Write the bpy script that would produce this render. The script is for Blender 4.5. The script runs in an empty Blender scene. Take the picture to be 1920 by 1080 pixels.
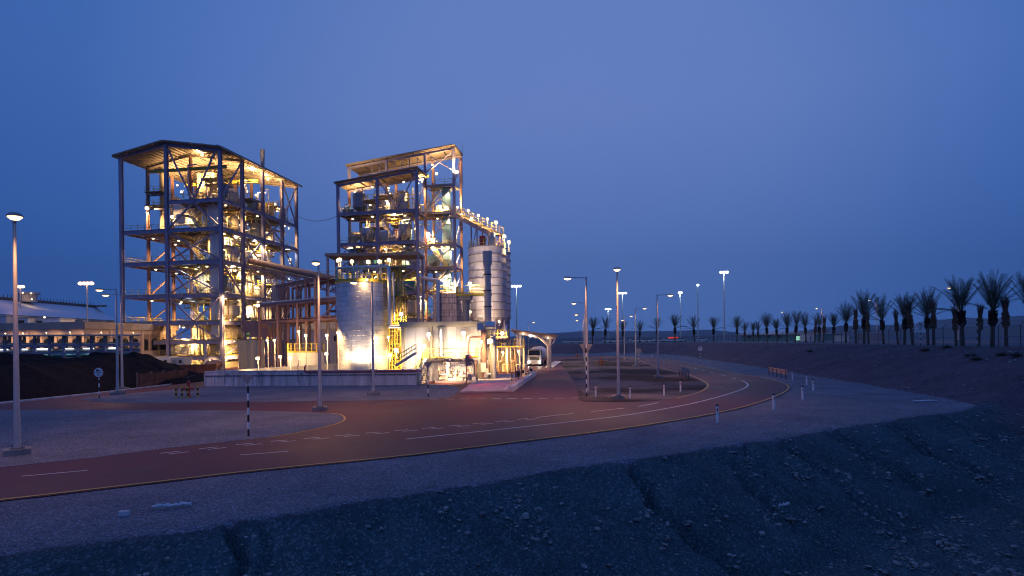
import bpy, math, random
import numpy as np
from mathutils import Vector, Matrix, noise as mnoise

scene = bpy.context.scene
R = math.radians
# ------------------------------------------------------------------ camera
F, H, CX, CY = 1100.0, 4.6, 960.0, 640.0
ROLL = R(0.7)
cr, sr = math.cos(ROLL), math.sin(ROLL)
cam_d = bpy.data.cameras.new('camera')
cam = bpy.data.objects.new('camera', cam_d)
scene.collection.objects.link(cam)
cam_d.sensor_width = 36.0
cam_d.lens = 36.0 * F / 1920.0
cam_d.shift_y = 100.0 / 1920.0
cam_d.clip_start = 0.1
cam_d.clip_end = 12000.0
cam.matrix_world = Matrix(((cr, sr, 0, 0), (0, 0, -1, 0), (-sr, cr, 0, H), (0, 0, 0, 1)))
scene.camera = cam

# ------------------------------------------------------------------ sky (blue hour)
w = bpy.data.worlds.new("World")
scene.world = w
w.use_nodes = True
nt = w.node_tree
nt.nodes.clear()
L = nt.links.new
out = nt.nodes.new('ShaderNodeOutputWorld')
tc = nt.nodes.new('ShaderNodeTexCoord')
sepn = nt.nodes.new('ShaderNodeSeparateXYZ')
L(tc.outputs['Generated'], sepn.inputs[0])
dot = nt.nodes.new('ShaderNodeVectorMath'); dot.operation = 'DOT_PRODUCT'
L(tc.outputs['Generated'], dot.inputs[0])
gc = Vector((0.10, 1.0, 0.27)).normalized()
dot.inputs[1].default_value = gc
def ramp(tree, stops):
    r = tree.nodes.new('ShaderNodeValToRGB')
    e = r.color_ramp.elements
    while len(e) < len(stops): e.new(0.5)
    for el, (p, c) in zip(e, stops):
        el.position = p
        el.color = (c[0], c[1], c[2], 1)
    return r
mr = nt.nodes.new('ShaderNodeMapRange')
mr.inputs['From Min'].default_value = 0.3; mr.inputs['From Max'].default_value = 1.0
L(dot.outputs['Value'], mr.inputs['Value'])
r1 = ramp(nt, [(0.0, (.072, .155, .480)), (0.40, (.040, .118, .410)), (0.66, (.054, .148, .462)), (0.82, (.094, .192, .525)), (0.93, (.134, .228, .565)), (1.0, (.146, .236, .575))])
L(mr.outputs[0], r1.inputs[0])
r2 = ramp(nt, [(0.0, (.20, .24, .30)), (0.495, (.20, .24, .30)), (0.50, (.60, .76, .88)), (0.54, (.63, .79, .89)), (0.60, (.79, .88, .94)), (0.68, (1, 1, 1)), (1.0, (.92, .95, .98))])
mz = nt.nodes.new('ShaderNodeMapRange')
mz.inputs['From Min'].default_value = -1; mz.inputs['From Max'].default_value = 1.0
L(sepn.outputs['Z'], mz.inputs['Value'])
L(mz.outputs[0], r2.inputs[0])
mul = nt.nodes.new('ShaderNodeMix'); mul.data_type = 'RGBA'; mul.blend_type = 'MULTIPLY'
mul.inputs[0].default_value = 1.0
L(r1.outputs[0], mul.inputs[6]); L(r2.outputs[0], mul.inputs[7])
bgA = nt.nodes.new('ShaderNodeBackground'); bgA.inputs[1].default_value = 1.0
L(mul.outputs[2], bgA.inputs[0])
sky = nt.nodes.new('ShaderNodeTexSky'); sky.sky_type = 'NISHITA'; sky.sun_disc = False
sky.sun_elevation = R(-5); sky.sun_rotation = R(200)
bgB = nt.nodes.new('ShaderNodeBackground'); bgB.inputs[1].default_value = 0.05
L(sky.outputs[0], bgB.inputs[0])
adds = nt.nodes.new('ShaderNodeAddShader')
L(bgA.outputs[0], adds.inputs[0]); L(bgB.outputs[0], adds.inputs[1])
L(adds.outputs[0], out.inputs[0])

scene.view_settings.view_transform = 'Standard'
scene.view_settings.look = 'None'
scene.view_settings.exposure = 0.0
scene.view_settings.gamma = 1.0
scene.cycles.use_denoising = True
scene.cycles.filter_width = 1.1
scene.cycles.use_adaptive_sampling = False
scene.cycles.max_bounces = 5
scene.cycles.diffuse_bounces = 2
scene.cycles.glossy_bounces = 2
scene.cycles.transparent_max_bounces = 8
scene.cycles.sample_clamp_indirect = 4.0
scene.cycles.caustics_reflective = False
scene.cycles.caustics_refractive = False
scene.cycles.use_light_tree = True

# ------------------------------------------------------------------ helpers
rng = random.Random(7)
col = scene.collection
def ray(px, py):
    u = px - CX; v = CY - py
    return (u * cr + v * sr) / F, (-u * sr + v * cr) / F
def gnd(px, py, z=0.0):
    a, b = ray(px, py)
    Y = (z - H) / b
    return Vector((a * Y, Y, z))
def atd(px, py, Y):
    a, b = ray(px, py)
    return Vector((a * Y, Y, H + b * Y))

ORG = {}
def tag(o, label=None, cat=None, group=None, kind=None):
    if label: o['label'] = label
    if cat: o['category'] = cat
    if group: o['group'] = group
    if kind: o['kind'] = kind
    return o
def empty(name, loc=(0, 0, 0), rz=0.0, label=None, cat=None, group=None):
    o = bpy.data.objects.new(name, None)
    o.empty_display_size = 0.3
    col.objects.link(o)
    o.location = loc
    o.rotation_euler = (0, 0, rz)
    return tag(o, label, cat, group)
def copy_tree(o, parent=None):
    c = o.copy(); col.objects.link(c)
    c.parent = parent
    for ch in list(o.children): copy_tree(ch, c)
    return c

class MB:
    def __init__(self):
        self.v = []; self.f = []; self.uv = None
    def add(self, vs, fs):
        n = len(self.v)
        self.v += [tuple(p) for p in vs]
        self.f += [tuple(i + n for i in f) for f in fs]
        return self
    def box(self, c, s, rz=0.0):
        hx, hy, hz = s[0] / 2, s[1] / 2, s[2] / 2
        ca, sa = math.cos(rz), math.sin(rz)
        vs = []
        for z in (-hz, hz):
            for x, y in ((-hx, -hy), (hx, -hy), (hx, hy), (-hx, hy)):
                vs.append((c[0] + x * ca - y * sa, c[1] + x * sa + y * ca, c[2] + z))
        return self.add(vs, [(3, 2, 1, 0), (4, 5, 6, 7), (0, 1, 5, 4), (1, 2, 6, 5), (2, 3, 7, 6), (3, 0, 4, 7)])
    def span(self, a, b):      # box from min corner a to max corner b
        return self.box([(a[i] + b[i]) / 2 for i in range(3)], [abs(b[i] - a[i]) for i in range(3)])
    def bar(self, p, q, w_, h_=None):
        p = Vector(p); q = Vector(q); d = q - p
        if d.length < 1e-6: return self
        h_ = h_ or w_
        d.normalize()
        up = Vector((0, 0, 1)) if abs(d.z) < 0.95 else Vector((0, 1, 0))
        s = d.cross(up).normalized(); t = s.cross(d)
        vs = []
        for e in (p, q):
            for a, b in ((-1, -1), (1, -1), (1, 1), (-1, 1)):
                vs.append(e + s * (a * w_ / 2) + t * (b * h_ / 2))
        return self.add(vs, [(0, 1, 2, 3), (7, 6, 5, 4), (0, 4, 5, 1), (1, 5, 6, 2), (2, 6, 7, 3), (3, 7, 4, 0)])
    def ibeam(self, p, q, w_, h_, t=0.05):
        p = Vector(p); q = Vector(q); d = (q - p).normalized()
        up = Vector((0, 0, 1)) if abs(d.z) < 0.95 else Vector((0, 1, 0))
        s = d.cross(up).normalized(); u = s.cross(d)
        self.bar(p + u * (h_ / 2 - t / 2), q + u * (h_ / 2 - t / 2), w_, t)
        self.bar(p - u * (h_ / 2 - t / 2), q - u * (h_ / 2 - t / 2), w_, t)
        self.bar(p, q, t, h_ - 2 * t)
        return self
    def cone(self, p, q, r1, r2=None, n=10, caps=True):
        p = Vector(p); q = Vector(q); d = q - p
        if d.length < 1e-6: return self
        r2 = r1 if r2 is None else r2
        d.normalize()
        up = Vector((0, 0, 1)) if abs(d.z) < 0.95 else Vector((1, 0, 0))
        s = d.cross(up).normalized(); t = s.cross(d)
        vs = []
        for e, r in ((p, r1), (q, r2)):
            for i in range(n):
                a = 2 * math.pi * i / n
                vs.append(e + s * (math.cos(a) * r) + t * (math.sin(a) * r))
        fs = [(i, (i + 1) % n, n + (i + 1) % n, n + i) for i in range(n)]
        if caps:
            fs += [tuple(range(n - 1, -1, -1)), tuple(range(n, 2 * n))]
        return self.add(vs, fs)
    def path(self, pts, r, n=8):
        for a, b in zip(pts[:-1], pts[1:]): self.cone(a, b, r, r, n)
        for p in pts[1:-1]: self.ball(p, r * 1.02, n, 4)
        return self
    def ball(self, c, r, n=8, m=5, sz=1.0):
        vs = [(c[0], c[1], c[2] - r * sz)]
        for j in range(1, m):
            th = math.pi * j / m
            for i in range(n):
                a = 2 * math.pi * i / n
                vs.append((c[0] + r * math.sin(th) * math.cos(a), c[1] + r * math.sin(th) * math.sin(a), c[2] - r * sz * math.cos(th)))
        vs.append((c[0], c[1], c[2] + r * sz))
        fs = [(0, 1 + (i + 1) % n, 1 + i) for i in range(n)]
        for j in range(m - 2):
            b = 1 + j * n
            fs += [(b + i, b + (i + 1) % n, b + n + (i + 1) % n, b + n + i) for i in range(n)]
        b = 1 + (m - 2) * n; e = len(vs) - 1
        fs += [(b + i, b + (i + 1) % n, e) for i in range(n)]
        return self.add(vs, fs)
    def lathe(self, c, prof, n=24, sx=1.0):
        vs = []
        for r, z in prof:
            for i in range(n):
                a = 2 * math.pi * i / n
                vs.append((c[0] + r * math.cos(a) * sx, c[1] + r * math.sin(a), c[2] + z))
        fs = []
        for j in range(len(prof) - 1):
            b = j * n
            fs += [(b + i, b + (i + 1) % n, b + n + (i + 1) % n, b + n + i) for i in range(n)]
        if prof[0][0] > 1e-4: fs.append(tuple(range(n - 1, -1, -1)))
        if prof[-1][0] > 1e-4: fs.append(tuple(range((len(prof) - 1) * n, len(prof) * n)))
        return self.add(vs, fs)
    def prism(self, poly, z0, z1):
        n = len(poly)
        a = sum(poly[i][0] * poly[(i + 1) % n][1] - poly[(i + 1) % n][0] * poly[i][1] for i in range(n))
        if a < 0: poly = poly[::-1]
        vs = [(p[0], p[1], z0) for p in poly] + [(p[0], p[1], z1) for p in poly]
        fs = [tuple(range(n - 1, -1, -1)), tuple(range(n, 2 * n))] + [(i, (i + 1) % n, n + (i + 1) % n, n + i) for i in range(n)]
        return self.add(vs, fs)
    def build(self, name, mat, parent=None, smooth=False, loc=None, world=False, uvcyl=None):
        me = bpy.data.meshes.new(name)
        v = self.v
        if world and parent is not None:
            m = parent
            off = Vector((0, 0, 0))
            while m is not None:
                off += m.location; m = m.parent
            v = [(p[0] - off.x, p[1] - off.y, p[2] - off.z) for p in v]
        me.from_pydata(v, [], self.f)
        if uvcyl:
            cx, cy, rr = uvcyl
            uv = me.uv_layers.new(name='uv')
            dat = np.zeros(len(me.loops) * 2)
            k = 0
            for p in me.polygons:
                us = []
                for vi in p.vertices:
                    q = v[vi]
                    us.append((math.atan2(q[1] - cy, q[0] - cx) * rr, q[2]))
                m_ = max(u for u, _ in us)
                for u, z in us:
                    if m_ - u > math.pi * rr: u += 2 * math.pi * rr
                    dat[k] = u; dat[k + 1] = z; k += 2
            uv.data.foreach_set('uv', dat)
        if smooth:
            me.polygons.foreach_set('use_smooth', [True] * len(me.polygons))
            try: me.set_sharp_from_angle(angle=R(40))
            except Exception: pass
        me.materials.append(mat)
        o = bpy.data.objects.new(name, me)
        col.objects.link(o)
        if parent is not None: o.parent = parent
        if loc is not None: o.location = loc
        return o

# ------------------------------------------------------------------ materials
MATS = {}
def mat(name, c, rough=0.6, metal=0.0, var=0.15, scale=1.5, bump=0.0, bscale=20.0, streak=False):
    if name in MATS: return MATS[name]
    m = bpy.data.materials.new(name); m.use_nodes = True
    t = m.node_tree; b = t.nodes['Principled BSDF']; l = t.links.new
    b.inputs['Roughness'].default_value = rough
    b.inputs['Metallic'].default_value = metal
    co = t.nodes.new('ShaderNodeTexCoord')
    src = co.outputs['Object']
    if streak:
        mp = t.nodes.new('ShaderNodeMapping'); mp.inputs['Scale'].default_value = (1, 1, .12)
        l(src, mp.inputs[0]); src = mp.outputs[0]
    nz = t.nodes.new('ShaderNodeTexNoise'); nz.inputs['Scale'].default_value = scale
    nz.inputs['Detail'].default_value = 6; nz.inputs['Roughness'].default_value = .65
    l(src, nz.inputs['Vector'])
    rp = ramp(t, [(0.3, [x * (1 - var) for x in c]), (0.7, [min(1, x * (1 + var)) for x in c])])
    l(nz.outputs[0], rp.inputs[0]); l(rp.outputs[0], b.inputs['Base Color'])
    if bump:
        n2 = t.nodes.new('ShaderNodeTexNoise'); n2.inputs['Scale'].default_value = bscale; n2.inputs['Detail'].default_value = 4
        l(co.outputs['Object'], n2.inputs['Vector'])
        bp = t.nodes.new('ShaderNodeBump'); bp.inputs['Strength'].default_value = bump; bp.inputs['Distance'].default_value = .05
        l(n2.outputs[0], bp.inputs['Height']); l(bp.outputs[0], b.inputs['Normal'])
    if name in ('coal', 'palm_leaf_base', 'hill_rock', 'rock'): b.inputs['Specular IOR Level'].default_value = .05
    MATS[name] = m
    return m
def emit(name, c, s):
    m = bpy.data.materials.new(name); m.use_nodes = True
    t = m.node_tree; t.nodes.clear()
    o = t.nodes.new('ShaderNodeOutputMaterial'); e = t.nodes.new('ShaderNodeEmission')
    e.inputs[0].default_value = (*c, 1); e.inputs[1].default_value = s
    t.links.new(e.outputs[0], o.inputs[0])
    m.cycles.emission_sampling = 'NONE'
    MATS[name] = m
    return m

STEEL = mat('painted_steel', (.27, .25, .36), .55, 0, .2, .8, streak=True)
STEELR = mat('red_or_warm_lit_steel', (.30, .17, .15), .6, 0, .25, .8, streak=True)  # reddish steel; on rear tower members the colour holds warm lamp light
DARKST = mat('dark_steel', (.10, .09, .09), .6)
DECK = mat('deck_grating', (.16, .13, .10), .75, 0, .3, 2)
YEL = mat('safety_yellow', (.50, .40, .05), .55, 0, .2, 2)
ROOFM = mat('roof_sheet', (.25, .21, .18), .55, 0, .15, .6)
CREAM = mat('cream_cladding', (.62, .52, .34), .6, 0, .15, .5, streak=True)
WHITE = mat('white_paint', (.72, .70, .68), .5, 0, .08, .7, streak=True)
LGREY = mat('light_grey_paint', (.46, .46, .48), .5, 0, .15, .8, streak=True)
MGREY = mat('mid_grey_paint', (.26, .26, .29), .5, 0, .2, .8, streak=True)
TEAL = mat('teal_paint', (.05, .22, .24), .5)
BLUED = mat('blue_duct_paint', (.09, .19, .30), .5, 0, .2, .6, streak=True)
BLUEM = mat('blue_machine_paint', (.04, .10, .28), .45)
BEIGE = mat('beige_render', (.62, .45, .38), .8, 0, .12, .6, streak=True)
CONC = mat('concrete', (.54, .55, .57), .85, 0, .35, 1.2, .3, 12, streak=True)
CONCD = mat('dark_concrete', (.22, .22, .22), .85, 0, .25, 1.2, .3, 12)
GALV = mat('galvanised_steel', (.50, .50, .50), .45, .35, .12, 2.0)
ALU = mat('aluminium_pipe', (.60, .60, .61), .34, .85, .1, 1.0)
BLACK = mat('black_paint', (.018, .018, .018), .5)
REDP = mat('red_paint', (.40, .035, .03), .45)
SIGNW = mat('sign_white', (.86, .86, .86), .45, 0, .04)
SIGNR = mat('sign_red', (.50, .03, .04), .45)
COAL = mat('coal', (.009, .010, .014), .95, 0, .5, 2.0, .6, 6)
RUST = mat('rusty_steel_plate', (.12, .045, .035), .7, 0, .4, 1.0)
GLASS = mat('dark_glass', (.012, .014, .018), .08, 0, .1)
TYRE = mat('tyre_rubber', (.015, .015, .015), .8)
PALMT = mat('palm_trunk', (.055, .038, .026), .9, 0, .4, 4, .8, 14)
PALMS = mat('palm_leaf_base', (.028, .019, .014), .95, 0, .4, 4, .8, 14)
PALML = mat('palm_leaf', (.050, .062, .030), .6, 0, .4, 1.5)
PALMD = mat('dry_palm_leaf', (.11, .055, .028), .8, 0, .4, 2)
HILLM = mat('hill_rock', (.22, .19, .19), 1.0, 0, .2, .01)
LINEW = mat('white_road_paint', (.62, .60, .60), .6, 0, .3, 3)
LINEY = mat('yellow_road_paint', (.50, .32, .07), .6, 0, .3, 3)
PLASTIC = mat('white_plastic_litter', (.70, .70, .72), .4)
CARW = mat('white_car_paint', (.78, .78, .80), .25, 0, .03)
WARM = emit('warm_lamp_glass', (1.0, .78, .46), 4)
SODI = emit('sodium_lamp_glass', (1.0, .62, .28), 4.5)
COOL = emit('white_lamp_glass', (.86, .95, 1.0), 4)
REDL = emit('red_signal_glass', (1.0, .05, .03), 6)
REDE = emit('red_sign_glow', (1.0, .06, .04), 1.0)
HEADL = emit('headlight_glass', (1.0, .93, .74), 5)
WINL = emit('lit_window_glass', (1.0, .72, .36), 1.2)

def light(name, parent, loc, power, c, r=0.2, aim=None, cone=160):
    d = bpy.data.lights.new(name, 'SPOT' if aim else 'POINT')
    d.energy = power; d.color = c; d.shadow_soft_size = r
    o = bpy.data.objects.new(name, d); col.objects.link(o)
    if aim:
        d.spot_size = R(cone); d.spot_blend = .7
        o.rotation_euler = Vector(aim).to_track_quat('-Z', 'Y').to_euler()
    o.parent = parent; o.location = loc
    return o
WARMC = (1.0, .59, .225); SODC = (1.0, .43, .15); COOLC = (.80, .93, 1.0)

def panel_mat(name, c, rough, metal, bw, bh, mortar=0.03, dark=0.35, var=.12, uv=True, warp=.5):
    m = bpy.data.materials.new(name); m.use_nodes = True
    t = m.node_tree; b = t.nodes['Principled BSDF']; l = t.links.new
    co = t.nodes.new('ShaderNodeTexCoord')
    br = t.nodes.new('ShaderNodeTexBrick')
    br.offset = 0.5
    br.inputs['Scale'].default_value = 1.0
    br.inputs['Brick Width'].default_value = bw; br.inputs['Row Height'].default_value = bh
    br.inputs['Mortar Size'].default_value = mortar; br.inputs['Mortar Smooth'].default_value = .3
    br.inputs['Color1'].default_value = (*[x * (1 - var) for x in c], 1)
    br.inputs['Color2'].default_value = (*[min(1, x * (1 + var)) for x in c], 1)
    br.inputs['Mortar'].default_value = (*[x * dark for x in c], 1)
    l(co.outputs['UV'], br.inputs['Vector'])
    nz = t.nodes.new('ShaderNodeTexNoise'); nz.inputs['Scale'].default_value = .8; nz.inputs['Detail'].default_value = 5
    l(co.outputs['Object'], nz.inputs['Vector'])
    mx = t.nodes.new('ShaderNodeMix'); mx.data_type = 'RGBA'; mx.blend_type = 'MULTIPLY'; mx.inputs[0].default_value = 1
    rp = ramp(t, [(.3, (.72, .72, .74)), (.7, (1, 1, 1))])
    l(nz.outputs[0], rp.inputs[0]); l(br.outputs['Color'], mx.inputs[6]); l(rp.outputs[0], mx.inputs[7])
    l(mx.outputs[2], b.inputs['Base Color'])
    b.inputs['Metallic'].default_value = metal
    rr = t.nodes.new('ShaderNodeMapRange'); rr.inputs['To Min'].default_value = rough * .75; rr.inputs['To Max'].default_value = rough * 1.3
    l(nz.outputs[0], rr.inputs['Value']); l(rr.outputs[0], b.inputs['Roughness'])
    bp = t.nodes.new('ShaderNodeBump'); bp.inputs['Strength'].default_value = warp; bp.inputs['Distance'].default_value = .03; bp.invert = True
    ad = t.nodes.new('ShaderNodeMath'); ad.operation = 'ADD'
    l(br.outputs['Fac'], ad.inputs[0]); l(nz.outputs[0], ad.inputs[1]); l(ad.outputs[0], bp.inputs['Height'])
    l(bp.outputs[0], b.inputs['Normal'])
    MATS[name] = m
    return m
ALUCLAD = panel_mat('aluminium_cladding', (.70, .71, .74), .36, .72, 1.3, .62, .022, .45)
FILTERP = panel_mat('filter_panels', (.60, .50, .54), .55, .1, .85, .95, .05, .35)
SILOM = panel_mat('silo_paint', (.68, .65, .70), .55, .1, 40, 2.3, .012, .6, .05)
# ================================================================== terrain
TOE = np.array([(-700, 206), (-300, 205), (10, 203), (30, 198), (42, 187), (46.5, 172), (46, 155), (43, 135), (39.5, 100), (36, 76), (33.5, 57), (30.5, 40), (26, 27), (21, 14), (18, 4), (16, -10), (16, -300), (-700, -300)], float)
def smooth_poly(p, n=3):
    for _ in range(n):
        q = []
        for i in range(len(p)):
            a, b = p[i], p[(i + 1) % len(p)]
            q += [a * .75 + b * .25, a * .25 + b * .75]
        p = np.array(q)
    return p
TOES = smooth_poly(TOE, 2)
def sdist(X, Y):
    best = np.full(X.shape, 1e9); inside = np.zeros(X.shape, bool)
    n = len(TOES)
    for i in range(n):
        a = TOES[i]; b = TOES[(i + 1) % n]
        d = b - a; l2 = d @ d
        if l2 < 1e-9: continue
        t = np.clip(((X - a[0]) * d[0] + (Y - a[1]) * d[1]) / l2, 0, 1)
        best = np.minimum(best, np.hypot(X - a[0] - t * d[0], Y - a[1] - t * d[1]))
        c = (a[1] > Y) != (b[1] > Y)
        with np.errstate(divide='ignore', invalid='ignore'):
            xi = a[0] + (Y - a[1]) * d[0] / (d[1] if abs(d[1]) > 1e-9 else 1e-9)
        inside ^= c & (X < xi)
    return np.where(inside, -best, best)
DN = np.array((0.515, -0.857)); DP = np.array((0.0, 20.0)); DT = np.array((0.857, 0.515))
def ss(x): x = np.clip(x, 0, 1); return x * x * (3 - 2 * x)
GULLY = [(-8.9, .11, .38), (-8.2, .08, .15), (4.8, .15, .65), (9.6, .14, .3), (11.4, .12, .3), (14.0, .16, .35), (19.0, .22, .5), (23.5, .2, .5), (24.6, .16, .35), (29, .2, .3), (33, .2, .3)]
def terr(X, Y):
    q = sdist(X, Y)
    d = (X - DP[0]) * DN[0] + (Y - DP[1]) * DN[1]
    t = (X - DP[0]) * DT[0] + (Y - DP[1]) * DT[1]
    d = d + .22 * np.sin(t * .55) * np.sin(t * .23 + 1) + .08 * np.sin(t * 2.1 + .5)
    dz = -3.0 * np.clip(d / 5.4, 0, 1) - .25 * ss((d - 4.5) / 3) + 6.2 * ss((d - 8.5) / 8.5)
    for gt, wd, dp in GULLY:
        tt = t - gt + .25 * np.sin(d * 1.3 + gt) + .1 * np.sin(d * 3.7)
        dz = dz - dp * 1.25 * np.exp(-np.abs(tt / (wd * 1.1 * (1 + .10 * np.clip(d, 0, 6)))) ** 3) * ss((d + .05) / .4) * (1 - ss((d - 3) / 3))
    pl = 3.4 + .004 * np.clip(q - 12, 0, 170)
    s = np.clip(q / 11.5, 0, 1); s = s + .06 * np.sin(s * 2 * np.pi) * -1
    z = dz + (pl - dz) * s
    return z, q, d
def zat(x, y):
    a, b, c = terr(np.array([float(x)]), np.array([float(y)]))
    return float(a[0])

def make_ground():
    ang = np.concatenate([np.arange(-180, -56, 4.0), np.arange(-56, 56.01, .30), np.arange(60, 180, 4.0)])
    rad = [1.0]
    while rad[-1] < 60: rad.append(rad[-1] * 1.0125)
    while rad[-1] < 9000: rad.append(rad[-1] * 1.03)
    rad = np.array(rad)
    A, Rr = np.meshgrid(np.radians(ang), rad)
    X = np.sin(A) * Rr; Y = np.cos(A) * Rr
    z, q, d = terr(X, Y)
    slope = np.clip(ss(d / .5 + .3) + ss((q + .3) / 1.5) * (1 - ss((q - 13) / 4)), 0, 1)
    nz = np.zeros(X.shape)
    xf, yf = X.ravel(), Y.ravel()
    near = (Rr.ravel() < 260)
    out = np.zeros(len(xf))
    sl = slope.ravel()
    for i in np.nonzero(near)[0]:
        if sl[i] > .02:
            out[i] = (mnoise.fractal((xf[i] * .8, yf[i] * .8, 0), 1, 2, 5) * .13 + mnoise.noise((xf[i] * 3.5, yf[i] * 3.5, 3)) * .05) * sl[i]
        else:
            out[i] = -.02 - .02 * abs(mnoise.noise((xf[i] * .9, yf[i] * .9, 0)))
    z = z + out.reshape(X.shape)
    na, nr = len(ang), len(rad)
    idx = np.arange(nr * na).reshape(nr, na)
    a = idx[:-1, :]; b = idx[1:, :]
    a2 = np.roll(a, -1, 1); b2 = np.roll(b, -1, 1)
    quads = np.stack([a, a2, b2, b], -1).reshape(-1, 4)
    me = bpy.data.meshes.new('ground')
    me.vertices.add(nr * na + 1)
    co = np.concatenate([np.stack([X, Y, z], -1).reshape(-1, 3), [[0, 0, float(z[0].mean())]]])
    me.vertices.foreach_set('co', co.ravel())
    tris = [(int(idx[0, (i + 1) % na]), int(idx[0, i]), nr * na) for i in range(na)]
    nl = quads.size + 3 * len(tris)
    me.loops.add(nl)
    me.loops.foreach_set('vertex_index', np.concatenate([quads.ravel()[:], np.array(tris).ravel()]))
    me.polygons.add(len(quads) + len(tris))
    st = np.concatenate([np.arange(len(quads)) * 4, quads.size + np.arange(len(tris)) * 3])
    me.polygons.foreach_set('loop_start', st)
    me.polygons.foreach_set('use_smooth', [True] * (len(quads) + len(tris)))
    me.update(calc_edges=True); me.validate()
    me.flip_normals() if me.polygons[1000].normal.z < 0 else None
    at = me.attributes.new('rubble', 'FLOAT', 'POINT')
    at.data.foreach_set('value', np.concatenate([slope.ravel(), [1.0]]))
    at = me.attributes.new('ditch', 'FLOAT', 'POINT')
    at.data.foreach_set('value', np.concatenate([ss(d / .5 + .3).ravel() * (1 - ss(q / 3)).ravel(), [1.0]]))
    o = bpy.data.objects.new('ground', me); col.objects.link(o)
    tag(o, kind='structure')
    return o

def gravel_mat(name, attr, dk=1.0):
    m = bpy.data.materials.new(name); m.use_nodes = True
    t = m.node_tree; b = t.nodes['Principled BSDF']; l = t.links.new
    b.inputs['Roughness'].default_value = .95
    b.inputs['Specular IOR Level'].default_value = .2
    co = t.nodes.new('ShaderNodeTexCoord')
    big = t.nodes.new('ShaderNodeTexNoise'); big.inputs['Scale'].default_value = .25; big.inputs['Detail'].default_value = 8; big.inputs['Roughness'].default_value = .7
    l(co.outputs['Object'], big.inputs['Vector'])
    vo = t.nodes.new('ShaderNodeTexVoronoi'); vo.inputs['Scale'].default_value = 16; vo.inputs['Randomness'].default_value = 1
    l(co.outputs['Object'], vo.inputs['Vector'])
    vo2 = t.nodes.new('ShaderNodeTexVoronoi'); vo2.inputs['Scale'].default_value = 26
    l(co.outputs['Object'], vo2.inputs['Vector'])
    base = ramp(t, [(.3, (.135, .150, .190)), (.7, (.26, .275, .33))])
    l(big.outputs[0], base.inputs[0])
    sep = t.nodes.new('ShaderNodeSeparateColor'); l(vo2.outputs['Color'], sep.inputs[0])
    peb = ramp(t, [(0, (.45, .45, .45)), (.8, (1.05, 1.05, 1.05)), (1, (2.2, 2.2, 2.2))])
    l(sep.outputs[0], peb.inputs[0])
    mx = t.nodes.new('ShaderNodeMix'); mx.data_type = 'RGBA'; mx.blend_type = 'MULTIPLY'; mx.inputs[0].default_value = .8
    l(base.outputs[0], mx.inputs[6]); l(peb.outputs[0], mx.inputs[7])
    colr = mx.outputs[2]
    if dk < 1:
        n9 = t.nodes.new('ShaderNodeTexNoise'); n9.inputs['Scale'].default_value = .09; n9.inputs['Detail'].default_value = 5
        l(co.outputs['Object'], n9.inputs['Vector'])
        r9 = ramp(t, [(.42, (.20, .15, .14)), (.56, (.85, .72, .66))]); l(n9.outputs[0], r9.inputs[0])
        m9 = t.nodes.new('ShaderNodeMix'); m9.data_type = 'RGBA'; m9.blend_type = 'MULTIPLY'; m9.inputs[0].default_value = 1
        l(colr, m9.inputs[6]); l(r9.outputs[0], m9.inputs[7]); colr = m9.outputs[2]
    if attr:
        at = t.nodes.new('ShaderNodeAttribute'); at.attribute_name = 'rubble'
        at2 = t.nodes.new('ShaderNodeAttribute'); at2.attribute_name = 'ditch'
        sep1 = t.nodes.new('ShaderNodeSeparateColor'); l(vo.outputs['Color'], sep1.inputs[0])
        rb = ramp(t, [(0, (.095, .062, .085)), (.8, (.150, .100, .130)), (1, (.22, .17, .20))])
        l(sep1.outputs[0], rb.inputs[0])
        rb2 = ramp(t, [(0, (.036, .080, .092)), (.75, (.064, .122, .140)), (1, (.17, .22, .24))])
        l(sep1.outputs[1], rb2.inputs[0])
        m2 = t.nodes.new('ShaderNodeMix'); m2.data_type = 'RGBA'
        l(at2.outputs['Fac'], m2.inputs[0]); l(rb.outputs[0], m2.inputs[6]); l(rb2.outputs[0], m2.inputs[7])
        mb = t.nodes.new('ShaderNodeMix'); mb.data_type = 'RGBA'; mb.blend_type = 'MULTIPLY'; mb.inputs[0].default_value = 1
        bv = ramp(t, [(.3, (.65, .65, .65)), (.7, (1.25, 1.25, 1.25))]); l(big.outputs[0], bv.inputs[0])
        l(m2.outputs[2], mb.inputs[6]); l(bv.outputs[0], mb.inputs[7])
        m3 = t.nodes.new('ShaderNodeMix'); m3.data_type = 'RGBA'
        n5 = t.nodes.new('ShaderNodeTexNoise'); n5.inputs['Scale'].default_value = 3.5; n5.inputs['Detail'].default_value = 6; n5.inputs['Roughness'].default_value = .75
        l(co.outputs['Object'], n5.inputs['Vector'])
        a5 = t.nodes.new('ShaderNodeMath'); a5.operation = 'MULTIPLY_ADD'; a5.inputs[1].default_value = 1.1
        l(n5.outputs[0], a5.inputs[0]); l(at.outputs['Fac'], a5.inputs[2])
        r5 = t.nodes.new('ShaderNodeMapRange'); r5.inputs['From Min'].default_value = .98; r5.inputs['From Max'].default_value = 1.12
        l(a5.outputs[0], r5.inputs['Value'])
        l(r5.outputs[0], m3.inputs[0]); l(colr, m3.inputs[6]); l(mb.outputs[2], m3.inputs[7])
        colr = m3.outputs[2]
    l(colr, b.inputs['Base Color'])
    ad = t.nodes.new('ShaderNodeMath'); ad.operation = 'MULTIPLY_ADD'
    l(vo.outputs['Distance'], ad.inputs[0]); ad.inputs[1].default_value = 1.5; l(vo2.outputs['Distance'], ad.inputs[2])
    bp = t.nodes.new('ShaderNodeBump'); bp.inputs['Strength'].default_value = .8; bp.inputs['Distance'].default_value = .05; bp.invert = True
    l(ad.outputs[0], bp.inputs['Height']); l(bp.outputs[0], b.inputs['Normal'])
    return m
GRAV = gravel_mat('gravel', False)
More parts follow.
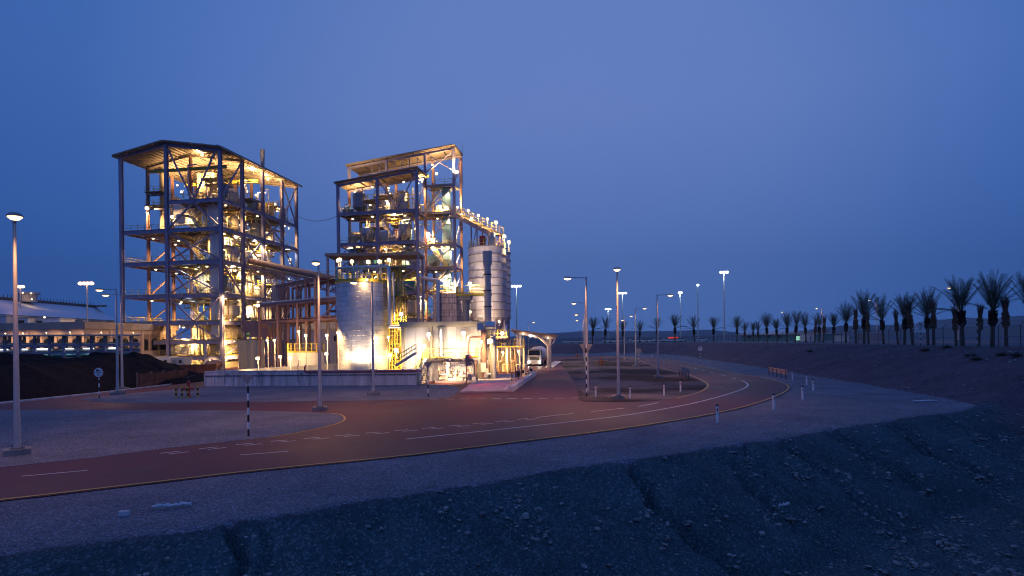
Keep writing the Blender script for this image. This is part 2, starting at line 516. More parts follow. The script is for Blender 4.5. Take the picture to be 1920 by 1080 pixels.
GROUNDM = gravel_mat('gravel_and_rubble', True)
g_ = make_ground(); g_.data.materials.append(GROUNDM)

def asphalt_mat():
    m = bpy.data.materials.new('asphalt'); m.use_nodes = True
    t = m.node_tree; b = t.nodes['Principled BSDF']; l = t.links.new
    co = t.nodes.new('ShaderNodeTexCoord')
    n1 = t.nodes.new('ShaderNodeTexNoise'); n1.inputs['Scale'].default_value = .18; n1.inputs['Detail'].default_value = 7; n1.inputs['Roughness'].default_value = .6
    l(co.outputs['Object'], n1.inputs['Vector'])
    n2 = t.nodes.new('ShaderNodeTexNoise'); n2.inputs['Scale'].default_value = 45; n2.inputs['Detail'].default_value = 2
    l(co.outputs['Object'], n2.inputs['Vector'])
    r = ramp(t, [(.25, (.066, .022, .028)), (.5, (.104, .034, .042)), (.75, (.150, .052, .060))]); l(n1.outputs[0], r.inputs[0])
    r_ = ramp(t, [(.3, (.7, .7, .7)), (.7, (1.25, 1.25, 1.25))]); l(n2.outputs[0], r_.inputs[0])
    mx = t.nodes.new('ShaderNodeMix'); mx.data_type = 'RGBA'; mx.blend_type = 'MULTIPLY'; mx.inputs[0].default_value = 1
    l(r.outputs[0], mx.inputs[6]); l(r_.outputs[0], mx.inputs[7]); l(mx.outputs[2], b.inputs['Base Color'])
    rr = ramp(t, [(.3, (.55, .55, .55)), (.7, (.75, .75, .75))]); l(n1.outputs[0], rr.inputs[0]); l(rr.outputs[0], b.inputs['Roughness'])
    b.inputs['Specular IOR Level'].default_value = .3
    bp = t.nodes.new('ShaderNodeBump'); bp.inputs['Strength'].default_value = .3; bp.inputs['Distance'].default_value = .01
    l(n2.outputs[0], bp.inputs['Height']); l(bp.outputs[0], b.inputs['Normal'])
    return m
ASPH = asphalt_mat()

def catmull(pts, n=8, closed=False):
    P = [Vector((p[0], p[1])) for p in pts]
    o = []
    m = len(P)
    for i in range(m if closed else m - 1):
        p0 = P[(i - 1) % m] if closed or i > 0 else P[0] * 2 - P[1]
        p1 = P[i]; p2 = P[(i + 1) % m]
        p3 = P[(i + 2) % m] if closed or i + 2 < m else P[-1] * 2 - P[-2]
        for k in range(n):
            t = k / n
            o.append(.5 * (2 * p1 + (p2 - p0) * t + (2 * p0 - 5 * p1 + 4 * p2 - p3) * t * t + (3 * p1 - p0 - 3 * p2 + p3) * t ** 3))
    if not closed: o.append(P[-1])
    return o
def sheet(name, pts, z, m, kind='structure'):
    pts = [(p[0], p[1]) for p in pts]
    a = sum(pts[i][0] * pts[(i + 1) % len(pts)][1] - pts[(i + 1) % len(pts)][0] * pts[i][1] for i in range(len(pts)))
    if a < 0: pts = pts[::-1]
    b = MB(); b.add([(x, y, z) for x, y in pts], [tuple(range(len(pts)))])
    return tag(b.build(name, m), kind=kind)
def pxg(l): return [gnd(*p) for p in l]
OUTER = [(-260, 968), (0, 940), (250, 911), (500, 882), (750, 857), (960, 831), (1150, 807), (1300, 784), (1380, 768), (1430, 754), (1466, 740), (1482, 729), (1476, 720), (1443, 710.5), (1398, 703), (1338, 691), (1290, 681), (1239, 673), (1160, 668.5), (1090, 667), (1020, 666.5)]
INNER = [(1036, 671), (1110, 671), (1180, 672), (1220, 684), (1239, 690), (1273, 698.5), (1293, 703.5), (1317, 713.5), (1327, 721), (1324, 728), (1307, 737), (1269, 747)]
outer = catmull(pxg(OUTER), 8)
aspoly = outer + [Vector((-30, 190)), Vector((-78, 150)), Vector((-52, 100))] + [Vector(gnd(*p)[:2]) for p in [(440, 706), (180, 739), (0, 758), (-200, 782)]]
sheet('road', aspoly, .006, ASPH)
def offset_line(pts, d):
    o = []
    for i, p in enumerate(pts):
        a = pts[max(0, i - 1)]; b = pts[min(len(pts) - 1, i + 1)]
        t = (b - a).normalized()
        o.append(p + Vector((-t.y, t.x)) * d)
    return o
def strip(mb, pts, wd, z=.022):
    l_ = offset_line(pts, wd / 2); r_ = offset_line(pts, -wd / 2)
    vs = [(p.x, p.y, z) for p in l_] + [(p.x, p.y, z) for p in r_]
    n = len(pts)
    mb.add(vs, [(n + i, n + i + 1, i + 1, i) for i in range(n - 1)])
def resample(pts, step):
    o = [pts[0].copy()]; acc = 0
    for a, b in zip(pts[:-1], pts[1:]):
        l_ = (b - a).length
        while l_ > 0 and acc + l_ >= step:
            a = a + (b - a) * ((step - acc) / l_); o.append(a.copy()); l_ = (b - a).length; acc = 0
        acc += l_
    return o
def dashes(mb, pts, dash, gap, wd, z=.022, off=0):
    p = resample(pts, .25)
    i = int(off / .25); nd = int(dash / .25); ng = int(gap / .25)
    while i + nd < len(p):
        strip(mb, p[i:i + nd + 1:4] if nd >= 4 else p[i:i + nd + 1], wd, z); i += nd + ng
# darker repair patches in the asphalt
PATCH = mat('asphalt_patch', (.078, .034, .037), .7, 0, .35, 1.5)
for pl in ([(905, 771), (985, 765), (990, 769), (908, 775)], [(640, 831), (735, 822), (742, 829), (645, 838)], [(1215, 772), (1262, 764), (1275, 768), (1228, 776)], [(180, 886), (300, 874), (312, 880), (188, 893)], [(1000, 712), (1030, 711), (1031, 716), (1001, 717)], [(720, 757), (840, 755), (842, 759), (721, 761)]):
    sheet('road_patch', pxg(pl), .012, PATCH)
# gravel islands
left_isl = [(-260, 910), (0, 877), (180, 858), (320, 840), (440, 827), (500, 820), (560, 810), (612, 799), (638, 790), (643, 784), (634, 778), (600, 774), (480, 770.5), (300, 769.5), (0, 768.5), (-260, 771)]
sheet('gravel_island', catmull(pxg(left_isl), 6, True), .014, GRAV)
mid_isl = [(150, 749), (200, 742), (300, 733), (386, 726), (520, 721), (782, 720), (850, 724), (858, 736), (812, 748), (600, 752.5), (400, 754.5), (230, 756)]
sheet('gravel_island', catmull(pxg(mid_isl), 4, True), .014, GRAV)
right_isl = [(1088, 751), (1083, 735), (1074, 712), (1056, 688), (1046, 677), (1062, 673.3), (1120, 672), (1176, 672.6)] + [(x - 4, y + .6) for x, y in INNER[3:]] + [(1200, 753.5), (1130, 754)]
SOIL = gravel_mat('dark_island_soil', False, .55)
sheet('soil_island', catmull(pxg(right_isl), 4, True), .014, SOIL)
# markings
y1 = MB(); strip(y1, offset_line(outer, .18), .14)
tag(y1.build('yellow_edge_line', LINEY), kind='structure')
inner = catmull(pxg(INNER), 8)
y2 = MB(); strip(y2, inner, .14)
strip(y2, catmull(pxg([(500, 821.5), (560, 811.5), (614, 800), (641, 791), (646.5, 784), (638, 777.5), (620, 775)]), 6), .13)
tag(y2.build('yellow_edge_line', LINEY), kind='structure')
wl = MB()
strip(wl, catmull(pxg([(761, 824), (930, 806.5), (1100, 788), (1180, 778), (1279, 761), (1338, 747), (1378, 735), (1396, 728), (1402, 722.5), (1399, 718), (1390, 714)]), 8), .15)
cl = catmull(pxg([(1390, 714), (1371, 708), (1348, 702), (1327, 697), (1295, 689), (1270, 683.6), (1240, 677.5), (1200, 673.5)]), 8)
dashes(wl, cl, 2.0, 4.0, .15, off=3)
for a, b in (((450, 854), (541, 847)), ((40, 894), (164, 883))):
    strip(wl, [Vector(gnd(*a)[:2]), Vector(gnd(*b)[:2])], .10)
dl = catmull(pxg([(300, 851), (400, 839.5), (480, 831), (600, 820.5), (739, 808.5), (860, 798), (1005, 783.6)]), 10)
dashes(wl, dl, .75, .75, .11)
dashes(wl, offset_line(dl, -.45), .75, .75, .11, off=.25)
dashes(wl, catmull(pxg([(1005, 783.6), (1040, 779.5), (1120, 771), (1200, 762), (1256, 750)]), 8), 3.0, 1.5, .12)
dashes(wl, catmull(pxg([(806, 749), (900, 748.3), (1000, 747.5), (1105, 746.5)]), 8), .85, .6, .20)
strip(wl, [Vector(gnd(1338, 726)[:2]), Vector(gnd(1357, 726)[:2])], .12)
tag(wl.build('white_road_marking', LINEW), kind='structure')
# kerb along the coal yard
kb = MB()
kp = [Vector(gnd(*p)[:2]) for p in [(-260, 790), (0, 757.5), (180, 738.5), (300, 724), (440, 705.5)]]
for a, b in zip(kp[:-1], kp[1:]): kb.bar((a.x, a.y, .06), (b.x, b.y, .06), .28, .14)
tag(kb.build('kerb', CONC), kind='structure')

# loose rocks on the slopes
def rocks(name, n, fn, smin, smax, m):
    ico = np.array([(0, 0, 1), (.89, 0, .45), (.28, .85, .45), (-.72, .53, .45), (-.72, -.53, .45), (.28, -.85, .45), (.72, .53, -.45), (-.28, .85, -.45), (-.89, 0, -.45), (-.28, -.85, -.45), (.72, -.53, -.45), (0, 0, -1)])
    fc = np.array([(0, 1, 2), (0, 2, 3), (0, 3, 4), (0, 4, 5), (0, 5, 1), (1, 6, 2), (2, 7, 3), (3, 8, 4), (4, 9, 5), (5, 10, 1), (6, 7, 2), (7, 8, 3), (8, 9, 4), (9, 10, 5), (10, 6, 1), (11, 7, 6), (11, 8, 7), (11, 9, 8), (11, 10, 9), (11, 6, 10)])
    r = np.random.default_rng(len(name) + n)
    X, Y = fn(r, n)
    z, q, d = terr(X, Y)
    n = len(X)
    u = r.random(n)
    s = smin * (smax / smin) ** (u ** 3.2)
    vs = ico[None] * (1 + r.normal(0, .16, (n, 12, 1)))
    sc = s[:, None] * np.stack([r.uniform(.7, 1.5, n), r.uniform(.6, 1.1, n), r.uniform(.4, .8, n)], 1)
    vs = vs * sc[:, None, :]
    a = r.uniform(0, 2 * np.pi, n); ca, sa = np.cos(a)[:, None], np.sin(a)[:, None]
    x = vs[:, :, 0] * ca - vs[:, :, 1] * sa; y = vs[:, :, 0] * sa + vs[:, :, 1] * ca
    co = np.stack([x + X[:, None], y + Y[:, None], vs[:, :, 2] + z[:, None] + s[:, None] * .15], -1).reshape(-1, 3)
    f = (fc[None] + (np.arange(n) * 12)[:, None, None]).reshape(-1, 3)
    me = bpy.data.meshes.new(name)
    me.from_pydata(co.tolist(), [], f.tolist()); me.materials.append(m)
    o = bpy.data.objects.new(name, me); col.objects.link(o)
    return o
ROCKM = mat('rock', (.24, .25, .25), .9, 0, .6, 2.5)
def on_slope(r, n):
    t = r.uniform(-16, 36, n); d = np.abs(r.normal(0, 1, n)) * 0 + r.uniform(.1, 12, n)
    clump = np.sin(t * .9 + 2 * np.sin(d)) * np.sin(d * 1.1 + t * .4) + .6 * np.sin(t * 2.3 + d * 1.7)
    k = r.random(n) < (.10 + .9 * np.clip(clump, 0, 1)) * np.clip(.25 + d / 3.5, 0, 1)
    t, d = t[k], d[k]
    return DP[0] + DT[0] * t + DN[0] * d, DP[1] + DT[1] * t + DN[1] * d
tag(rocks('loose_rocks', 42000, on_slope, .018, .13, ROCKM), 'grey stones scattered loose over the dark ditch slope', 'rocks', kind='stuff')
def on_berm(r, n):
    i = r.integers(0, 8, n)
    Y = r.uniform(25, 150, n); X = np.interp(Y, [27, 40, 57, 76, 100, 135, 155], [26, 30.5, 33.5, 36, 39.5, 43, 46]) + r.uniform(0, 12, n)
    return X, Y
tag(rocks('loose_stones', 2500, on_berm, .025, .16, ROCKM), 'small stones scattered over the far embankment below the palms', 'stones', kind='stuff')
def on_verge(r, n):
    t = r.uniform(-14, 34, n); d = -np.abs(r.normal(0, 2.2, n))
    return DP[0] + DT[0] * t + DN[0] * d, DP[1] + DT[1] * t + DN[1] * d
tag(rocks('verge_pebbles', 3500, on_verge, .008, .04, ROCKM), 'pebbles scattered on the gravel verge beside the road', 'pebbles', kind='stuff')
# hills
def hill(name, prof, dist, depth, base=3.0):
    xs = [p[0] for p in prof]; b = MB()
    n = 220; rows = 14
    grid = []
    for j in range(rows):
        f = j / (rows - 1)
        row = []
        for i in range(n):
            px = xs[0] + (xs[-1] - xs[0]) * i / (n - 1)
            py = float(np.interp(px, xs, [p[1] for p in prof]))
            top = atd(px, py, dist)
            h = max(0, top.z - base)
            prof_h = math.sin(min(1, f * 1.0) * math.pi / 2) if f < 1 else 1
            nn = mnoise.fractal((top.x * .004, j * .6, dist), 1, 2, 6)
            row.append((top.x, dist - depth * (1 - f), base - 3 + (h + 3) * prof_h * (1 + .10 * nn * (1 if j < rows - 1 else .25))))
        grid.append(row)
    vs = [p for r_ in grid for p in r_]
    vs += [(p[0], dist + depth, -6) for p in grid[-1]]
    fs = []
    for j in range(rows):
        for i in range(n - 1):
            fs.append((j * n + i, j * n + i + 1, (j + 1) * n + i + 1, (j + 1) * n + i))
    b.add(vs, fs)
    return tag(b.build(name, HILLM, smooth=True), kind='structure')
hill('hills', [(860, 640), (960, 631), (1000, 627), (1039, 625), (1104, 621), (1192, 621), (1259, 620.5), (1311, 618.5), (1334, 620), (1363, 627), (1389, 630), (1480, 632), (1560, 634)], 3200, 700)
hill('hills', [(1400, 634), (1476, 625), (1544, 614), (1595, 611), (1663, 610), (1710, 607), (1751, 599), (1803, 600), (1820, 601), (1865, 597), (1901, 593), (1920, 594), (2050, 586), (2200, 600)], 2400, 800)
hill('hills', [(1540, 632), (1640, 624), (1750, 620), (1850, 616), (1960, 612), (2150, 612)], 1300, 300)
# ================================================================== street lamps
def make_street_lamp():
    root = empty('street_lamp')
    b = MB(); b.prism([(-.46, -.46), (.46, -.46), (.46, .46), (-.46, .46)], 0, .27); b.box((0, 0, .30), (.5, .5, .06))
    for sx in (-1, 1):
        for sy in (-1, 1): b.cone((sx * .17, sy * .17, .34), (sx * .17, sy * .17, .42), .025, n=6)
    b.build('plinth', CONCD, root)
    p = MB(); p.cone((0, 0, .28), (0, 0, 1.6), .14, .125, 14); p.cone((0, 0, 1.6), (0, 0, 9.9), .115, .062, 14); p.cone((0, 0, 9.9), (0, 0, 10.05), .075, .075, 10)
    pp = p.build('pole', GALV, root, smooth=True)
    d = MB(); d.span((-.06, -.15, .75), (.06, -.10, 1.25)); d.build('access_door', MGREY, pp)
    a = MB(); a.bar((0, 0, 9.95), (1.25, 0, 10.0), .07); a.build('arm', GALV, root)
    h = MB(); h.lathe((1.6, 0, 9.93), [(.05, .16), (.20, .14), (.28, .05), (.28, 0)], 16, 1.25)
    hd = h.build('lamp_head', MGREY, root, smooth=True)
    g = MB(); g.lathe((1.6, 0, 9.92), [(.05, -.13), (.16, -.10), (.24, -.02), (.25, .0)], 16, 1.25)
    g.build('lamp_glass', SODI, hd, smooth=True)
    return root
lamp0 = make_street_lamp()
used = [0]
def place_lamp(p, rz, label, power=950, group='street lamps along the roads', c=SODC, cool=False, s=1.0):
    o = lamp0 if used[0] == 0 else copy_tree(lamp0)
    used[0] += 1
    o.location = p; o.rotation_euler = (0, 0, rz); o.scale = (s, s, s)
    tag(o, label, 'street lamp', group)
    return o, power, c
LAMPS = []
def lamp_px(px, topy, rz, label, **k):
    a, b = ray(px, topy)
    Y = (10.05 - H) / b
    LAMPS.append(place_lamp((a * Y, Y, 0), rz, label, **k))
PI = math.pi
lamp_px(27, 413, -.86, 'tall galvanised street lamp nearest of all, on the gravel at the left edge')
lamp_px(597, 496, -1.35, 'galvanised street lamp on the tip of the left gravel island', power=1700)
lamp_px(697.5, 527, PI, 'galvanised street lamp on the gravel strip before the aluminium tank', power=1100)
lamp_px(218, 541, PI, 'galvanised street lamp beside the round 30 sign', power=600)
lamp_px(227, 551, PI, 'galvanised street lamp just behind another, against the coal yard kerb')
lamp_px(1157, 507, -1.75, 'galvanised street lamp with its head end-on, at the front of the right gravel island', power=1800)
lamp_px(1099, 519, PI, 'galvanised street lamp behind the black and white give way post, head reaching left', power=1800)
lamp_px(1097, 567, PI, 'second galvanised street lamp back in the row beside the truck lane')
lamp_px(1095, 589, PI, 'third galvanised street lamp back in the row beside the truck lane')
lamp_px(1093, 600, PI, 'farthest galvanised street lamp in the row beside the truck lane')
lamp_px(1232, 552, 0, 'galvanised street lamp beside the five dark pipe posts, head reaching right', power=1500)
lamp_px(1191, 577, 0, 'galvanised street lamp in front of the back of a round sign, head reaching right')
lamp_px(1170, 592, 0, 'small galvanised street lamp deep in the island, head reaching right')
lamp_px(1156, 600, 0, 'farthest galvanised street lamp on the right gravel island')
lamp_px(990, 604, 0, 'distant street lamp beyond the truck canopy, head reaching right')
for o, p, c in LAMPS:
    hd = [x for x in o.children if x.name.startswith('lamp_head')][0]
    light('street_light', hd, (1.6, 0, 9.62), p, c, .25, (0, 0, -1), 156)
# street lamps on the plateau behind the palms
for px, py, k, lb in ((1475, 584, 1, 'lit street lamp behind the palms, over the long dark building'),
                      (1541, 577, 1, 'lit street lamp behind the palms, beside a pale cabin'),
                      (1643, 561, 1, 'lit street lamp rising through the middle of the palm row'),
                      (1796, 537, 1, 'lit street lamp shining through the big palm crown at the right')):
    a, b = ray(px, py); Y = (13.7 - H) / b
    o, p, c = place_lamp((a * Y, Y, zat(a * Y, Y)), PI, lb, group='street lamps behind the palms')
    hd = [x for x in o.children if x.name.startswith('lamp_head')][0]
    light('street_light', hd, (1.6, 0, 9.62), 150, SODC, .25)

def mast(px, py, depth, label, warm=False, heads=3, z0=None, power=3500):
    t = atd(px, py, depth); z0 = zat(t.x, depth) if z0 is None else z0
    h = t.z - z0
    root = empty('floodlight_mast', (t.x, depth, z0), 0, label, 'floodlight mast', 'tall floodlight masts in the distance')
    b = MB(); b.box((0, 0, .2), (1, 1, .4)); b.cone((0, 0, .4), (0, 0, h), .28, .11, 10)
    b.build('pole', GALV, root, smooth=True)
    c = MB(); c.box((0, 0, h), (heads * .9, .25, .2)); c.build('crossbar', MGREY, root)
    for k in range(heads):
        x = (k - (heads - 1) / 2) * .95
        f = MB(); f.box((x, -.1, h + .1), (.7, .35, .6)); fo = f.build('floodlight', MGREY, root)
        g = MB(); g.ball((x, -.33, h + .05), .55, 10, 6, .8); g.build('lamp_glass', SODI if warm else COOL, fo, smooth=True)
    light('mast_light', root, (0, -1.2, h), power, SODC if warm else COOLC, .5)
mast(163, 532, 150, 'tall floodlight mast with warm lamps rising behind the beige building', True, 4, 0, 500)
mast(38, 538, 175, 'shorter warm floodlight mast behind the street lamp at the left edge', True, 3, 0, 400)
mast(1140, 580, 360, 'low floodlight mast with white lamps, nearest the parked cars', False, 4)
mast(1167, 550, 255, 'floodlight mast with white lamps seen just behind a street lamp', False, 4)
mast(1275, 549, 261, 'slim floodlight mast with white lamps among the far palms', False, 2)
mast(1308, 535, 230, 'floodlight mast with a dim single white lamp among the far palms', False, 1, None, 100)
mast(1357, 511, 190, 'tallest floodlight mast with white lamps at the end of the hill', False, 3)
mast(968, 537, 220, 'floodlight mast with white lamps shining beside the grey silos', False, 4)

# ================================================================== palms
def frond(b, o, az, el, ln, droop, rr, leaf=.52, pairs=24, wd=.045):
    p = Vector(o); n = 9; pts = [p.copy()]; dirs = []
    e = el
    hz = Vector((math.cos(az), math.sin(az), 0))
    for i in range(n):
        d = hz * math.cos(e) + Vector((0, 0, math.sin(e)))
        dirs.append(d); p = p + d * (ln / n); pts.append(p.copy()); e -= droop * (i + 1) / n / n * 2
    for i in range(n): b.cone(pts[i], pts[i + 1], .03 * (1 - i / n) + .008, .03 * (1 - (i + 1) / n) + .008, 4, False)
    side = Vector((-hz.y, hz.x, 0))
    for k in range(pairs):
        t = .14 + .86 * k / (pairs - 1)
        i = min(n - 1, int(t * n)); f = t * n - i
        q = pts[i].lerp(pts[i + 1], min(1, f)); d = dirs[i]
        L_ = leaf * (math.sin(math.pi * min(1, .12 + t * .82)) ** .6) * rr.uniform(.8, 1.1)
        up = side.cross(d)
        for s in (-1, 1):
            v = (d * .75 + side * s * .62 + up * rr.uniform(.1, .4)).normalized()
            tip = q + v * L_ + Vector((0, 0, -.06 * L_))
            w_ = d.cross(v).cross(v).normalized() * wd / 2
            m_ = q.lerp(tip, .5)
            b.add([q, m_ + w_, tip, m_ - w_], [(0, 1, 2, 3)])
def crown_mesh(seed, tied=False, full=1.0):
    rr = random.Random(seed); b = MB()
    if tied:
        for i in range(26):
            a = rr.uniform(0, 2 * PI)
            frond(b, (.14 * math.cos(a), .14 * math.sin(a), rr.uniform(-.2, .5)), a, R(rr.uniform(82, 89.5)), rr.uniform(1.5, 2.3), R(rr.uniform(0, 20)), rr, .26, 16)
    else:
        for i in range(int(23 * full)):
            a = i * 2.4 + rr.uniform(-.3, .3); f = (i + .5) / (23 * full)
            el = 88 - 30 * f ** 1.5 + rr.uniform(-5, 5)
            frond(b, (.12 * math.cos(a), .12 * math.sin(a), .35 - .3 * f), a, R(el), rr.uniform(3.4, 4.4), R(rr.uniform(12, 42)), rr, .6, 28)
        for i in range(rr.choice((1, 2, 3))):
            frond(b, (0, 0, 0), rr.uniform(0, 6.28), R(rr.uniform(18, 38)), 3.6, R(40), rr, .6, 28)
    return b
def make_palm(seed, tied=False, full=1.0, trunk_h=4.0):
    root = empty('date_palm')
    t = MB(); prof = []
    rr = random.Random(seed)
    n = 22
    for j in range(n + 1):
        z = trunk_h * j / n
        prof.append(((.20 - .04 * j / n) * (1.06 if j % 2 else .95), z - .15))
    t.lathe((0, 0, 0), prof, 12); t.build('trunk', PALMT, root, smooth=True)
    s = MB()
    zz = trunk_h
    s.lathe((0, 0, 0), [(.20, zz - 1.75), (.31, zz - 1.5), (.36, zz - 1.0), (.31, zz - .5), (.25, zz - .1), (.12, zz + .25)] if not tied else [(.20, zz - 1.7), (.30, zz - 1.5), (.33, zz - .6), (.30, zz + .2), (.22, zz + .9), (.1, zz + 1.3)], 12)
    for i in range(130):
        a = rr.uniform(0, 6.28); z = zz - rr.uniform(0, 1.6); r = .28
        p = Vector((r * math.cos(a), r * math.sin(a), z))
        s.cone(p, p + Vector((math.cos(a) * .14, math.sin(a) * .14, .22)), .05, .02, 4)
    s.build('leaf_bases', PALMD if tied else PALMS, root)
    c = crown_mesh(seed, tied, full).build('crown', PALMD if tied else PALML, root)
    c.location = (0, 0, trunk_h)
    return root
protos = [make_palm(3), make_palm(11, full=.8), make_palm(23, full=1.1), make_palm(31, full=.6)]
tieds = [make_palm(41, True), make_palm(43, True)]
PALMS_ = [(1110, 593, 214, 0), (1133, 592, 214, 3), (1167, 600, 213, 0), (1199, 601, 212, 1), (1231, 594, 212, 3), (1265, 588, 212, 0), (1302, 593, 210, 1), (1337, 593, 208, 0), (1381, 593, 200, 2), (1396, 603, 196, 1), (1412, 603, 190, 0), (1422, 602, 186, 1), (1438, 588, 178, 2), (1457, 596, 172, 0), (1474, 587, 164, 2), (1490, 580, 156, 3), (1511, 587, 146, 1), (1527, 598, 140, 4), (1536, 584, 135, 3), (1543, 595, 130, 5), (1562, 585, 124, 0), (1585, 569, 114, 2), (1604, 579, 107, 5), (1619, 548, 99, 2), (1628, 587, 97, 4), (1656, 556, 92, 1), (1683, 583, 87, 4), (1695, 550, 85, 0), (1711, 564, 82, 5), (1739, 544, 78, 2), (1750, 567, 76, 4), (1792, 574, 70, 5), (1804, 519, 68, 0), (1834, 573, 66, 4), (1859, 514, 63, 2), (1886, 556, 62, 5), (1929, 511, 58, 2)]
DESC = {0: 'full crowned date palm', 1: 'thin crowned date palm', 2: 'broad crowned date palm', 3: 'sparse date palm', 4: 'date palm with its brown crown tied up', 5: 'date palm with its crown bundled upright'}
protos += tieds
pused = set(); WHERE = {}
order = sorted(PALMS_)
near_words = ['first', 'second', 'third', 'fourth', 'fifth', 'sixth', 'seventh', 'eighth', 'ninth', 'tenth', 'eleventh', 'twelfth', 'thirteenth']
cnt = {}
for px, topy, dep, k in order:
    t = atd(px, topy, dep)
    z0 = zat(t.x, dep)
    hgt = t.z - z0
    o = protos[k] if k not in pused else copy_tree(protos[k])
    pused.add(k)
    full_h = 8.1 if k < 4 else 6.15
    s = hgt / full_h
    o.location = (t.x, dep, z0)
    o.scale = (s * rng.uniform(.95, 1.1), s * rng.uniform(.95, 1.1), s)
    o.rotation_euler = (R(rng.uniform(-4, 4)), R(rng.uniform(-5, 5)), rng.uniform(0, 6.28))
    cnt[k] = cnt.get(k, 0) + 1
    tag(o, '%s, %s of its kind from the left' % (DESC[k], near_words[cnt[k] - 1]), 'palm tree', 'palms along the fence')

# ================================================================== fence on the crest
fp = []
n = len(TOES)
for i in range(n):
    a, b = TOES[(i - 1) % n], TOES[(i + 1) % n]
    t_ = (b - a); t_ = t_ / (np.hypot(*t_) + 1e-9)
    p = TOES[i] + np.array((-t_[1], t_[0])) * 13.2
    if p[0] > -12 and p[1] > 12 and p[1] < 225: fp.append(Vector((p[0], p[1])))
fpts = resample(fp, 3.0)
fence = empty('chain_link_fence', (fpts[0].x, fpts[0].y, 3.4), 0, 'dark chain link fence with cranked post tops along the embankment crest', 'fence')
fm = MB(); mesh = MB()
prev = None
fl = list(fpts)
for i, p in enumerate(fl):
    z = zat(p.x, p.y)
    d_ = (fl[min(i + 1, len(fl) - 1)] - fl[max(0, i - 1)]).normalized(); nn = Vector((-d_.y, d_.x))
    if i < 99:
        b = MB(); b.cone((p.x, p.y, z - .3), (p.x, p.y, z + 2.1), .04, .04, 6)
        b.cone((p.x, p.y, z + 2.1), (p.x + nn.x * .42, p.y + nn.y * .42, z + 2.6), .035, .03, 6)
        b.build('post', DARKST, fence, world=True)
    cur = (p, z, nn)
    if prev:
        q, zq, nq = prev
        for hh in (.08, 1.05, 2.08): fm.bar((q.x, q.y, zq + hh), (p.x, p.y, z + hh), .03)
        for f in (.35, .65, .95):
            fm.bar((q.x + nq.x * .42 * f, q.y + nq.y * .42 * f, zq + 2.1 + .5 * f), (p.x + nn.x * .42 * f, p.y + nn.y * .42 * f, z + 2.1 + .5 * f), .014)
        mesh.add([(q.x, q.y, zq + .05), (p.x, p.y, z + .05), (p.x, p.y, z + 2.08), (q.x, q.y, zq + 2.08)], [(0, 1, 2, 3)])
    prev = cur
fm.build('wire_rail', DARKST, fence, world=True)
nm = bpy.data.materials.new('chain_link'); nm.use_nodes = True
t = nm.node_tree; bs = t.nodes['Principled BSDF']; bs.inputs['Base Color'].default_value = (.05, .06, .06, 1); bs.inputs['Alpha'].default_value = .30
mesh.build('wire_mesh', nm, fence, world=True)

# ================================================================== signs, marker posts, hydrants
def bw_post(root, h, r=.045, seg=.34):
    k = 0; z = 0
    b_ = MB(); bands = []
    while z < h - .01:
        e = min(h, z + seg)
        if k % 2: bands.append((z, e))
        z = e; k += 1
    b_.cone((0, 0, 0), (0, 0, h), r, r, 10)
    p = b_.build('post', BLACK, root)
    for z, e in bands:
        w_ = MB(); w_.cone((0, 0, z), (0, 0, e), r + .004, r + .004, 10); w_.build('white_band', SIGNW, p)
def text_obj(body, size, loc, parent, m, rot=(PI / 2, 0, 0)):
    c = bpy.data.curves.new('lettering', 'FONT'); c.body = body; c.size = size; c.align_x = 'CENTER'; c.align_y = 'CENTER'; c.extrude = .003
    c.materials.append(m)
    tmp = bpy.data.objects.new('lettering', c); col.objects.link(tmp)
    me = bpy.data.meshes.new_from_object(tmp.evaluated_get(bpy.context.evaluated_depsgraph_get()))
    bpy.data.objects.remove(tmp); me.materials.clear(); me.materials.append(m)
    o = bpy.data.objects.new('lettering', me); col.objects.link(o); o.parent = parent; o.location = loc; o.rotation_euler = rot
    return o
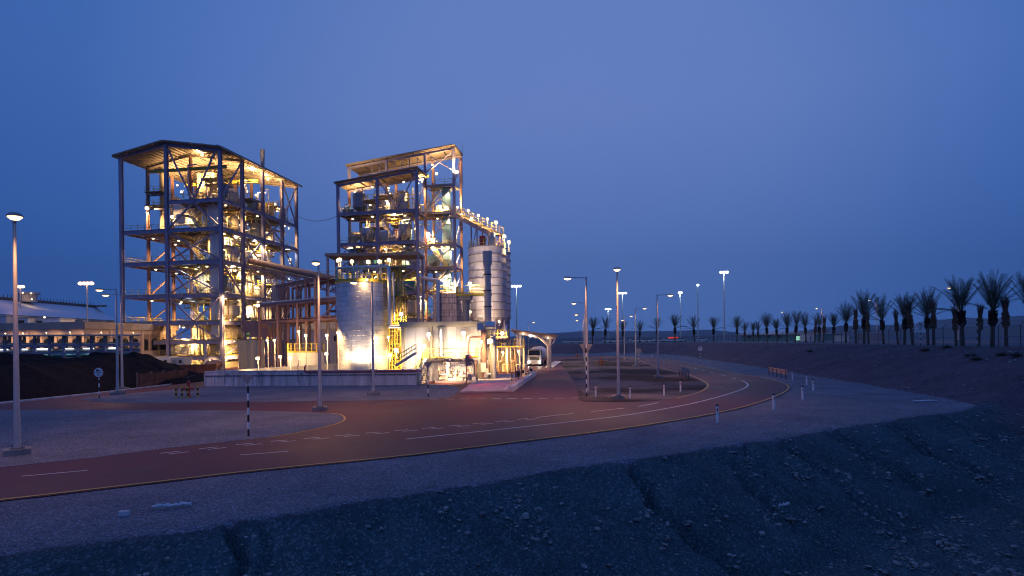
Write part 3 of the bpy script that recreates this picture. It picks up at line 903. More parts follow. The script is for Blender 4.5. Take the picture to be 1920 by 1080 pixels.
def sign_px(px, py, name, kind, label, h, yaw=0.0, size=.45, z=0.0, depth=None):
    p = gnd(px, py) if depth is None else Vector((ray(px, py)[0] * depth, depth, zat(ray(px, py)[0] * depth, depth)))
    r = empty(name, p, yaw, label, 'road sign')
    if kind == 'tri':
        bw_post(r, h, .05, .36)
        t_ = MB(); s = size
        for sc, y0, y1, nm_ in ((1, -.075, -.062, 'x'),):
            vs = [(-s, -.075, h), (s, -.075, h), (0, -.075, h - 1.62 * s), (-s, -.055, h), (s, -.055, h), (0, -.055, h - 1.62 * s)]
            t_.add(vs, [(0, 2, 1), (3, 4, 5), (0, 1, 4, 3), (1, 2, 5, 4), (2, 0, 3, 5)])
        t_.bar((-s * .5, -.045, h - .2), (s * .5, -.045, h - .2), .04)
        t_.build('sign_plate', MGREY, r)
    elif kind in ('disc', 'back'):
        bw_post(r, h - .95, .045, .33)
        b_ = MB(); b_.cone((0, 0, h - .95), (0, 0, h - .2), .03, .03, 8); b_.build('bracket', MGREY, r)
        d = MB(); d.cone((0, -.05, h - .45), (0, -.03, h - .45), size, size, 32)
        pl = d.build('sign_plate', SIGNR if kind == 'disc' else MGREY, r)
        if kind == 'disc':
            e = MB(); e.cone((0, -.055, h - .45), (0, -.05, h - .45), size * .88, size * .88, 32); f = e.build('sign_face', SIGNW, pl)
            g = MB(); g.span((-size * .85, -.06, h - .46), (size * .85, -.056, h - .425))
            # truck symbol in the upper half
            zc = h - .45 + size * .38
            if size > .38:
                g.span((-size * .45, -.06, zc - .06), (-size * .02, -.056, zc + .10)); g.span((0, -.06, zc - .06), (size * .2, -.056, zc + .02))
                g.span((size * .28, -.06, zc - .06), (size * .52, -.056, zc + .0)); 
                for x in (-.15, -.02, .08, .16): g.cone((x, -.06, zc - .07), (x, -.056, zc - .07), .035, n=8)
            g.build('symbol', BLACK, pl)
            text_obj('30', size * .78, (0, -.058, h - .45 - size * .42), pl, BLACK)
    return r
sign_px(186, 747, 'speed_sign', 'disc', 'round white speed sign reading 30 with a red rim on a banded post', 2.75, 0, .45)
sign_px(466, 818, 'give_way_sign', 'tri', 'inverted triangle give way sign on a banded post, nearest the camera', 3.05, 0, .30)
sign_px(803, 745, 'give_way_sign', 'tri', 'inverted triangle give way sign on a banded post before the equipment skid', 2.95, 0, .39)
sign_px(1100, 744, 'give_way_sign', 'tri', 'give way sign on a banded post beside the street lamps of the truck lane', 4.3, PI, .55)
sign_px(1313, 681, 'speed_sign', 'disc', 'round sign on a banded post beyond the road, against the embankment', 3.2, .1, .5)
sign_px(1198, 684, 'round_sign', 'back', 'back of a round grey sign on a banded post beside a street lamp', 3.0, PI, .5)
sign_px(1726, 648, 'speed_sign', 'disc', 'round sign on a banded post inside the fence among the palms', 3.0, .2, .45, depth=73)
sign_px(1833, 648, 'banded_post', 'none', 'x', 3.0, depth=60)
bp_ = bpy.data.objects['banded_post']; bw_post(bp_, 2.6, .06, .36); tag(bp_, 'black and white banded post under a tied palm inside the fence', 'post')
def delineator(px, py, label):
    r = empty('marker_post', gnd(px, py), rng.uniform(-.2, .2), label, 'marker post', 'white marker posts beside the road')
    b = MB(); b.prism([(-.06, -.04), (.06, -.04), (.06, .04), (-.06, .04)], 0, .92); b.build('post', SIGNW, r)
    c = MB(); c.box((0, 0, .97), (.125, .085, .1)); c.build('cap', BLACK, r)
    d = MB(); d.box((0, -.043, .72), (.06, .01, .18)); d.build('reflector', SIGNR, r)
for px, py, lb in ((1345, 793, 'white marker post nearest the camera, outside the yellow line'), (1451, 768, 'white marker post on the yellow line at the bend'),
                   (1505, 749, 'white marker post alone on the gravel right of the bend'), (1525, 733.5, 'rightmost white marker post on the gravel by the bend'),
                   (1512.5, 722, 'white marker post near the foot of the embankment'), (1486, 712.5, 'white marker post beside the end of the guard rail'),
                   (1276, 735, 'white marker post on the island by the five pipe posts'), (1245, 742.5, 'white marker post midway along the island front'),
                   (1181.5, 748, 'white marker post just right of the end-on street lamp'), (1117, 745, 'white marker post at the foot of two street lamps'),
                   (1222.5, 671, 'tiny white marker post at the far side of the road')):
    delineator(px, py, lb)
# guard rail
a, b = gnd(1441, 703), gnd(1476, 711)
gr = empty('guard_rail', a, 0, 'short orange-lit guard rail on posts at the outside of the bend', 'guard rail')
m = MB()
for z in (.62, .92):
    for o_ in (-.07, 0, .07): m.bar(a + Vector((0, abs(o_) * .6, z + o_)), b + Vector((0, abs(o_) * .6, z + o_)), .03, .085)
m.build('rail', mat('orange_lit_rail', (.60, .33, .20), .5), gr, world=True)  # orange lamp light put into the rail's own colour
for k in range(5):
    p = a.lerp(b, .05 + .9 * k / 4); m = MB(); m.box((p.x, p.y + .1, .45), (.1, .1, 1.0)); m.build('post', DARKST, gr, world=True)
# five pipe posts
for k in range(5):
    p = gnd(1274.5 + k * 4.0, 706 + k * 1.3)
    r = empty('pipe_post', p, 0, ['leftmost', 'second', 'middle', 'fourth', 'rightmost'][k] + ' of the five dark pipe posts on the island by the road', 'bollard', 'dark pipe posts in a row')
    m = MB(); m.cone((0, 0, 0), (0, 0, 1.0), .07, n=10); m.build('post', DARKST, r)
    m = MB(); m.cone((0, 0, .62), (0, 0, 1.25), .11, n=10); m.cone((0, 0, .9), (.2, -.1, .9), .06, n=8); m.build('valve_head', MGREY, r)
def hydrant(px, py, label, short, sc=1.0):
    p = gnd(px, py)
    r = empty('fire_hydrant', p, 0, 'red fire hydrant ' + label, 'fire hydrant'); r.scale = (sc,) * 3
    m = MB(); m.cone((0, 0, 0), (0, 0, 1.25), .12, n=12); m.ball((0, 0, 1.3), .16, 10, 6); m.cone((0, 0, 0), (0, 0, .08), .25, n=12); m.build('body', REDP, r, smooth=True)
    m = MB(); m.cone((-.42, 0, .75), (.42, 0, .75), .08, n=10); m.cone((0, -.35, .62), (0, 0, .62), .09, n=10)
    for s in (-1, 1): m.cone((s * .42, 0, .75), (s * .47, 0, .75), .12, n=10)
    m.build('outlet', REDP, r)
    m = MB(); m.cone((0, 0, 1.4), (0, 0, 1.7), .05, n=8); m.bar((-.5, 0, 1.72), (.45, .15, 1.95), .07); m.build('monitor_nozzle', DARKST, r)
    for k, (x, y) in enumerate(((-.95, -.3), (-.2, -.7), (.32, -.75), (.95, -.3))):
        q = empty('bollard', p + Vector((x, y, 0)) * sc, 0, ['leftmost', 'left inner', 'right inner', 'rightmost'][k] + ' striped bollard guarding the hydrant ' + short, 'bollard', 'bollards around the hydrants'); q.scale = (sc,) * 3
        b1 = MB(); b1.cone((0, 0, 0), (0, 0, 1.05), .08, n=10); pb = b1.build('post', YEL, q)
        for j in (1, 3): b2 = MB(); b2.cone((0, 0, j * .21), (0, 0, j * .21 + .21), .084, n=10); b2.build('black_band', BLACK, pb)
hydrant(354, 745, 'on the gravel before the grey bund wall', 'before the bund wall')
hydrant(21, 741, 'before the coal heap at the left edge', 'before the coal heap')
hydrant(1128, 686, 'on the dark island soil between the street lamps', 'on the dark island soil', 1.0)
hydrant(1082, 671, 'far down the truck lane near the embankment', 'far down the truck lane', .9)
# litter
def litter(name, px, py, fn, m, label, cat):
    p = gnd(px, py); b = MB(); fn(b); o = b.build(name, m); o.location = (p.x, p.y, zat(p.x, p.y) - .02); tag(o, label, cat); return o
def rag(b, n=16, ln=1.0, wd=.12):
    rr = random.Random(n); vs = []
    for i in range(n):
        x = ln * (i / (n - 1) - .5); y = .12 * math.sin(x * 4) + rr.uniform(-.02, .02); w_ = wd * (.5 + rr.random()) / 2
        for j in (-1, 0, 1): vs.append((x, y + j * w_, .05 + rr.uniform(0, .07) + (.05 if j == 0 else 0)))
    for i in range(n): vs.append((vs[i * 3][0], vs[i * 3 + 1][1], .02))
    fs = []
    for i in range(n - 1):
        for j in range(2): fs.append((i * 3 + j, i * 3 + 3 + j, i * 3 + 4 + j, i * 3 + 1 + j))
        fs.append((3 * n + i, 3 * n + i + 1, i * 3 + 3, i * 3)); fs.append((3 * n + i + 1, 3 * n + i, i * 3 + 2, i * 3 + 5))
    b.add(vs, fs)
litter('plastic_sheet', 323, 951, lambda b: rag(b, 18, .95, .09), PLASTIC, 'torn strip of white plastic lying on the gravel verge', 'litter')
litter('plastic_sheet', 1735, 753, lambda b: rag(b, 14, 1.7, .16), PLASTIC, 'pale strip of plastic on the gravel near the verge tip', 'litter')
def blk(b):
    b.box((0, 0, .06), (.27, .13, .13)); b.box((0, 0, .124), (.2, .08, .012))
litter('concrete_block', 233, 965, blk, CONC, 'pale concrete block lying on the gravel verge', 'concrete block')
dq = Vector((ray(1470, 951)[0], 1, ray(1470, 951)[1]))
best = None
for k in range(60, 400):
    y = k * .1; x = dq.x * y
    if H + dq.z * y < zat(x, y): best = (x, y, zat(x, y)); break
b = MB(); rag(b, 12, .5, .07); o = b.build('plastic_bag', PLASTIC); o.location = best; tag(o, 'twisted white plastic bag lying in the dark ditch', 'litter')
# dry shrubs on the berm face
for k, (px, py, lb) in enumerate(((1519, 660, 'small dark shrub alone near the crest at the left'), (1735, 658, 'small dark shrub below the round sign'), (1777, 653, 'dark shrub tight under the fence'), (1820, 668, 'dark shrub lowest on the embankment'), (1832, 675, 'dark flat shrub beneath another on the slope'), (1879, 667, 'broad dark shrub near the right edge'), (1908, 668, 'dark shrub at the right edge of the slope'))):
    a_, b_ = ray(px, py); hit = None
    for j in range(200, 1500):
        y = j * .1
        if H + b_ * y < zat(a_ * y, y): hit = Vector((a_ * y, y, zat(a_ * y, y))); break
    if not hit: continue
    m = MB(); rr = random.Random(k)
    for i in range(420):
        d = Vector((rr.gauss(0, 1), rr.gauss(0, 1), abs(rr.gauss(0, .5)))).normalized(); q = d * rr.uniform(.05, .5)
        tp = q + (d + Vector((0, 0, .3))) * .16; sd = Vector((-d.y, d.x, .2)) * .03
        m.add([q - sd, q + sd, tp], [(0, 1, 2)])
    o = m.build('shrub', PALML); o.location = hit; o.scale = (1.1, 1.1, .8); tag(o, lb, 'shrub', 'dry shrubs on the embankment')
# ================================================================== the plant: frames and lamps
class Frame:
    def __init__(s, px, py, depth, t):
        a, b = ray(px, py)
        s.o = Vector((a * depth, depth, 0)); s.t = t
        s.ex = Vector((math.cos(t), -math.sin(t), 0)); s.ey = Vector((math.sin(t), math.cos(t), 0))
    def l2w(s, x, y, z=0.0): return s.o + s.ex * x + s.ey * y + Vector((0, 0, z))
    def px2l(s, px, py, x=None, y=None):
        a, b = ray(px, py)
        d = Vector((a, 1, 0)); c = -s.o
        ox, oy = c.dot(s.ex), c.dot(s.ey); dx, dy = d.dot(s.ex), d.dot(s.ey)
        k = (y - oy) / dy if y is not None else (x - ox) / dx
        return Vector((ox + dx * k, oy + dy * k, H + b * k))
    def empty(s, name, x, y, z, label, cat, group=None, rz=0):
        return empty(name, s.l2w(x, y, z), -s.t + rz, label, cat, group)

_b = MB(); _b.lathe((0, 0, 0), [(.22, -.06), (.20, .08), (.06, .12), (.04, .3)], 10)
LAMPHOUSE = _b.build('deck_lamp', MGREY); 
_b = MB(); _b.ball((0, 0, -.12), .24, 10, 6, .7); _g = _b.build('lamp_glass', WARM, LAMPHOUSE, smooth=True)
_b = MB(); _b.box((0, .12, 0), (.55, .2, .45)); _b.bar((0, .15, -.2), (0, .15, -.9), .08)
FLOOD = _b.build('floodlight', MGREY)
_b = MB(); _b.ball((0, -.12, 0), .25, 12, 7); _g2 = _b.build('lamp_glass', WARM, FLOOD, smooth=True)
_b = MB(); _b.box((0, 0, .04), (1.5, .22, .12)); FLUO = _b.build('white_deck_lamp', MGREY)
_b = MB(); _b.box((0, 0, -.07), (1.45, .26, .10)); _g3 = _b.build('lamp_glass', COOL, FLUO)
lamp_first = {'d': True, 'f': True, 'w': True}
lampn = {}
DECKW, FLOODW, FLUOW = 1900.0, 1900.0, 1500.0
def put_lamp(k, root, x, y, z, power=None, rz=0, big=1.0, aim='in', c=None):
    src = {'d': LAMPHOUSE, 'f': FLOOD, 'w': FLUO}[k]
    if lamp_first[k]: o = src; lamp_first[k] = False
    else: o = copy_tree(src)
    o.parent = root; o.location = (x, y, z); o.rotation_euler = (0, 0, rz); o.scale = (big,) * 3
    pw = power or {'d': DECKW, 'f': FLOODW, 'w': FLUOW}[k]
    if k == 'f' and aim == 'in': aim = (0, .8, -.6)
    if k in 'dw': aim = (0, 0, -1)
    lampn[k] = lampn.get(k, 0) + 1
    if k == 'd':
        if lampn[k] % 2 != 1: return o
        pw *= 2.2
    if k == 'f' and root.name.startswith('steel_tower'):
        pw *= 1.0
    light('lamp_light', root, (x + (0 if k != 'f' else math.sin(rz) * .55), y - (0 if k != 'f' else math.cos(rz) * .55), z - (.42 if k != 'f' else .0)), pw, c or (COOLC if k == 'w' else WARMC), .22, aim, 150)
    return o

def railing(root, p, q, h=1.1, post=1.5, m=None, name='railing'):
    p = Vector(p); q = Vector(q); n = max(1, int((q - p).length / post)); b = MB()
    for i in range(n + 1):
        a = p.lerp(q, i / n); b.bar(a, a + Vector((0, 0, h)), .07)
    for z in (h, h * .55): b.bar(p + Vector((0, 0, z)), q + Vector((0, 0, z)), .055)
    b.bar(p + Vector((0, 0, .08)), q + Vector((0, 0, .08)), .03, .14)
    return b.build(name, m or YEL, root)
def flight(root, p, q, wd=.9, across=(0, 1, 0), name='stair'):
    p = Vector(p); q = Vector(q); ac = Vector(across) * wd / 2
    b = MB(); n = max(4, int(abs(q.z - p.z) / .22))
    for s in (-1, 1): b.bar(p + ac * s, q + ac * s, .06, .24)
    for i in range(n):
        c = p.lerp(q, (i + .5) / n); dr = (q - p); dr.z = 0; dr.normalize()
        b.bar(c - ac, c + ac, .26, .05)
    o = b.build(name, LGREY, root)
    r = MB()
    for s in (-1, 1):
        for i in range(5):
            c = p.lerp(q, i / 4) + ac * s; r.bar(c, c + Vector((0, 0, 1.0)), .05)
        for h in (.55, 1.0): r.bar(p + ac * s + Vector((0, 0, h)), q + ac * s + Vector((0, 0, h)), .05)
    r.build('handrail', YEL, o)
    return o
def deck(root, x0, x1, y0, y1, z, rails='fblr', framing=True):
    b = MB(); b.span((x0, y0, z - .07), (x1, y1, z)); d = b.build('deck', DECK, root)
    if framing:
        f = MB(); n = max(2, int((x1 - x0) / 1.6))
        for i in range(1, n): x = x0 + (x1 - x0) * i / n; f.span((x - .06, y0 + .1, z - .33), (x + .06, y1 - .1, z - .075))
        n = max(2, int((y1 - y0) / 4))
        for i in range(1, n): y = y0 + (y1 - y0) * i / n; f.span((x0 + .1, y - .08, z - .6), (x1 - .1, y + .08, z - .335))
        f.build('joists', STEEL, d)
    e = .25
    if 'f' in rails: railing(root, (x0, y0 + e, z), (x1, y0 + e, z))
    if 'b' in rails: railing(root, (x0, y1 - e, z), (x1, y1 - e, z))
    if 'l' in rails: railing(root, (x0 + e, y0, z), (x0 + e, y1, z))
    if 'r' in rails: railing(root, (x1 - e, y0, z), (x1 - e, y1, z))
def column(root, x, y, z0, z1, s=.55, m=None):
    b = MB(); t = .06
    b.span((x - s / 2, y - s / 2, z0), (x + s / 2, y - s / 2 + t, z1)); b.span((x - s / 2, y + s / 2 - t, z0), (x + s / 2, y + s / 2, z1))
    b.span((x - .05, y - s / 2 + t, z0), (x + .05, y + s / 2 - t, z1)); b.box((x, y, z0 + .03), (s * 1.5, s * 1.5, .08))
    b.build('column', m or STEEL, root)
def beam(root, p, q, wd=.3, h=.7, m=None):
    b = MB(); b.ibeam(p, q, wd, h)
    L_ = (Vector(q) - Vector(p)).length; n = int(L_ / 2.6)
    for i in range(1, n): c = Vector(p).lerp(Vector(q), i / n); b.box(c, (wd * .92 if abs(q[0] - p[0]) < .1 else .05, wd * .92 if abs(q[1] - p[1]) < .1 else .05, h * .9))
    b.build('beam', m or STEEL, root)
def brace(root, p, q, s=.26, m=None):
    b = MB(); b.bar(p, q, s, s); p = Vector(p); q = Vector(q); d = (q - p).normalized()
    b.bar(p + d * .1, p + d * .9, s * 2.2, .08 if abs(d.y) > .2 else s * 1.02); b.bar(q - d * .9, q - d * .1, s * 2.2, .08 if abs(d.y) > .2 else s * 1.02)
    b.build('brace', m or STEEL, root)

# ------------------------------------------------------------------ equipment (each a thing of its own)
USEDL = set()
def uniq(lb):
    k = lb; i = 0
    while k in USEDL:
        i += 1; k = lb + [' beside its twin', ' nearer the core', ' nearer the back', ' behind the others', ' closest to the stairs'][min(i - 1, 4)]
        if i > 5: break
    USEDL.add(k); return k
def equip(fr, kind, x, y, z, s, h, m, label, group, rz=0.0):
    names = {'vessel': 'process_vessel', 'hopper': 'hopper', 'cabinet': 'control_cabinet', 'fan': 'blower_fan', 'filter': 'dust_filter', 'machine': 'process_machine'}
    r = fr.empty(names[kind], x, y, z, uniq(label), names[kind].replace('_', ' '), group, rz)
    b = MB()
    if kind == 'vessel':
        b.lathe((0, 0, h * .22), [(.05, -.25 * s), (.3 * s, -.18 * s), (.5 * s, 0), (.5 * s, h * .62), (.3 * s, h * .62 + .17 * s), (.06, h * .62 + .22 * s), (.06, h * .78)], 20)
        b.build('shell', m, r, smooth=True)
        for k in (0, 2):
            c = MB(); c.lathe((0, 0, h * (.26 + .24 * k)), [(.5 * s, 0), (.54 * s, .02), (.54 * s, .08), (.5 * s, .1)], 20); c.build('flange', MGREY, r)
        for k in range(4):
            a = PI / 4 + k * PI / 2; g = MB(); g.bar((.46 * s * math.cos(a), .46 * s * math.sin(a), 0), (.46 * s * math.cos(a), .46 * s * math.sin(a), h * .4), .1); g.build('leg', STEEL, r)
        p = MB(); p.path([(0, 0, h), (.0, 0, h * 1.12), (s * .8, 0, h * 1.12), (s * .8, 0, .1)], .07 * max(1, s * .6)); p.build('pipe', ALU, r, smooth=True)
    elif kind == 'hopper':
        b.lathe((0, 0, 0), [(.12 * s, .2), (.5 * s, h * .6), (.5 * s, h), (.46 * s, h + .04), (.1, h + .18 * s)], 20); b.build('shell', m, r, smooth=True)
        c = MB(); c.lathe((0, 0, h * .6), [(.5 * s, -.05), (.56 * s, -.05), (.56 * s, .05), (.5 * s, .05)], 20); c.build('ring_beam', STEEL, r)
        for k in range(4):
            a = PI / 4 + k * PI / 2; g = MB(); g.bar((.55 * s * math.cos(a), .55 * s * math.sin(a), 0), (.55 * s * math.cos(a), .55 * s * math.sin(a), h * .6), .12); g.build('leg', STEEL, r)
        d = MB(); d.cone((0, 0, 0), (0, 0, .25), .16 * s, .14 * s, 12); d.build('outlet_valve', MGREY, r)
    elif kind == 'cabinet':
        b.box((0, 0, h / 2 + .08), (s, s * .55, h)); b.box((0, 0, .04), (s * .94, s * .5, .08)); b.build('body', m, r)
        for k in (-1, 1):
            d = MB(); d.box((k * s * .24, -s * .285, h / 2 + .08), (s * .44, .02, h * .9)); dd = d.build('door', m, r)
            e = MB(); e.box((k * s * .06, -s * .31, h * .5), (.03, .04, .2)); e.build('handle', BLACK, dd)
    elif kind == 'fan':
        b.cone((0, -.25 * s, h * .55), (0, .25 * s, h * .55), .42 * h, n=20); b.box((.3 * h, 0, h * .82), (.36 * h, .44 * s, .5 * h)); b.build('casing', m, r)
        c = MB(); c.cone((0, .26 * s, h * .55), (0, .85 * s, h * .55), .2 * h, n=14); c.build('motor', BLUEM, r)
        d = MB(); d.box((0, .15 * s, .06), (h, 1.3 * s, .12)); d.box((0, 0, h * .12), (h * .7, .4 * s, h * .2)); d.build('base_frame', STEEL, r)
    elif kind == 'filter':
        b.span((-s / 2, -s / 2, h * .42), (s / 2, s / 2, h)); b.add([(-s / 2, -s / 2, h * .42), (s / 2, -s / 2, h * .42), (s / 2, s / 2, h * .42), (-s / 2, s / 2, h * .42), (-.12, -.12, h * .08), (.12, -.12, h * .08), (.12, .12, h * .08), (-.12, .12, h * .08)], [(0, 4, 5, 1), (1, 5, 6, 2), (2, 6, 7, 3), (3, 7, 4, 0), (4, 7, 6, 5)])
        b.build('casing', m, r)
        for k in range(4):
            sx, sy = (-1, -1, 1, 1)[k], (-1, 1, -1, 1)[k]; g = MB(); g.span((sx * s * .46 - .06, sy * s * .46 - .06, 0), (sx * s * .46 + .06, sy * s * .46 + .06, h * .42)); g.build('leg', STEEL, r)
        d = MB()
        for k in range(3): d.span((-s * .51, -s * .51, h * (.5 + .16 * k)), (s * .51, s * .51, h * (.5 + .16 * k) + .06))
        d.build('stiffener', MGREY, r)
        p = MB(); p.path([(0, 0, h), (0, 0, h * 1.2), (s * .7, 0, h * 1.25)], .14 * s); p.build('outlet_duct', LGREY, r, smooth=True)
    else:
        b.box((0, 0, h * .3), (s, s * .6, h * .5)); b.cone((-s * .3, 0, h * .55), (s * .3, 0, h * .55), .26 * h, n=16); b.box((s * .36, 0, h * .6), (s * .2, s * .4, h * .5)); b.build('casing', m, r)
        c = MB(); c.box((0, 0, .06), (s * 1.15, s * .7, .12)); c.build('base_frame', STEEL, r)
        d = MB(); d.path([(-s * .3, 0, h * .8), (-s * .3, 0, h * 1.15), (s * .1, 0, h * 1.15), (s * .1, s * .2, h * .8)], .07 * s); d.build('pipe', ALU, r, smooth=True)
        e = MB(); e.cone((s * .5, 0, h * .4), (s * .85, 0, h * .4), .17 * h, n=12); e.build('motor', BLUEM, r)
    return r
ORD = ['ground', 'first', 'second', 'third', 'fourth', 'fifth', 'sixth', 'seventh', 'eighth']
MN = {'cream_cladding': 'cream', 'white_paint': 'white', 'light_grey_paint': 'light grey', 'mid_grey_paint': 'grey', 'teal_paint': 'teal', 'blue_duct_paint': 'blue grey', 'aluminium_pipe': 'bare metal', 'blue_machine_paint': 'dark blue', 'safety_yellow': 'yellow', 'rusty_steel_plate': 'rusty'}
def scatter_equip(fr, level, z, gap, x0, x1, y0, y1, n, tower, rr, zones):
    pts = []
    tries = 0
    while len(pts) < n and tries < 500:
        tries += 1
        x = rr.uniform(x0, x1); y = rr.uniform(y0, y1)
        if any(abs(x - a) < 2.1 and abs(y - b) < 2.1 for a, b in pts): continue
        if any(a0 < x < a1 and b0 < y < b1 for a0, a1, b0, b1 in zones): continue
        pts.append((x, y))
    for x, y in pts:
        kind = rr.choice(['vessel', 'vessel', 'hopper', 'cabinet', 'fan', 'filter', 'machine', 'machine'])
        s = rr.uniform(1.4, 2.7); h = min(gap * .78, {'vessel': rr.uniform(2.4, 4.6), 'hopper': rr.uniform(2.2, 4), 'cabinet': 2.0, 'fan': 1.7, 'filter': rr.uniform(2.5, 4), 'machine': 1.6}[kind])
        m = rr.choice([CREAM, WHITE, LGREY, LGREY, CREAM, MGREY, TEAL, BLUED, ALU])
        fx = (x - x0) / (x1 - x0); fy = (y - y0) / (y1 - y0)
        where = ('front' if fy < .34 else 'middle' if fy < .67 else 'back') + ' ' + ('left' if fx < .34 else 'centre' if fx < .67 else 'right')
        nm = {'vessel': 'upright vessel', 'hopper': 'conical hopper', 'cabinet': 'control cabinet', 'fan': 'blower fan', 'filter': 'box filter', 'machine': 'pump set'}[kind]
        lv = 'the ground' if level == 0 else 'the %s deck' % ORD[level]
        equip(fr, kind, x, y, z, s, h, m, '%s %s, %s of %s, %s' % (MN[m.name], nm, where, lv, tower), 'process equipment inside the ' + tower, rr.choice((0, 0, PI / 2)))
def pipes(root, n, x0, x1, y0, y1, z0, z1, rr, zs):
    for i in range(n):
        b = MB(); r = rr.uniform(.05, .16); k = rr.random()
        x, y = rr.uniform(x0, x1), rr.uniform(y0, y1); za = rr.choice(zs) + rr.uniform(.5, 2)
        if k < .45:
            zb = min(z1, za + rr.uniform(4, 12)); b.path([(x, y, za), (x, y, zb), (x + rr.choice((-1, 1)) * rr.uniform(.8, 3), y, zb)], r)
        elif k < .8:
            zz = rr.choice(zs) - rr.uniform(.7, 1.2); xe = rr.uniform(x0, x1); b.path([(x, y, zz), (xe, y, zz), (xe, y, zz - rr.uniform(1, 3)), (xe, min(y1, y + 2), zz - 3)], r)
        else:
            zz = rr.choice(zs) - rr.uniform(.7, 1.2); b.path([(x, y0, zz), (x, y1, zz), (x, y1, zz - 2)], r)
        b.build('pipe', rr.choice([ALU, LGREY, CREAM, STEEL, STEELR, YEL]), root, smooth=True)

# ================================================================== left tower (wide, gabled)
TL = R(10)
A = Frame(415, 500, 111, TL)
LT = empty('steel_tower', A.o, -TL, 'wider open steel process tower with a gabled roof, lit from inside, on the left', 'industrial tower', 'open steel process towers')
zc = lambda py: A.px2l(415, py, y=0).z
lv = [zc(p) for p in (667, 637, 601, 549, 486, 424, 370)]
W_ = -A.px2l(229, 500, y=0).x
xm = A.px2l(314, 500, y=0).x
ys = [0] + [A.px2l(p, 500, x=0).y for p in (456, 494, 530, 557)]
Ly = ys[-1]
zr = A.px2l(415, 281, y=0).z
zl = A.px2l(229, 294, y=0).z
zm = A.px2l(314, 270, y=0).z
xs = [-W_, xm, 0]
def roofz(x): return zl + (zm - zl) * (x + W_) / (xm + W_) if x < xm else zm + (zr - zm) * (x - xm) / (0 - xm)
for x in xs:
    for y in ys: column(LT, x, y, 0, roofz(x) - .1, .6 if y == 0 or x == 0 else .5, STEEL if y == 0 or x == 0 else STEELR)  # rear columns get the red of warm lamp light in their colour
column(LT, A.px2l(386, 680, y=0).x, 0, 0, lv[1] - .4, .45)
for i, z in enumerate(lv):
    top = i == 6
    for (a, b) in ((0, 1), (1, 2)):
        if top and a == 0: continue
        beam(LT, (xs[a] + .3, 0, z - .38), (xs[b] - .3, 0, z - .38), .3, .75)
        if i % 2: beam(LT, (xs[a] + .3, Ly, z - .38), (xs[b] - .3, Ly, z - .38), .3, .7, STEELR)
    for j in range(4):
        beam(LT, (0, ys[j] + .3, z - .38), (0, ys[j + 1] - .3, z - .38), .3, .7)
        if not top: beam(LT, (-W_, ys[j] + .3, z - .38), (-W_, ys[j + 1] - .3, z - .38), .25, .5, STEELR)
    x0 = -W_ if not top else xm
    deck(LT, x0 + .16, -.16, .16, Ly - .16, z, 'fr' + ('l' if i % 2 == 0 else '') + ('b' if i % 3 == 0 else ''))
# front braces of the right bay, after the photograph
FX = xs[1] + .35; GX = -.35; MX = (xs[1]) / 2; EPS = -.02
def zz(i): return lv[i]
def chev(kind, z0, z1, xa=FX, xb=GX, y=EPS):
    m_ = (xa + xb) / 2
    if kind == 'V': brace(LT, (xa, y, z1), (m_ - .2, y, z0)); brace(LT, (xb, y, z1), (m_ + .2, y, z0))
    if kind == 'A': brace(LT, (xa, y, z0), (m_ - .2, y, z1)); brace(LT, (xb, y, z0), (m_ + .2, y, z1))
    if kind == 'X':
        brace(LT, (xa, y, z0), (xb, y, z1)); brace(LT, (xa, y - .005, z1), (xb, y - .005, z0))
chev('V', lv[6] + .1, zm - .9); chev('A', lv[5] + .1, lv[6] - .8); chev('X', lv[4] + .1, lv[5] - .8); chev('X', lv[3] + .1, lv[4] - .8)
chev('V', lv[2] + .1, lv[3] - .8); chev('A', lv[1] + .1, lv[2] - .8)
def sbr(j, z0, z1, k='X'):
    a, b = ys[j] + .3, ys[j + 1] - .3; x = .02
    if k in 'X/': brace(LT, (x, a, z0), (x, b, z1), .24)
    if k in 'X\\': brace(LT, (x + .005, a, z1), (x + .005, b, z0), .24)
sbr(3, lv[6] + .2, zr - .6); sbr(2, lv[5] + .2, lv[6] - .7); sbr(1, lv[4] + .2, lv[5] - .7); sbr(3, lv[4], lv[5] - .7, '\\'); sbr(0, lv[3], lv[4] - .7, '\\'); sbr(2, lv[3], lv[4] - .7); sbr(0, lv[0], lv[1] - .6, '/')
sbr(0, lv[6] + .2, zr - .6, '/')
for i, k in ((0, '/'), (3, '/'), (4, '\\'), (5, '/')):
    z0 = lv[i - 1] if i else 0
    brace(LT, (-W_, ys[1], z0 + .2), (-W_, ys[2], lv[i] - .5), .24, STEELR); brace(LT, (-W_, ys[2], lv[i] - .5), (-W_, ys[3], z0 + .2), .24, STEELR)
    brace(LT, (xs[0] + .3, Ly, z0 + .3), (xs[1] - .3, Ly, lv[i] - .5), .24, STEELR)
# gabled roof
ov = 1.1
b = MB()
prof = [(-W_ - 1.0, roofz(-W_) - .35 + .3), (xm, zm + .3), (1.0, roofz(0) - .1 + .3)]
vs = []
for y in (-ov, Ly + ov):
    for x, z in prof: vs.append((x, y, z))
    for x, z in prof: vs.append((x, y, z + .22))
b.add(vs, [(0, 6, 7, 1), (1, 7, 8, 2), (4, 10, 9, 3), (5, 11, 10, 4), (0, 1, 4, 3), (1, 2, 5, 4), (7, 6, 9, 10), (8, 7, 10, 11), (3, 9, 6, 0), (2, 8, 11, 5)])
rf = b.build('roof', ROOFM, LT)
b = MB()
for k in range(13):
    f = k / 12
    for (xa, za), (xb, zb) in ((prof[0], prof[1]), (prof[1], prof[2])):
        x = xa + (xb - xa) * f; z = za + (zb - za) * f - .13
        b.span((x - .06, -ov + .1, z - .1), (x + .06, Ly + ov - .1, z + .1))
b.build('purlins', ROOFM, rf)
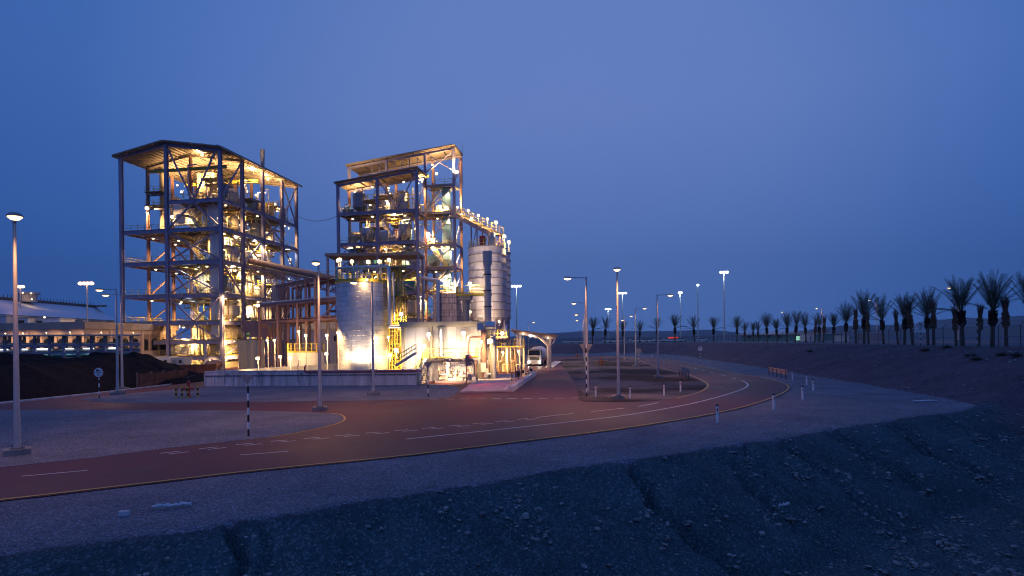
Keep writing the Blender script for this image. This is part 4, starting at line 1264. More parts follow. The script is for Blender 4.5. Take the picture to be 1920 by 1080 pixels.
for y in ys:
    b = MB()
    for (xa, xb) in ((-W_ - .5, xm), (xm, .5)): b.ibeam((xa, y, roofz(max(-W_, min(0, xa))) - .15), (xb, y, roofz(max(-W_, min(0, xb))) - .15), .3, .55)
    b.build('rafter', STEEL if y == 0 else ROOFM, LT)
b = MB(); b.ibeam((-W_ + 3, ys[1] * .5, zr - 2.1), (-1, ys[1] * .5, zr - 2.1), .35, .6); b.ibeam((-W_ + 3, ys[2], zr - 2.1), (-1, ys[2], zr - 2.1), .35, .6); b.build('crane_beam', YEL, LT)
for px, w0, hh, yy in ((378, .75, 2.4, 8), (306, .9, 1.5, 10), (492, .8, 6.6, 15)):
    p = A.px2l(px, 270, y=yy)
    zb = roofz(min(-.3, p.x)) + .4 if px != 492 else zr - 1
    x = p.x if px != 492 else -2.2
    if px == 492: p = A.px2l(492, 300, x=-2.2); yy = p.y
    v = MB(); v.lathe((x, yy, zb), [(.45 * w0, 0), (.45 * w0, hh * .35), (.52 * w0, hh * .38), (.5 * w0, hh * .42), (.66 * w0, hh), (.6 * w0, hh), (.4 * w0, hh * .5)], 14)
    v.build('roof_vent', MGREY, LT, smooth=True)
# enclosed core and stairs
def wall(root, a, b, m=CREAM):
    w_ = MB(); w_.span(a, b)
    n = int(max(abs(b[0] - a[0]), abs(b[1] - a[1])) / 1.2)
    for i in range(n + 1):
        if abs(b[0] - a[0]) > abs(b[1] - a[1]):
            x = a[0] + (b[0] - a[0]) * i / max(1, n); w_.span((x - .05, a[1] - .03, a[2]), (x + .05, a[1] + .02, b[2]))
        else:
            y = a[1] + (b[1] - a[1]) * i / max(1, n); w_.span((b[0] - .02, y - .05, a[2]), (b[0] + .03, y + .05, b[2]))
    return w_.build('wall_panel', m, root)
wall(LT, (xm + 2.6, 2.6, .1), (-3.0, 2.8, lv[0] - .4)); wall(LT, (xm + 2.6, 2.6, lv[0] + .05), (-3.0, 2.8, lv[1] - .4)); wall(LT, (xm + 2.6, 3.4, lv[1] + .05), (-3.2, 3.6, lv[2] - .5))
wall(LT, (-1.5, 1.2, .1), (-1.3, ys[2] - .4, lv[0] - .3)); wall(LT, (-1.5, 1.2, lv[0] + .05), (-1.3, ys[1] - .4, lv[1] - .3)); wall(LT, (-1.5, 1.2, lv[1] + .05), (-1.3, ys[1] - .4, lv[2] - .4))
wall(LT, (xm + 1.5, 9, lv[5] + .05), (-3.0, 9.2, lv[6] - .5), WHITE); wall(LT, (-4.2, 2.0, lv[5] + .05), (-1.2, 2.2, lv[6] - .6), WHITE)
wall(LT, (xm + 3, ys[3], lv[6] + .05), (-2.0, ys[3] + .2, lv[6] + 4), CREAM)
sh = MB(); sh.span((-3.1, 1.0, lv[1] + .1), (-1.5, 2.6, lv[2] - .4)); 
for i in (2, 3, 4): sh.span((-3.1, 1.0, lv[i] + .05), (-1.5, 2.6, lv[i + 1] - .65)); sh.span((-2.8, .92, lv[i] + .3), (-1.9, 1.0, lv[i] + 2.3))
sh.build('lift_shaft', WHITE, LT)
xa, xb = xm + 2.2, -4.6
for i in range(6):
    z0, z1 = lv[i], lv[i + 1]; zmid = (z0 + z1) / 2
    xl_, xr_ = xa + 1.6, xb - 1.0
    if z1 - z0 > 4.5:
        flight(LT, (xr_, 1.7, z0), (xl_, 1.7, zmid)); flight(LT, (xl_, 2.9, zmid), (xr_, 2.9, z1))
        deck(LT, xl_ - 1.5, xl_, 1.2, 3.4, zmid, 'fl', False)
    else: flight(LT, (xr_, 1.7, z0), (xl_ + 2, 1.7, z1))
flight(LT, (xb, 1.7, .1), (xa + 2.5, 1.7, lv[0]))
# tall duct left of centre seen against the sky, with its platforms
b = MB(); b.lathe((0, 0, 0), [(.75, lv[5]), (.75, zl - .5)], 18); 
dp = A.px2l(307, 380, y=9); b.v = [(v[0] + dp.x, v[1] + 9, v[2]) for v in b.v]; b.build('tall_duct', CREAM, LT, smooth=True)
for k, z in enumerate((lv[5] + 6.2, lv[5] + 9.0)): deck(LT, -W_ + .2, dp.x + 2.5, 5.4, 8.1, z, 'fbr' if k else 'fb')
rr = random.Random(5)
zones = [(xm + .2, -2.5, .2, 3.9)]
for i, z in enumerate([0] + lv):
    gap = (lv + [zr])[i] - z
    if gap < 2.8: continue
    scatter_equip(A, i, z + .01, gap, (xm + 1.2 if i else -W_ * .55), -1.4, 1.5, Ly - 1.5, 15 if i > 2 else 9, 'gabled tower', rr, zones)
pipes(LT, 80, xm + .8, -.9, 1.2, Ly - 1, 1, zr - 2, rr, lv)
b = MB()
for k in range(5):
    p = A.px2l(404 - k * 3.5, 660, y=-.0); b.path([(p.x, .9 + k * .15, lv[0] + .2), (p.x + .8, .9 + k * .15, lv[1] - .5), (p.x + .8, .9 + k * .15, lv[1] + 1)], .13)
b.build('pipe_bundle', ALU, LT, smooth=True)
def trays(root, n, x0, x1, y0, y1, zs_, rr):
    for i in range(n):
        z = rr.choice(zs_) - rr.uniform(.8, 1.3); b = MB()
        if i % 2: y = rr.uniform(y0, y1); b.span((x0, y - .25, z), (x1, y + .25, z + .12))
        else: x = rr.uniform(x0, x1); b.span((x - .25, y0, z), (x + .25, y1, z + .12))
        b.build('cable_tray', rr.choice([LGREY, STEEL, YEL]), root)
    for i in range(n * 2):
        x, y = rr.uniform(x0, x1), rr.uniform(y0, y1); z = rr.choice(zs_); b = MB(); h = rr.uniform(2, 5)
        b.bar((x, y, z), (x, y, z + h), .14); b.bar((x, y, z + h), (x + rr.uniform(-2, 2), y, z + h), .12); b.bar((x, y, z + h * .5), (x, y + rr.uniform(-2, 2), z + h * .5), .10)
        b.build('support_frame', rr.choice([STEEL, CREAM, YEL, STEELR]), root)
trays(LT, 34, xm + .8, -.8, .8, Ly - .8, lv, rr)
def column_vessel(fr, x, y, z0, z1, r, m, label):
    q = fr.empty('process_column', x, y, z0, label, 'process column', 'tall process columns in the towers'); h = z1 - z0
    b = MB(); b.lathe((0, 0, 0), [(r * .5, 0), (r * .5, h * .1), (r, h * .2), (r, h * .9), (r * .55, h * .97), (r * .2, h)], 28); b.build('shell', m, q, smooth=True)
    for k in range(4): b = MB(); b.lathe((0, 0, h * (.22 + .2 * k)), [(r, -.07), (r + .1, -.07), (r + .1, .07), (r, .07)], 28); b.build('flange', MGREY, q)
    b = MB(); b.path([(0, 0, h), (0, 0, h + .6), (r + .6, 0, h + .6), (r + .6, 0, h * .3)], .18); b.build('pipe', ALU, q, smooth=True)
column_vessel(A, -5.5, 7.5, lv[4] + .3, lv[5] + 3.5, 1.7, CREAM, 'stout cream process column right of centre in the gabled tower')
column_vessel(A, -4.2, 13, lv[2] + .2, lv[4] + 3, 1.5, WHITE, 'white process column behind the right side of the gabled tower')
column_vessel(A, xm + 2.2, 12, lv[5] + .2, lv[6] + 5, 1.4, CREAM, 'tall cream process column under the roof of the gabled tower')
column_vessel(A, -3.5, 21, lv[1] + .2, lv[3] + 3.2, 1.7, LGREY, 'light grey process column at the far right of the gabled tower')
for (p, q, s_) in (((-4.5, 4, lv[6] - .5), (-2, 7, lv[5] + 1), .7), ((-6, 5, lv[5] - .8), (-3, 6, lv[3] + 1), .55), ((-1.6, 8.5, lv[4] - .6), (-1.4, 11.5, lv[2] + 1), .7), ((-1.8, 15, lv[5] - .6), (-1.6, 18, lv[4] + .6), .8), ((-3, 12, lv[6] + 5), (-2, 9, lv[6] + 1), .8)):
    b = MB(); b.cone(p, q, s_ * .6, s_ * .6, 12); b.build('chute', rr.choice([WHITE, CREAM, ALU]), LT, smooth=True)
# mezzanine platforms between the decks
def mezz(root, fr, spots, lvls, tower):
    for k, (x, y, i, f, w_, d_) in enumerate(spots):
        z = lvls[i] + (lvls[i + 1] - lvls[i]) * f if i + 1 < len(lvls) else lvls[i] + f * 6
        deck(root, x - w_ / 2, x + w_ / 2, y - d_ / 2, y + d_ / 2, z, 'flr', False)
        b = MB()
        for sx in (-1, 1): b.bar((x + sx * w_ * .45, y, lvls[i]), (x + sx * w_ * .45, y, z - .1), .18); b.bar((x + sx * w_ * .45, y - d_ / 2, z - .2), (x + sx * w_ * .45, y + d_ / 2, z - .2), .16, .24)
        b.build('mezzanine_frame', STEEL, root)
        put_lamp('d', root, x, y, z - .5, 700)
mezz(LT, A, [(-3, 3.6, 6, .55, 4, 3), (-2.5, 9, 5, .5, 3.6, 4), (-6, 6.5, 6, .9, 4, 3), (-2.2, 12.5, 6, .4, 3.4, 4), (-2.6, 19, 5, .55, 3.6, 5), (-2.2, 22.5, 6, .5, 3, 4), (-2.4, 4, 4, .5, 3.6, 3), (-2.6, 9.5, 3, .5, 3.6, 4), (-5, 9, 4, .55, 3, 3), (-2.3, 16, 4, .5, 3.6, 5), (-2.3, 20, 3, .5, 3.6, 5), (-7, 8, 3, .5, 3, 3)], lv, 'gabled tower')
for k, (px, py, w2, h2, d2, yy, mm) in enumerate(((352, 400, 5.5, 4.6, 1.2, 5.2, WHITE), (398, 402, 3.4, 5.0, 1.0, 4.4, WHITE), (388, 345, 4.0, 4.5, 1.0, 11, CREAM), (330, 395, 1.6, 5, 1.6, 12, CREAM), (402, 455, 2.2, 5, 1.0, 5.0, CREAM), (385, 520, 3, 5, 1.0, 8, CREAM), (340, 650, 5, 3, .6, 2.2, WHITE))):
    p = A.px2l(px, py, y=yy); b = MB(); b.box((p.x, yy, p.z), (w2, d2, h2))
    for j in range(5): b.box((p.x - w2 / 2 + w2 * (j + .5) / 5, yy - d2 / 2 - .03, p.z), (.08, .06, h2 * .98))
    b.build('wall_panel', mm, LT)
# lamps: floodlights where the photograph shows them
for px, py, c, v, pw, k in ((276.7, 391, 'y', 6.0, 1.8, 1.5), (324, 407, 'y', 2.5, 1.4, 1.3), (341, 360, 'y', 8.0, 1, 1), (332.7, 347, 'y', 11, .6, .7), (379.5, 291, 'y', 4, 1, 1), (400, 328, 'y', 9, 1, 1), (397, 348, 'y', 8.5, 1, 1), (381, 348, 'y', 8, .8, 1), (394, 339, 'y', 12, .6, .6),
                         (454, 296, 'x', -1.6, .8, .8), (475.5, 318, 'x', -2, 1, 1), (503, 336, 'x', -2, 1, 1), (462, 340, 'x', -3, 1, 1), (457.5, 348, 'x', -.9, .8, 1), (463.5, 359, 'x', -2.5, .8, .9), (480.5, 366, 'x', -2.5, .8, 1), (494.5, 373.5, 'x', -.8, .7, .9), (516, 383, 'x', -4, 1, 1.1), (527, 393, 'x', -1.2, .9, 1), (541, 422, 'x', -2.5, 1, 1.1), (473.5, 473, 'x', -1.5, .8, .9), (543.5, 486.5, 'x', -2, 1.1, 1.1), (446, 445, 'x', -3, 1, .8), (440, 502, 'x', -3, 1, .9), (452, 506, 'x', -2, .7, .7), (472.5, 580, 'x', -.8, .5, .7), (461, 588.5, 'x', -1.2, .6, .7),
                         (335.5, 607.5, 'y', 2.1, .9, .9), (348, 638, 'y', 2.0, .9, 1), (370, 639, 'y', 2.0, .8, .8), (298, 606, 'y', 3, .5, .6), (413, 448, 'y', 3, .8, .7), (427, 452, 'x', -2.5, .8, .8)):
    p = A.px2l(px, py, **{c: v}); put_lamp('f', LT, p.x, p.y, p.z, FLOODW * 3.4 * pw, 0, k, (0, .5, .85) if p.z > lv[6] + 1.5 else (-.6, .6, -.4) if c == 'x' else 'in')
for px, py, c, v in ((465, 442, 'x', -1.5), (477, 445, 'x', -1.8), (542, 467, 'x', -1.5), (542, 516, 'x', -1.5), (349, 495, 'y', 2.3), (369, 500, 'y', 5), (350, 555, 'y', 4), (369, 556, 'y', 5)):
    p = A.px2l(px, py, **{c: v}); put_lamp('w', LT, p.x, p.y, p.z)
for i, z in enumerate(lv):
    for k, (fx, fy) in enumerate(((.16, .14), (.30, .30), (.12, .42), (.55, .22), (.78, .12), (.70, .45), (.90, .62), (.93, .30), (.62, .75), (.955, .08), (.955, .48), (.955, .85))):
        if i == 6 and k < 3: continue
        if i < 1 and k in (0, 3, 5, 8): continue
        put_lamp('d', LT, -W_ * (1 - fx) + rr.uniform(-.4, .4), Ly * fy + rr.uniform(-.6, .6), z - .75)
# ================================================================== right tower (two monopitch blocks)
B = Frame(783, 480, 112, TL)
RT = empty('steel_tower', B.o, -TL, 'narrower open steel tower with two stepped monopitch roofs, right of the aluminium tank', 'industrial tower', 'open steel process towers')
zb = lambda py, y=0, px=783: B.px2l(px, py, y=y).z
fl_ = [zb(p) for p in (648, 597, 545, 497, 450, 391)]
x0f = B.px2l(635, 480, y=0).x; xmf = B.px2l(709, 480, y=0).x
YB0, YB1 = 5.6, 10.9
x0b = B.px2l(655.5, 400, y=YB0).x; x1b = B.px2l(852, 400, y=YB0).x
xb_ = [x0b, B.px2l(725.5, 400, y=YB0).x, B.px2l(798, 400, y=YB0).x, x1b]
ztl, ztr = B.px2l(635, 346, y=0).z, B.px2l(783, 319, y=0).z
rzf = lambda x: ztl + (ztr - ztl) * (x - x0f) / (0 - x0f)
zul, zur = B.px2l(655.5, 313, y=YB0).z, B.px2l(852, 277, y=YB0).z
rzb = lambda x: zul + (zur - zul) * (x - x0b) / (x1b - x0b)
for x in (x0f, xmf, 0):
    column(RT, x, 0, 0, rzf(x) - .1, .5)
    column(RT, x, YB0 - .65, 0, rzf(x) - .1, .4, STEELR)
for x in xb_:
    column(RT, x, YB0, 0, rzb(x) - .1, .45); column(RT, x, YB1, 0, rzb(x) - .1, .45, STEELR)
for i, z in enumerate(fl_):
    for a, b in ((x0f, xmf), (xmf, 0)):
        beam(RT, (a + .25, 0, z - .32), (b - .25, 0, z - .32), .28, .62)
    beam(RT, (0, .25, z - .32), (0, YB0 - .9, z - .32), .28, .6); beam(RT, (x0f, .25, z - .32), (x0f, YB0 - .9, z - .32), .25, .45, STEELR)
    deck(RT, x0f + .15, -.15, .16, YB0 - .9, z, 'flr' if i % 2 else 'fr')
bl = [zb(p, YB0, 798) for p in (648, 597, 546, 501, 458, 397)]
for i, z in enumerate(bl):
    xa = x0b if i < 6 else xb_[2]
    for a, b in zip(xb_[:-1], xb_[1:]):
        beam(RT, (a + .25, YB0, z - .3), (b - .25, YB0, z - .3), .25, .5)
        if i % 2: beam(RT, (a + .25, YB1, z - .3), (b - .25, YB1, z - .3), .25, .5, STEELR)
    beam(RT, (x1b, YB0 + .25, z - .3), (x1b, YB1 - .25, z - .3), .25, .5)
    deck(RT, x0b + .15, x1b - .15, YB0 + .15, YB1 - .15, z, 'r' if i % 2 else 'br')
    railing(RT, (.3, YB0 + .3, z), (x1b, YB0 + .3, z))
zt = zb(345, YB0, 830); deck(RT, xb_[2] + .15, x1b - .15, YB0 + .15, YB1 - .15, zt, 'fr')
beam(RT, (xb_[2] + .25, YB0, zt - .3), (x1b - .25, YB0, zt - .3), .25, .5)
def br2(p, q, s=.2, m=None): brace(RT, p, q, s, m)
def X2(xa, xb, y, z0, z1, s=.18):
    br2((xa + .3, y, z0), (xb - .3, y, z1), s); br2((xa + .3, y + .01, z1), (xb - .3, y + .01, z0), s)
# front bracing
br2((xmf + .3, 0, rzf(xmf) - .6), (xmf * .5, 0, fl_[5] + .2)); br2((-.3, 0, rzf(0) - .6), (xmf * .5, 0, fl_[5] + .2))
br2((xmf + .3, 0, fl_[5] - .7), (xmf * .5, 0, fl_[4] + .2)); br2((-.3, 0, fl_[5] - .7), (xmf * .5, 0, fl_[4] + .2))
X2(xmf, 0, 0, fl_[3] + .1, fl_[4] - .6); X2(xmf, 0, 0, fl_[2] + .1, fl_[3] - .6); X2(x0f, xmf, 0, fl_[3] + .1, fl_[4] - .6); X2(x0f, xmf, 0, fl_[1], fl_[2] - .6)
for i in range(1, 5): X2(xb_[2], x1b, YB0, bl[i] + .1, bl[i + 1] - .6)
X2(xb_[2], x1b, YB0, bl[5] + .1, zt - .6); X2(xb_[2], x1b, YB0, zt + 2.6, rzb(x1b) - .8)
for i in range(1, 5): br2((x1b, YB0 + .3, bl[i]), (x1b, YB1 - .3, bl[i + 1] - .6), .16); br2((0, .3, fl_[i]), (0, YB0 - 1, fl_[i + 1] - .6), .16)
br2((0, .3, fl_[5]), (0, YB0 - 1, rzf(0) - .6), .16); br2((x1b, YB0 + .3, zt), (x1b, YB1 - .3, rzb(x1b) - .7), .16)
def monoroof(xa, xb, y0, y1, zf, nm='roof'):
    ea, eb, ov = xa - .55, xb + .35, .7
    za, zb2 = zf(xa) + (zf(xb) - zf(xa)) / (xb - xa) * (-.55) + .25, zf(xb) + .4
    b = MB()
    vs = [(ea, y0 - ov, za), (eb, y0 - ov, zb2), (eb, y1 + ov, zb2), (ea, y1 + ov, za)]
    b.add(vs + [(x, y, z + .2) for x, y, z in vs], [(3, 2, 1, 0), (4, 5, 6, 7), (0, 1, 5, 4), (1, 2, 6, 5), (2, 3, 7, 6), (3, 0, 4, 7)])
    r = b.build(nm, ROOFM, RT)
    p = MB(); n = 9
    for k in range(n):
        f = k / (n - 1); x = ea + .2 + (eb - ea - .4) * f; z = za + (zb2 - za) * (x - ea) / (eb - ea) - .12
        p.span((x - .05, y0 - ov + .1, z - .1), (x + .05, y1 + ov - .1, z + .1))
    p.build('purlins', ROOFM, r)
    for y in (y0, y1):
        c = MB(); c.ibeam((ea + .2, y, za - .45), (eb - .2, y, zb2 - .45), .25, .45); c.build('rafter', STEEL, RT)
monoroof(x0f, 0, 0, YB0 - .75, rzf); monoroof(x0b, x1b, YB0, YB1, rzb)
# roof truss of the upper block
zlo = rzb(xb_[1]) - 2.6
b = MB(); b.bar((xb_[0] + 5, YB0 - .03, zlo), (xb_[2], YB0 - .03, zlo), .16)
for k in range(8):
    x = xb_[0] + 5 + (xb_[2] - xb_[0] - 5) * k / 7; b.bar((x, YB0 - .03, zlo), (x, YB0 - .03, rzb(x) - .5), .12)
b.build('roof_truss', STEEL, RT)
b = MB(); b.ibeam((xb_[0] - 3.0, YB0 + 2.5, rzb(x0b) - 2.6), (xb_[2], YB0 + 2.5, rzb(x0b) - 2.2), .3, .5); b.build('crane_beam', YEL, RT)
# the big square ducts
def duct(root, p0, p1, s, m, nm='duct', stiff=True):
    b = MB(); b.bar(p0, p1, s, s); o = b.build(nm, m, root)
    if stiff:
        n = max(2, int((Vector(p1) - Vector(p0)).length / 3.2)); d = (Vector(p1) - Vector(p0)).normalized()
        for k in range(1, n): c = MB(); q = Vector(p0).lerp(Vector(p1), k / n); c.bar(q - d * .06, q + d * .06, s + .16, s + .16); c.build('flange', MGREY, o)
    return o
dx = B.px2l(838, 450, y=YB0 + 2.2).x
duct(RT, (dx, YB0 + 2.2, bl[2] - .8), (dx, YB0 + 2.2, zt - .4), 1.45, BLUED)
dx2 = B.px2l(763, 430, y=3.4).x
duct(RT, (dx2, 3.4, fl_[3] + .1), (dx2, 3.4, fl_[5] - .7), 1.5, BLUED); duct(RT, (dx2 - 1, 3.6, fl_[5] + .1), (dx2 - 1, 3.6, fl_[5] + 4.4), 1.6, LGREY)
flight(RT, (x0f + 5.2, 2.2, fl_[4]), (x0f + 9.5, 2.2, fl_[5])); flight(RT, (x0f + 7, 2.2, fl_[3]), (x0f + 4, 2.2, fl_[4])); flight(RT, (.4, 3.4, fl_[5]), (3.4, 5.0, zt - 1.2), across=(0, 1, 0)); flight(RT, (3.5, YB0 + .9, bl[3]), (.5, YB0 + .9, bl[4])); flight(RT, (.8, YB0 + .9, bl[2]), (3.9, YB0 + .9, bl[3]))
rr = random.Random(17)
zones = [(dx2 - 1.6, dx2 + 1.6, 2, 5), (dx - 1.5, dx + 1.5, YB0 + 1, YB0 + 4)]
for i, z in enumerate([0] + fl_):
    gap = (fl_ + [rzf(x0f)])[i] - z
    scatter_equip(B, i, z + .01, gap, x0f + 1.2, -1.2, 1.2, YB0 - 2, 9 if i > 2 else 5, 'stepped tower', rr, zones)
for i, z in enumerate(bl):
    gap = (bl + [rzb(x0b)])[i + 1] - z
    scatter_equip(B, i + 1, z + .01, gap, x0b + 1, x1b - 1.2, YB0 + 1.3, YB1 - 1.2, 4, 'stepped tower rear', rr, zones)
trays(RT, 20, x0f + .6, -.6, .8, YB0 - 1.2, fl_, rr); trays(RT, 8, x0b + .6, x1b - .6, YB0 + .6, YB1 - .6, bl, rr)
pipes(RT, 60, x0f + .6, -.7, .9, YB0 - 1.2, 1, rzf(x0f) - 2, rr, fl_); pipes(RT, 25, x0b + .6, x1b - .7, YB0 + .7, YB1 - .6, 1, zt - 2, rr, bl)
wall(RT, (x0f + .8, YB0 - 1.1, fl_[2] + .05), (-2, YB0 - .95, fl_[3] - .5)); wall(RT, (x0f + .8, YB0 - 1.1, fl_[3] + .05), (-4, YB0 - .95, fl_[4] - .5)); wall(RT, (x0f + .8, YB0 - 1.1, .05), (-1, YB0 - .95, fl_[0] - .5)); wall(RT, (x0f + .8, YB0 - 1.1, fl_[1] + .05), (-1, YB0 - .95, fl_[2] - .5), MGREY)
for px, py, v, pw, k in ((857, 323, YB0 - .4, 1.3, 1.2), (818.5, 326, YB0 + 1, 1, 1.1), (792, 340, YB0 - .2, .8, .9), (825, 388, YB0 + .6, 1, 1), (858, 389, YB1 - 1, .8, .9), (688, 434, 1.5, .9, 1), (778, 429, YB0 - 1.2, .5, .7), (804, 438, YB0 + .3, .9, 1), (723.5, 467, .8, 1.1, 1.1), (739, 402, 1.5, .8, .9), (837, 521, YB0 - .3, .9, .9), (848, 532, YB0 - .4, 1.2, 1.1), (812, 463, YB0 + .8, .7, .8), (828.5, 462, YB0 + .6, .9, .9), (667, 340, 2, .5, .6), (658, 466, 1.5, 1.2, 1.2), (672, 369, 3, .5, .6)):
    p = B.px2l(px, py, y=v); put_lamp('f', RT, p.x, p.y, p.z, FLOODW * 3.0 * pw, 0, k, (0, .5, .85) if p.z > fl_[5] + 2 else 'in')
for i, z in enumerate(fl_ + [rzf(x0f) - .2]):
    for fx, fy in ((.14, .45), (.42, .25), (.58, .7), (.80, .3), (.93, .75)):
        if i < 1 and fx < .4: continue
        put_lamp('d', RT, x0f * (1 - fx) + rr.uniform(-.3, .3), (YB0 - .6) * fy, z - .7 + (0 if i < 6 else (rzf(x0f * (1 - fx)) - rzf(x0f)) - .3))
for i, z in enumerate(bl + [zt]):
    for fx in ((.15, .45, .8, .95) if i < 6 else (.86, .95)):
        put_lamp('d', RT, x0b + (x1b - x0b) * fx, YB0 + 2.2 + rr.uniform(-1.2, 1.2), z - .7)
b = MB(); b.cone((x1b + .4, YB1, zur - 6), (x1b + .4, YB1, zur + 3.0), .05, .02, 6); b.build('antenna', DARKST, RT)
for k in range(3): put_lamp('d', RT, x0b + 3 + k * 7, YB0 + 2.5, rzb(x0b + 3 + k * 7) - 1.6, 800, aim=(0, 0, 1))

mezz(RT, B, [(-3.5, 2.2, 3, .5, 4, 3), (-9, 2.4, 4, .5, 4, 3), (-4, 2.4, 4, .55, 3.4, 3), (-11, 2.2, 2, .5, 4, 3), (-7, 2.2, 5, .5, 4, 3), (-10.5, 2.4, 5, .4, 3, 3)], fl_, 'stepped tower')
# sloping gallery down to the silo
ga = B.l2w(x1b + .2, YB0 + 1.3, zb(397, YB0, 852)); SIL = atd(915, 600, 100)
gb = atd(935, 440, 101)
G = empty('conveyor_gallery', (ga.x, ga.y, 0), 0, 'sloping railed gallery with a lamp row from stepped tower down to grey silo', 'conveyor gallery')
dirg = (gb - ga).normalized(); sg = dirg.cross(Vector((0, 0, 1))).normalized()
m = MB(); m.bar(ga, gb, 1.8, .15); m.build('deck', DECK, G, world=True)
m = MB()
for s in (-1, 1):
    m.bar(ga + sg * s * .9 - Vector((0, 0, .4)), gb + sg * s * .9 - Vector((0, 0, .4)), .2, .6)
m.build('girder', STEEL, G, world=True)
m = MB()
for s in (-1, 1):
    for k in range(13):
        p = ga.lerp(gb, k / 12) + sg * s * .9; m.bar(p, p + Vector((0, 0, 1.2)), .07)
    for h in (.6, 1.2): m.bar(ga + sg * s * .9 + Vector((0, 0, h)), gb + sg * s * .9 + Vector((0, 0, h)), .06)
m.build('railing', YEL, G, world=True)
m = MB()
for f in (.45, .72, .97):
    p = ga.lerp(gb, f); m.bar((p.x - .6, p.y, p.z - .5), (p.x - .6, p.y, 20.5), .22); m.bar((p.x + .5, p.y, p.z - .5), (p.x + .5, p.y, 20.5), .2); m.bar((p.x - .6, p.y, 20.8), (p.x + .5, p.y, p.z - .7), .14)
m.build('trestle', STEELR, G, world=True)
def wlamp(root, P, pw=1.0, k=1.0, kind='f', post=0.0, rz=0, aim='in', c=None):
    l = P - root.location
    o = put_lamp(kind, root, l.x, l.y, l.z, FLOODW * pw if kind == 'f' else None, rz, k, aim, c)
    if post:
        m = MB(); m.cone((l.x, l.y + .2, l.z - post), (l.x, l.y + .2, l.z), .05, n=6); m.build('lamp_post', GALV, root)
    return o
for px, py, f in ((865.5, 403, .02), (878, 395, .25), (897, 404, .48), (914, 411, .7), (930, 417, .92), (884, 410, .3), (926, 439, .95)):
    Y = ga.lerp(gb, f).y; wlamp(G, atd(px, py, Y - 1), .8, 1.0, 'f', 1.5 if py < 420 else 0)

# ================================================================== silos
def silo(name, px, top, bot, wpx, depth, label, legs=True):
    c = atd(px, bot, depth); r = wpx / 2 * depth / F; zt_ = atd(px, top, depth).z; z0 = c.z
    S = empty(name, (c.x, depth, 0), 0, label, 'silo', 'grey banded silos')
    m = MB(); prof = [(.9, z0 - 3.2), (r, z0), (r, zt_ - .01), (r * .5, zt_ + .25), (.3, zt_ + .3)]
    m.lathe((0, 0, 0), prof, 56); m.build('shell', SILOM, S, smooth=True, uvcyl=(0, 0, r))
    n = 9
    for k in range(n + 1):
        m = MB(); z = z0 + (zt_ - z0) * k / n
        m.lathe((0, 0, z), [(r, -.09), (r + .13, -.09), (r + .13, .06), (r, .06)], 56); m.build('stiffening_ring', MGREY, S)
    m = MB()
    for k in range(22):
        a = 2 * PI * k / 22; p = Vector((r * .97 * math.cos(a), r * .97 * math.sin(a), zt_)); m.bar(p, p + Vector((0, 0, 1.1)), .07)
        a2 = 2 * PI * (k + 1) / 22; q = Vector((r * .97 * math.cos(a2), r * .97 * math.sin(a2), zt_))
        for h in (.55, 1.1): m.bar(p + Vector((0, 0, h)), q + Vector((0, 0, h)), .05)
    m.build('railing', YEL, S)
    for k in range(8):
        a = 2 * PI * (k + .5) / 8; x, y = r * .93 * math.cos(a), r * .93 * math.sin(a); m = MB(); m.bar((x, y, 0), (x, y, z0 + .1), .4); m.build('leg', STEEL, S)
    m = MB()
    for k in range(8):
        a = 2 * PI * (k + .5) / 8; a2 = 2 * PI * (k + 1.5) / 8
        p = Vector((r * .93 * math.cos(a), r * .93 * math.sin(a), 0)); q = Vector((r * .93 * math.cos(a2), r * .93 * math.sin(a2), 0))
        m.bar(p + Vector((0, 0, 1)), q + Vector((0, 0, z0 - .5)), .14); m.bar(p + Vector((0, 0, z0 - .2)), q + Vector((0, 0, z0 - .2)), .2, .45)
    m.build('bracing', STEELR, S)
    return S, r, zt_
S1, r1, zt1 = silo('grey_silo', 915, 466, 597, 70, 98, 'large grey banded silo nearer the camera with the stack in front of it')
S2, r2, zt2 = silo('grey_silo', 927, 476, 597, 62, 105, 'second grey banded silo mostly hidden behind the first')
m = MB(); m.span((-1.2, -1.5, zt1 + .3), (-.2, -.7, zt1 + 1.9)); m.build('red_box', REDP, S1)
m = MB(); m.span((.3, -1.4, zt1 + .3), (1.5, .4, zt1 + 1.7)); m.span((.6, -1, zt1 + 1.7), (1.2, 0, zt1 + 2.5)); m.build('top_filter', LGREY, S1)
for px, py in ((945.5, 443), (954, 454)): wlamp(S1, atd(px, py, 97), .9, 1.0, 'f', 1.6)
wlamp(S1, atd(881, 532, 89), 2.6, 1.1, aim=(.6, .8, 0), c=(1, .70, .45)); wlamp(S1, atd(881, 585, 91), 1.2, .8, aim=(.6, .8, .3), c=(1, .70, .45)); wlamp(S1, atd(936, 603, 92), .4, .7)
# stack before the silo
c = atd(915, 600, 88)
K = empty('exhaust_stack', (c.x, 88, 0), 0, 'slim grey exhaust stack with a flared square top before the silo', 'exhaust stack')
zz_ = lambda py: atd(915, py, 88).z
m = MB(); m.cone((0, 0, 0), (0, 0, zz_(500)), .52, .52, 20); m.build('pipe', LGREY, K, smooth=True)
m = MB(); m.lathe((0, 0, 0), [(.54, zz_(500)), (.68, zz_(494)), (.70, zz_(471)), (.66, zz_(471)), (.6, zz_(480))], 20); m.build('cowl', LGREY, K, smooth=True)
for py in (515, 545, 575, 605): m = MB(); m.lathe((0, 0, zz_(py)), [(.52, -.1), (.64, -.1), (.64, .1), (.52, .1)], 20); m.build('flange', DARKST, K)
